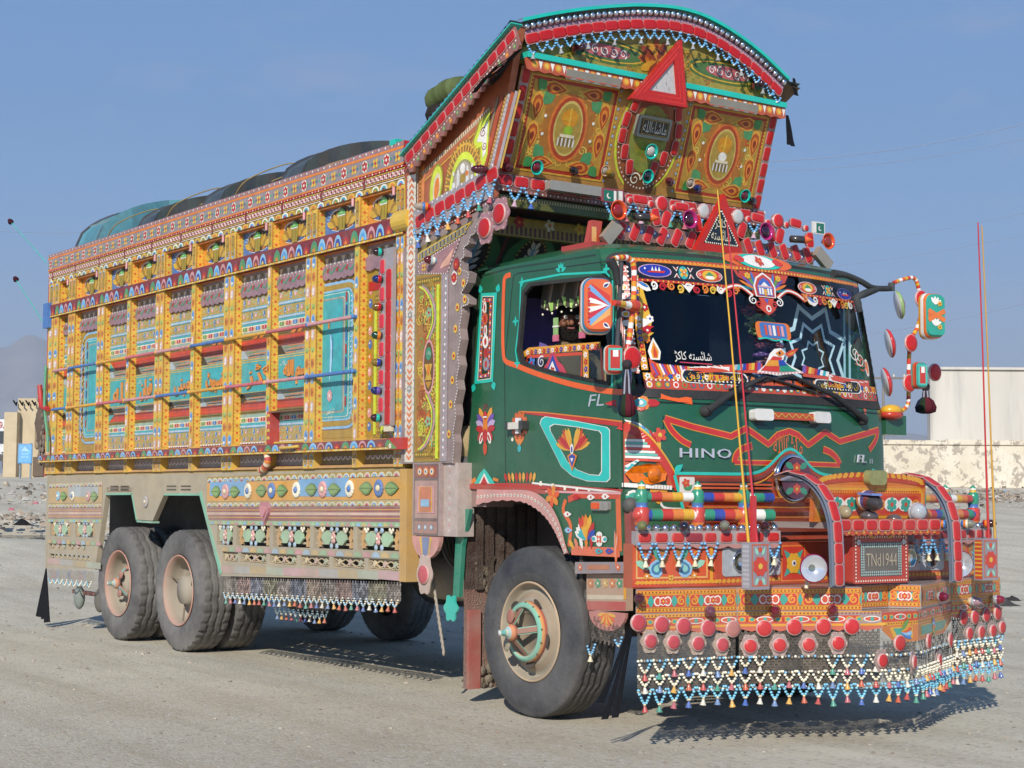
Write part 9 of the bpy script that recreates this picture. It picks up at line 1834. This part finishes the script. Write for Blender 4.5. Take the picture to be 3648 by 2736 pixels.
for q in ((305, 188), (1040, 292)): u, v = LB.at(ZR(*q)); mb = MB(); mb.lathe(LB.pt(u-.08, v, .05), (.35, 1, 0), [(0, 0), (.024, .0), (.026, .09), (.016, .1), (.03, .105), (.0, .17)], ['2a2426', '2a2426', '2a2426', 'd8501f', 'd8601f'], 12); mb.build('arrow_lamp', GLOSS, lbr)
u, v = LB.at(ZR(92, 255)); mb = MB(); mb.slab(LB, [(u-.06, v-.09), (u+.03, v-.09), (u+.06, v+.08), (u-.02, v+.08)], -.04, 0, 'b0402a'); o = mb.build('end_block', GLOSS, lbr); A = Art(LB); A.rect(u-.025, v-.06, u+.012, v+.04, 'd8a05a'); A.build('painted_design', GLOSS, o); mb = MB(); mb.box((.2, -1.08, 2.88), (.5, -.95, 2.93), 'a8301f'); mb.build('board_foot', GLOSS, lbr)
mb = MB(); mb.box((.42, -1.0, 2.87), (.46, 1.0, 2.91), '3a3838'); mb.build('board_rail', GLOSS, lbr)
# ------------------------------------------------------------------ mirrors
STR = ['c83a1f', 'd8901f', 'e8e4da', 'd85a1f', 'd8a41f', 'c83a1f', 'e8e4da']
def mirror(par, S, q0, q1, dep, base, fn, name='mirror'):
    a, b = S.at(q0), S.at(q1); u0, u1, v0, v1 = min(a[0], b[0]), max(a[0], b[0]), min(a[1], b[1]), max(a[1], b[1]); mb = MB(); w, h = u1-u0, v1-v0; lay = []
    for t, k in ((0, .0), (.25, .0), (.6, .03), (.85, .09), (1., .2)): lay.append([S.pt(u, v, dep*t) for u, v in rr_pts(u0+w*k*.5, v0+h*k*.4, u1-w*k*.5, v1-h*k*.4, min(w, h)*.32, 5)])
    mb.grid(lay, lambda i, j: base[i % len(base)], True, True); mb.add(lay[-1], [tuple(range(len(lay[-1])))], base[-1]); mb.add(lay[0], [tuple(range(len(lay[0])))[::-1]], '20262c'); o = mb.build(name, GLOSS, par); A = Art(S, dep+.001); fn(A, (u0+u1)/2, (v0+v1)/2, w*.4, h*.42); A.build('painted_design', GLOSS, o); return o
ms = bpy.data.objects.new('mirror_set', None); COL.objects.link(ms); ms.parent = TRUCK; ms['label'] = 'near side mirrors on a striped stalk with a tassel'
MS = Surf((.98, -1.42, 0), (.42, .9, 0), (0, 0, 1))
def f(A, u, v, w, h):
    A.rrect(u-w, v-h, u+w, v+h, w*.4, 'd8642a', 0)
    for s in (-1, 1):
        A.poly([(u-w*.9, v+s*h*.05), (u+w*.9, v+s*h*.02), (u+w*.9, v+s*h*.4), (u-w*.6, v+s*h*.9)][::s], ('e0a05a', 'c83a2a')[s > 0], 1)
        for k in range(3): A.stroke([(u+w*.9, v), (u-w*.8, v+s*h*(.2+.28*k))], .012, ('W', 'c02a3a', '6fa0c8')[k], 2, .03)
        A.leaf(u+w*.3, v+s*h*.75, s*.6, w*.7, w*.4, 'W', 3); A.leaf(u+w*.35, v+s*h*.76, s*.6, w*.5, w*.2, '2a2a6a', 4)
    for k in range(9): A.dot(u-w*.8, v-h*.7+k*h*.17, .008, 'c02a2a', 3)
mirror(ms, MS, ZK(812, 245), ZK(1006, 603), .09, ['c8502a', 'e8e4da', '1f7aa0', 'd8602a'], f)
def f2(A, u, v, w, h): A.rrect(u-w*.8, v-h*.8, u+w*.8, v+h*.8, w*.3, 'b8301f', 0); A.rect(u-w*.3, v+h*.2, u+w*.4, v+h*.75, 'W', 1); A.frm(u-w*.9, v-h*.9, u+w*.9, v+h*.9, .012, '4fb0a0', 1)
mirror(ms, MS, ZK(958, 662), ZK(1076, 848), .06, ['2f9a88', 'e8e4da', 'd8602a', 'b8301f'], f2, 'small_mirror')
MT = Surf((1.02, 0, 0), (0, 1, 0), (0, 0, 1)); tp = [MT.pt(*MT.at(ZK(*q))) for q in ((1012, 132), (1060, 118), (1118, 122), (1148, 170), (1150, 300), (1145, 410), (1128, 560), (1115, 660), (1090, 760))]
mb = MB(); tb = bez([tuple(p) for p in tp], 4); mb.tube(tb, .0165, [STR[k % 7] for k in range(len(tb))], 10); mb.build('striped_stalk', GLOSS, ms)
a, b = MT.pt(*MT.at(ZK(1180, 425))), MS.pt(*MS.at(ZK(1000, 410)), .09); mb = MB(); mb.tube([b.lerp(a, t) for t in (0, .2, .4, .6, .7, .85, 1)], [.017, .018, .02, .024, .034, .04, .03], ['c83a1f', 'd8a41f', 'e8e4da', 'c84a1f'], 10); mb.build('mirror_arm', GLOSS, ms)
mb = MB(); mb.tube([MT.pt(*MT.at(ZK(*q))) for q in ((1000, 130), (1035, 190), (1050, 290))], [.03, .022, .018], '16171b', 8); mb.tube([MT.pt(*MT.at(ZK(*q))) for q in ((1072, 150), (1060, 400), (1045, 700))], .014, '3a3c42', 7); mb.build('mirror_bracket', RUBBER, ms)
u, v = MT.at(ZK(1100, 745)); disc(ms, MT.pt(u, v, .05), MT.U, V3((1, -.5, 0)), .06, 'c81f20')
def tassel(par, p, sl=.16, ln=.14, rk=.68, cols=('5a1a24', '17171c', '1a2440', '22301f')):
    p = V3(p); mb = MB(); mb.ball(p, .03, '3a3034', 8, 6)
    for k in range(8): a = 2*pi*k/8; mb.tube([p, p+V3((.014*cos(a), .014*sin(a), -sl*.5)), p+V3((.02*cos(a), .02*sin(a), -sl-.01))], .007, ('9a9aa8', '3a3034')[k % 2], 4)
    rows_ = []
    for t, r in ((0, .025), (.2, .05), (.6, .068), (.9, .062), (1, .03)): rows_.append([p+V3((r*rk*(1+.12*(k % 2))*cos(2*pi*k/28), r*rk*(1+.12*(k % 2))*sin(2*pi*k/28), -sl-ln*t)) for k in range(28)])
    mb.grid(rows_[::-1], lambda i, j: cols[(j//3) % len(cols)], True, True); return mb.build('tassel', CLOTH, par)
u, v = MT.at(ZK(1038, 790)); tassel(ms, MT.pt(u, v, .1)); mb = MB(); u, v = MT.at(ZK(1098, 860)); mb.ball(MT.pt(u, v, .02), .04, '2a5aa0', 8, 8, (.6, .6, 1.9)); mb.build('drop_charm', GLOSS, ms)
# far side set
mf = bpy.data.objects.new('mirror_set', None); COL.objects.link(mf); mf.parent = TRUCK; mf['label'] = 'far side mirrors on a striped stalk with round blind-spot mirrors'
ZM = win(2900, 850, .5727); MF = Surf((.9, 0, 0), (0, 1, 0), (0, 0, 1)); fp3 = lambda *q: [MF.pt(*MF.at(ZM(*p))) for p in q]
mb = MB(); mb.tube(bez([tuple(p) for p in fp3((118, 218), (200, 228), (290, 265), (360, 305), (430, 312), (482, 308))], 4), [.028, .027, .025, .023, .021, .02, .02, .02]+[.02]*13, '1a2022', 9); mb.tube(fp3((390, 312), (310, 345), (262, 368), (285, 455)), [.024, .026, .03, .02], '232a2c', 8); mb.tube(fp3((482, 275), (482, 325)), .022, '3a3f3c', 8); mb.build('mirror_arm', RUBBER, mf)
tb = bez([tuple(p) for p in fp3((495, 275), (560, 252), (620, 246), (645, 290), (660, 380), (664, 470), (640, 560), (600, 630), (592, 720), (588, 850), (588, 980), (580, 1040), (535, 1080))], 4); mb = MB(); mb.tube(tb, .0145, [STR[k % 7] for k in range(len(tb))], 9); mb.build('striped_stalk', GLOSS, mf)
def f(A, u, v, w, h):
    A.rrect(u-w, v-h, u+w, v+h, w*.4, '2f9a84', 0); A.poly([(u-w, v+h*.1), (u, v), (u-w, v-h*.1)][::-1], 'd8602a', 1)
    for s in (-1, 1): A.stroke([(u-w, v-s*h*.25), (u+w, v+s*h*.25)], .03, 'd8702a', 2); [A.petal(u-w*.2, v+s*h*.55, pi/2+.5*k, w*.9, .02, 'W', 2) for k in (-2, -1, 0, 1)]; A.flower(u+w*.35, v+s*h*.6, w*.3, 'd8a41f', 'R', 5, 3)
MG = Surf((.88, 0, 0), (.3, 1, 0), (0, 0, 1)); mirror(mf, MG, ZM(648, 340), ZM(778, 632), .09, ['d8951f', 'e8e4da', 'd86a2a', '2f9a84'], f)
mirror(mf, MG, ZM(604, 768), ZM(682, 938), .06, ['2f9a88', 'd8602a', 'b8301f', '2f9a88'], f2, 'small_mirror')
for q, c in (((560, 405), '8fae6a'), ((503, 645), 'c02a2a'), ((482, 885), 'c02a2a')):
    p = fp3(q)[0]; n = V3((.55, .75, .2)); mb = MB(); mb.lathe(p, n, [(0, 0), (.03, .0), (.085, -.02), (.1, -.035), (.095, -.045), (0, -.045)], ['8a8a8a', 'b0302a', c, c, 'CH'], 22); mb.build('round_mirror', GLOSS, mf)
for q in ((627, 380), (563, 653), (553, 902), (712, 835)): p = fp3(q)[0]; disc(mf, p+V3((.05, 0, 0)), (0, 1, 0), (1, -.2, 0), .055, 'c81f20')
p = fp3((672, 925))[0]; tassel(mf, p+V3((.03, 0, 0)), .07, .11, .95); mb = MB(); a, b = fp3((480, 1070), (520, 1080)); mb.ball(a, .07, 'd8a41f', 10, 6, (1, 1.2, .6)); mb.ball(a+V3((0, 0, -.03)), .075, 'b8301f', 10, 6, (1, 1.2, .5)); mb.obox((.7, 1.1, a.z-.16), (.2, 0, 0), (0, .2, 0), (0, 0, .13), 'G'); mb.build('mirror_mount', GLOSS, mf)
# ------------------------------------------------------------------ the driver
r = ray(ZK(762, 520)); hd = CAMP+r*((-.84-CAMP.y)/r.y)
drv = thing('person', 'bearded driver in a brown shirt smiling from the cab window', 'person', (hd.x-.1, -.8, 1.42))
face_d = V3((CAMP.x-hd.x, CAMP.y-hd.y, -.1)).normalized(); fr_ = V3((face_d.x, face_d.y, 0)).normalized(); sd_ = V3((-fr_.y, fr_.x, 0))
J = [hd+V3((-.14, .02, -.72)), hd+V3((-.1, .0, -.5)), hd+V3((-.07, 0, -.3)), hd+V3((-.03, 0, -.17)), hd+V3((-.01, 0, -.09)), hd, hd+V3((0, 0, .09)),
     hd+V3((-.06, -.12, -.25)), hd+V3((.08, -.15, -.47)), hd+V3((.33, -.05, -.47)), hd+V3((-.05, .2, -.25)), hd+V3((.1, .3, -.47)), hd+V3((.34, .22, -.45)),
     hd+V3((.0, -.1, -.76)), hd+V3((.32, -.13, -.7)), hd+V3((.42, -.12, -1.0)), hd+V3((.0, .12, -.76)), hd+V3((.32, .15, -.7)), hd+V3((.42, .14, -1.0))]
E_ = [(0, 1), (1, 2), (2, 3), (3, 4), (4, 5), (5, 6), (2, 7), (7, 8), (8, 9), (2, 10), (10, 11), (11, 12), (0, 13), (13, 14), (14, 15), (0, 16), (16, 17), (17, 18)]
RR_ = [.15, .15, .14, .065, .07, .098, .07, .075, .055, .04, .075, .055, .04, .09, .075, .05, .09, .075, .05]
for w0, s in ((9, -1), (12, 1)):       # five fingers rooted in each palm, curled round the wheel rim
    pal = J[w0]+V3((.07, 0, .01)); pi0 = len(J); J.append(pal); RR_.append(.034); E_.append((w0, pi0))
    for k in range(5):
        o = V3((.02 if k else -.015, (k-2)*.018, .01)); a = len(J); J += [pal+o+V3((.02, 0, 0)), pal+o+V3((.045 if k else .02, 0 if k else -s*.03, .0)), pal+o+V3((.04 if k else .035, 0 if k else -s*.035, -.03))]; RR_ += [.011, .0095, .008]; E_ += [(pi0, a), (a, a+1), (a+1, a+2)]
me = bpy.data.meshes.new('body'); me.from_pydata([tuple(p-drv.location) for p in J], E_, []); bo = bpy.data.objects.new('body', me); COL.objects.link(bo); bo.parent = drv
md = bo.modifiers.new('skin', 'SKIN'); 
for v_, rad in zip(me.skin_vertices[0].data, RR_): v_.radius = (rad, rad)
me.skin_vertices[0].data[0].use_root = True; bo.modifiers.new('sub', 'SUBSURF').levels = 2; bo.modifiers['sub'].render_levels = 2
BM = bpy.data.materials.new('shirt_and_skin'); BM.use_nodes = True; t = BM.node_tree; b = t.nodes['Principled BSDF']; b.inputs['Roughness'].default_value = .8
geo = nd(t, 'ShaderNodeNewGeometry'); sx = nd(t, 'ShaderNodeSeparateXYZ'); t.links.new(geo.outputs['Position'], sx.inputs[0]); gt = nd(t, 'ShaderNodeMath', operation='GREATER_THAN', i_1=hd.z-.15); t.links.new(sx.outputs[2], gt.inputs[0]); gx = nd(t, 'ShaderNodeMath', operation='GREATER_THAN', i_1=hd.x+.32); t.links.new(sx.outputs[0], gx.inputs[0]); mxm = nd(t, 'ShaderNodeMath', operation='MAXIMUM'); t.links.new(gt.outputs[0], mxm.inputs[0]); t.links.new(gx.outputs[0], mxm.inputs[1])
c0 = mixg(mxm.outputs[0], '8a7252', '85563c'); t.links.new(c0, b.inputs['Base Color']); me.materials.append(BM)
def hb(name, mt, fn): mb = MB(); fn(mb); o = mb.build(name, mt, drv); o.matrix_parent_inverse = Matrix.Translation(drv.location).inverted(); return o
F = lambda f_, s_, u_: hd+fr_*f_+sd_*s_+V3((0, 0, u_))
def hair(mb):
    rows_ = []
    for i in range(7):
        row = []
        for k in range(20):
            a = 2*pi*k/20; t = pi*.62*i/6; fw_ = cos(a); lim = .78 if fw_ > .4 else 1.; q = t*lim; row.append(F(.112*sin(q)*cos(a), .1*sin(q)*sin(a), .03+.118*cos(q)))
        rows_.append(row)
    mb.grid(rows_, '15110f', True, True)
hb('hair', CLOTH, hair)
def beard(mb):
    for k in range(70): a = random.uniform(-1.5, 1.5); q = random.uniform(0, 1); mb.ball(F((.094-.01*q)*cos(a*.8), .085*sin(a), -.05-.07*q*(1.1-abs(a)*.4)), .02, '17110e', 5, 4)
    for k in range(10): mb.ball(F(.1, -.035+.0078*k, -.028-.004*abs(k-4.5)), .0105, '17110e', 5, 4)
hb('beard', CLOTH, beard)
def fc(mb):
    mb.ball(F(.1, 0, -.005), .02, '7a4c36', 8, 6, (.9, .8, 1.5)); mb.ball(F(.112, 0, -.018), .017, '80503a', 8, 6)
    for s in (-1, 1): mb.ball(F(.083, s*.037, .024), .0145, 'd8d0c4', 8, 6); mb.ball(F(.0955, s*.036, .024), .0065, '15100e', 6, 5); mb.tube([F(.096, s*.018, .047), F(.092, s*.05, .05)], .006, '15100e', 5); mb.ball(F(.0, s*.1, .0), .028, '6a4230', 8, 6, (.8, .5, 1.3)); mb.ball(F(.085, s*.05, -.02), .024, '74472f', 8, 6)
    mb.tube([F(.1, -.028, -.047), F(.108, 0, -.052), F(.1, .028, -.047)], .008, '7a4038', 5); mb.tube([F(.104, -.02, -.0475), F(.11, 0, -.051), F(.104, .02, -.0475)], .0045, 'd8d0c8', 5)
hb('face', SKIN, fc)
def collar(mb): mb.tube([hd+V3((-.03+.085*cos(a), .085*sin(a), -.16+.02*cos(a))) for a in [2*pi*k/16 for k in range(17)]], .02, '7a6448', 7)
hb('shirt_collar', CLOTH, collar)
# ------------------------------------------------------------------ the dusty air
mb = MB(); c = CAMP+FH*3600; q = 5600
vs_ = [c+FH*a*(4300 if a > 0 else 3700)+RH*b_*q for a, b_ in ((-1, 1), (1, 1), (1, -1), (-1, -1))]
mb.add([(p.x, p.y, -30) for p in vs_]+[(p.x, p.y, 640) for p in vs_], [(0, 3, 2, 1), (4, 5, 6, 7), (0, 1, 5, 4), (1, 2, 6, 5), (2, 3, 7, 6), (3, 0, 4, 7)], 'W')
HM = bpy.data.materials.new('thin_haze'); HM.use_nodes = True; t = HM.node_tree; t.nodes.clear(); out = nd(t, 'ShaderNodeOutputMaterial'); pv = nd(t, 'ShaderNodeVolumePrincipled', i_Density=.00028, i_Anisotropy=0.); pv.inputs['Color'].default_value = (.86, .92, 1, 1); t.links.new(pv.outputs[0], out.inputs['Volume'])
hz_ = mb.build('haze', HM, kind='stuff')
for o_ in SC.objects:
    if o_.type == 'MESH' and not o_.data.materials: o_.data.materials.append(ENAMEL)
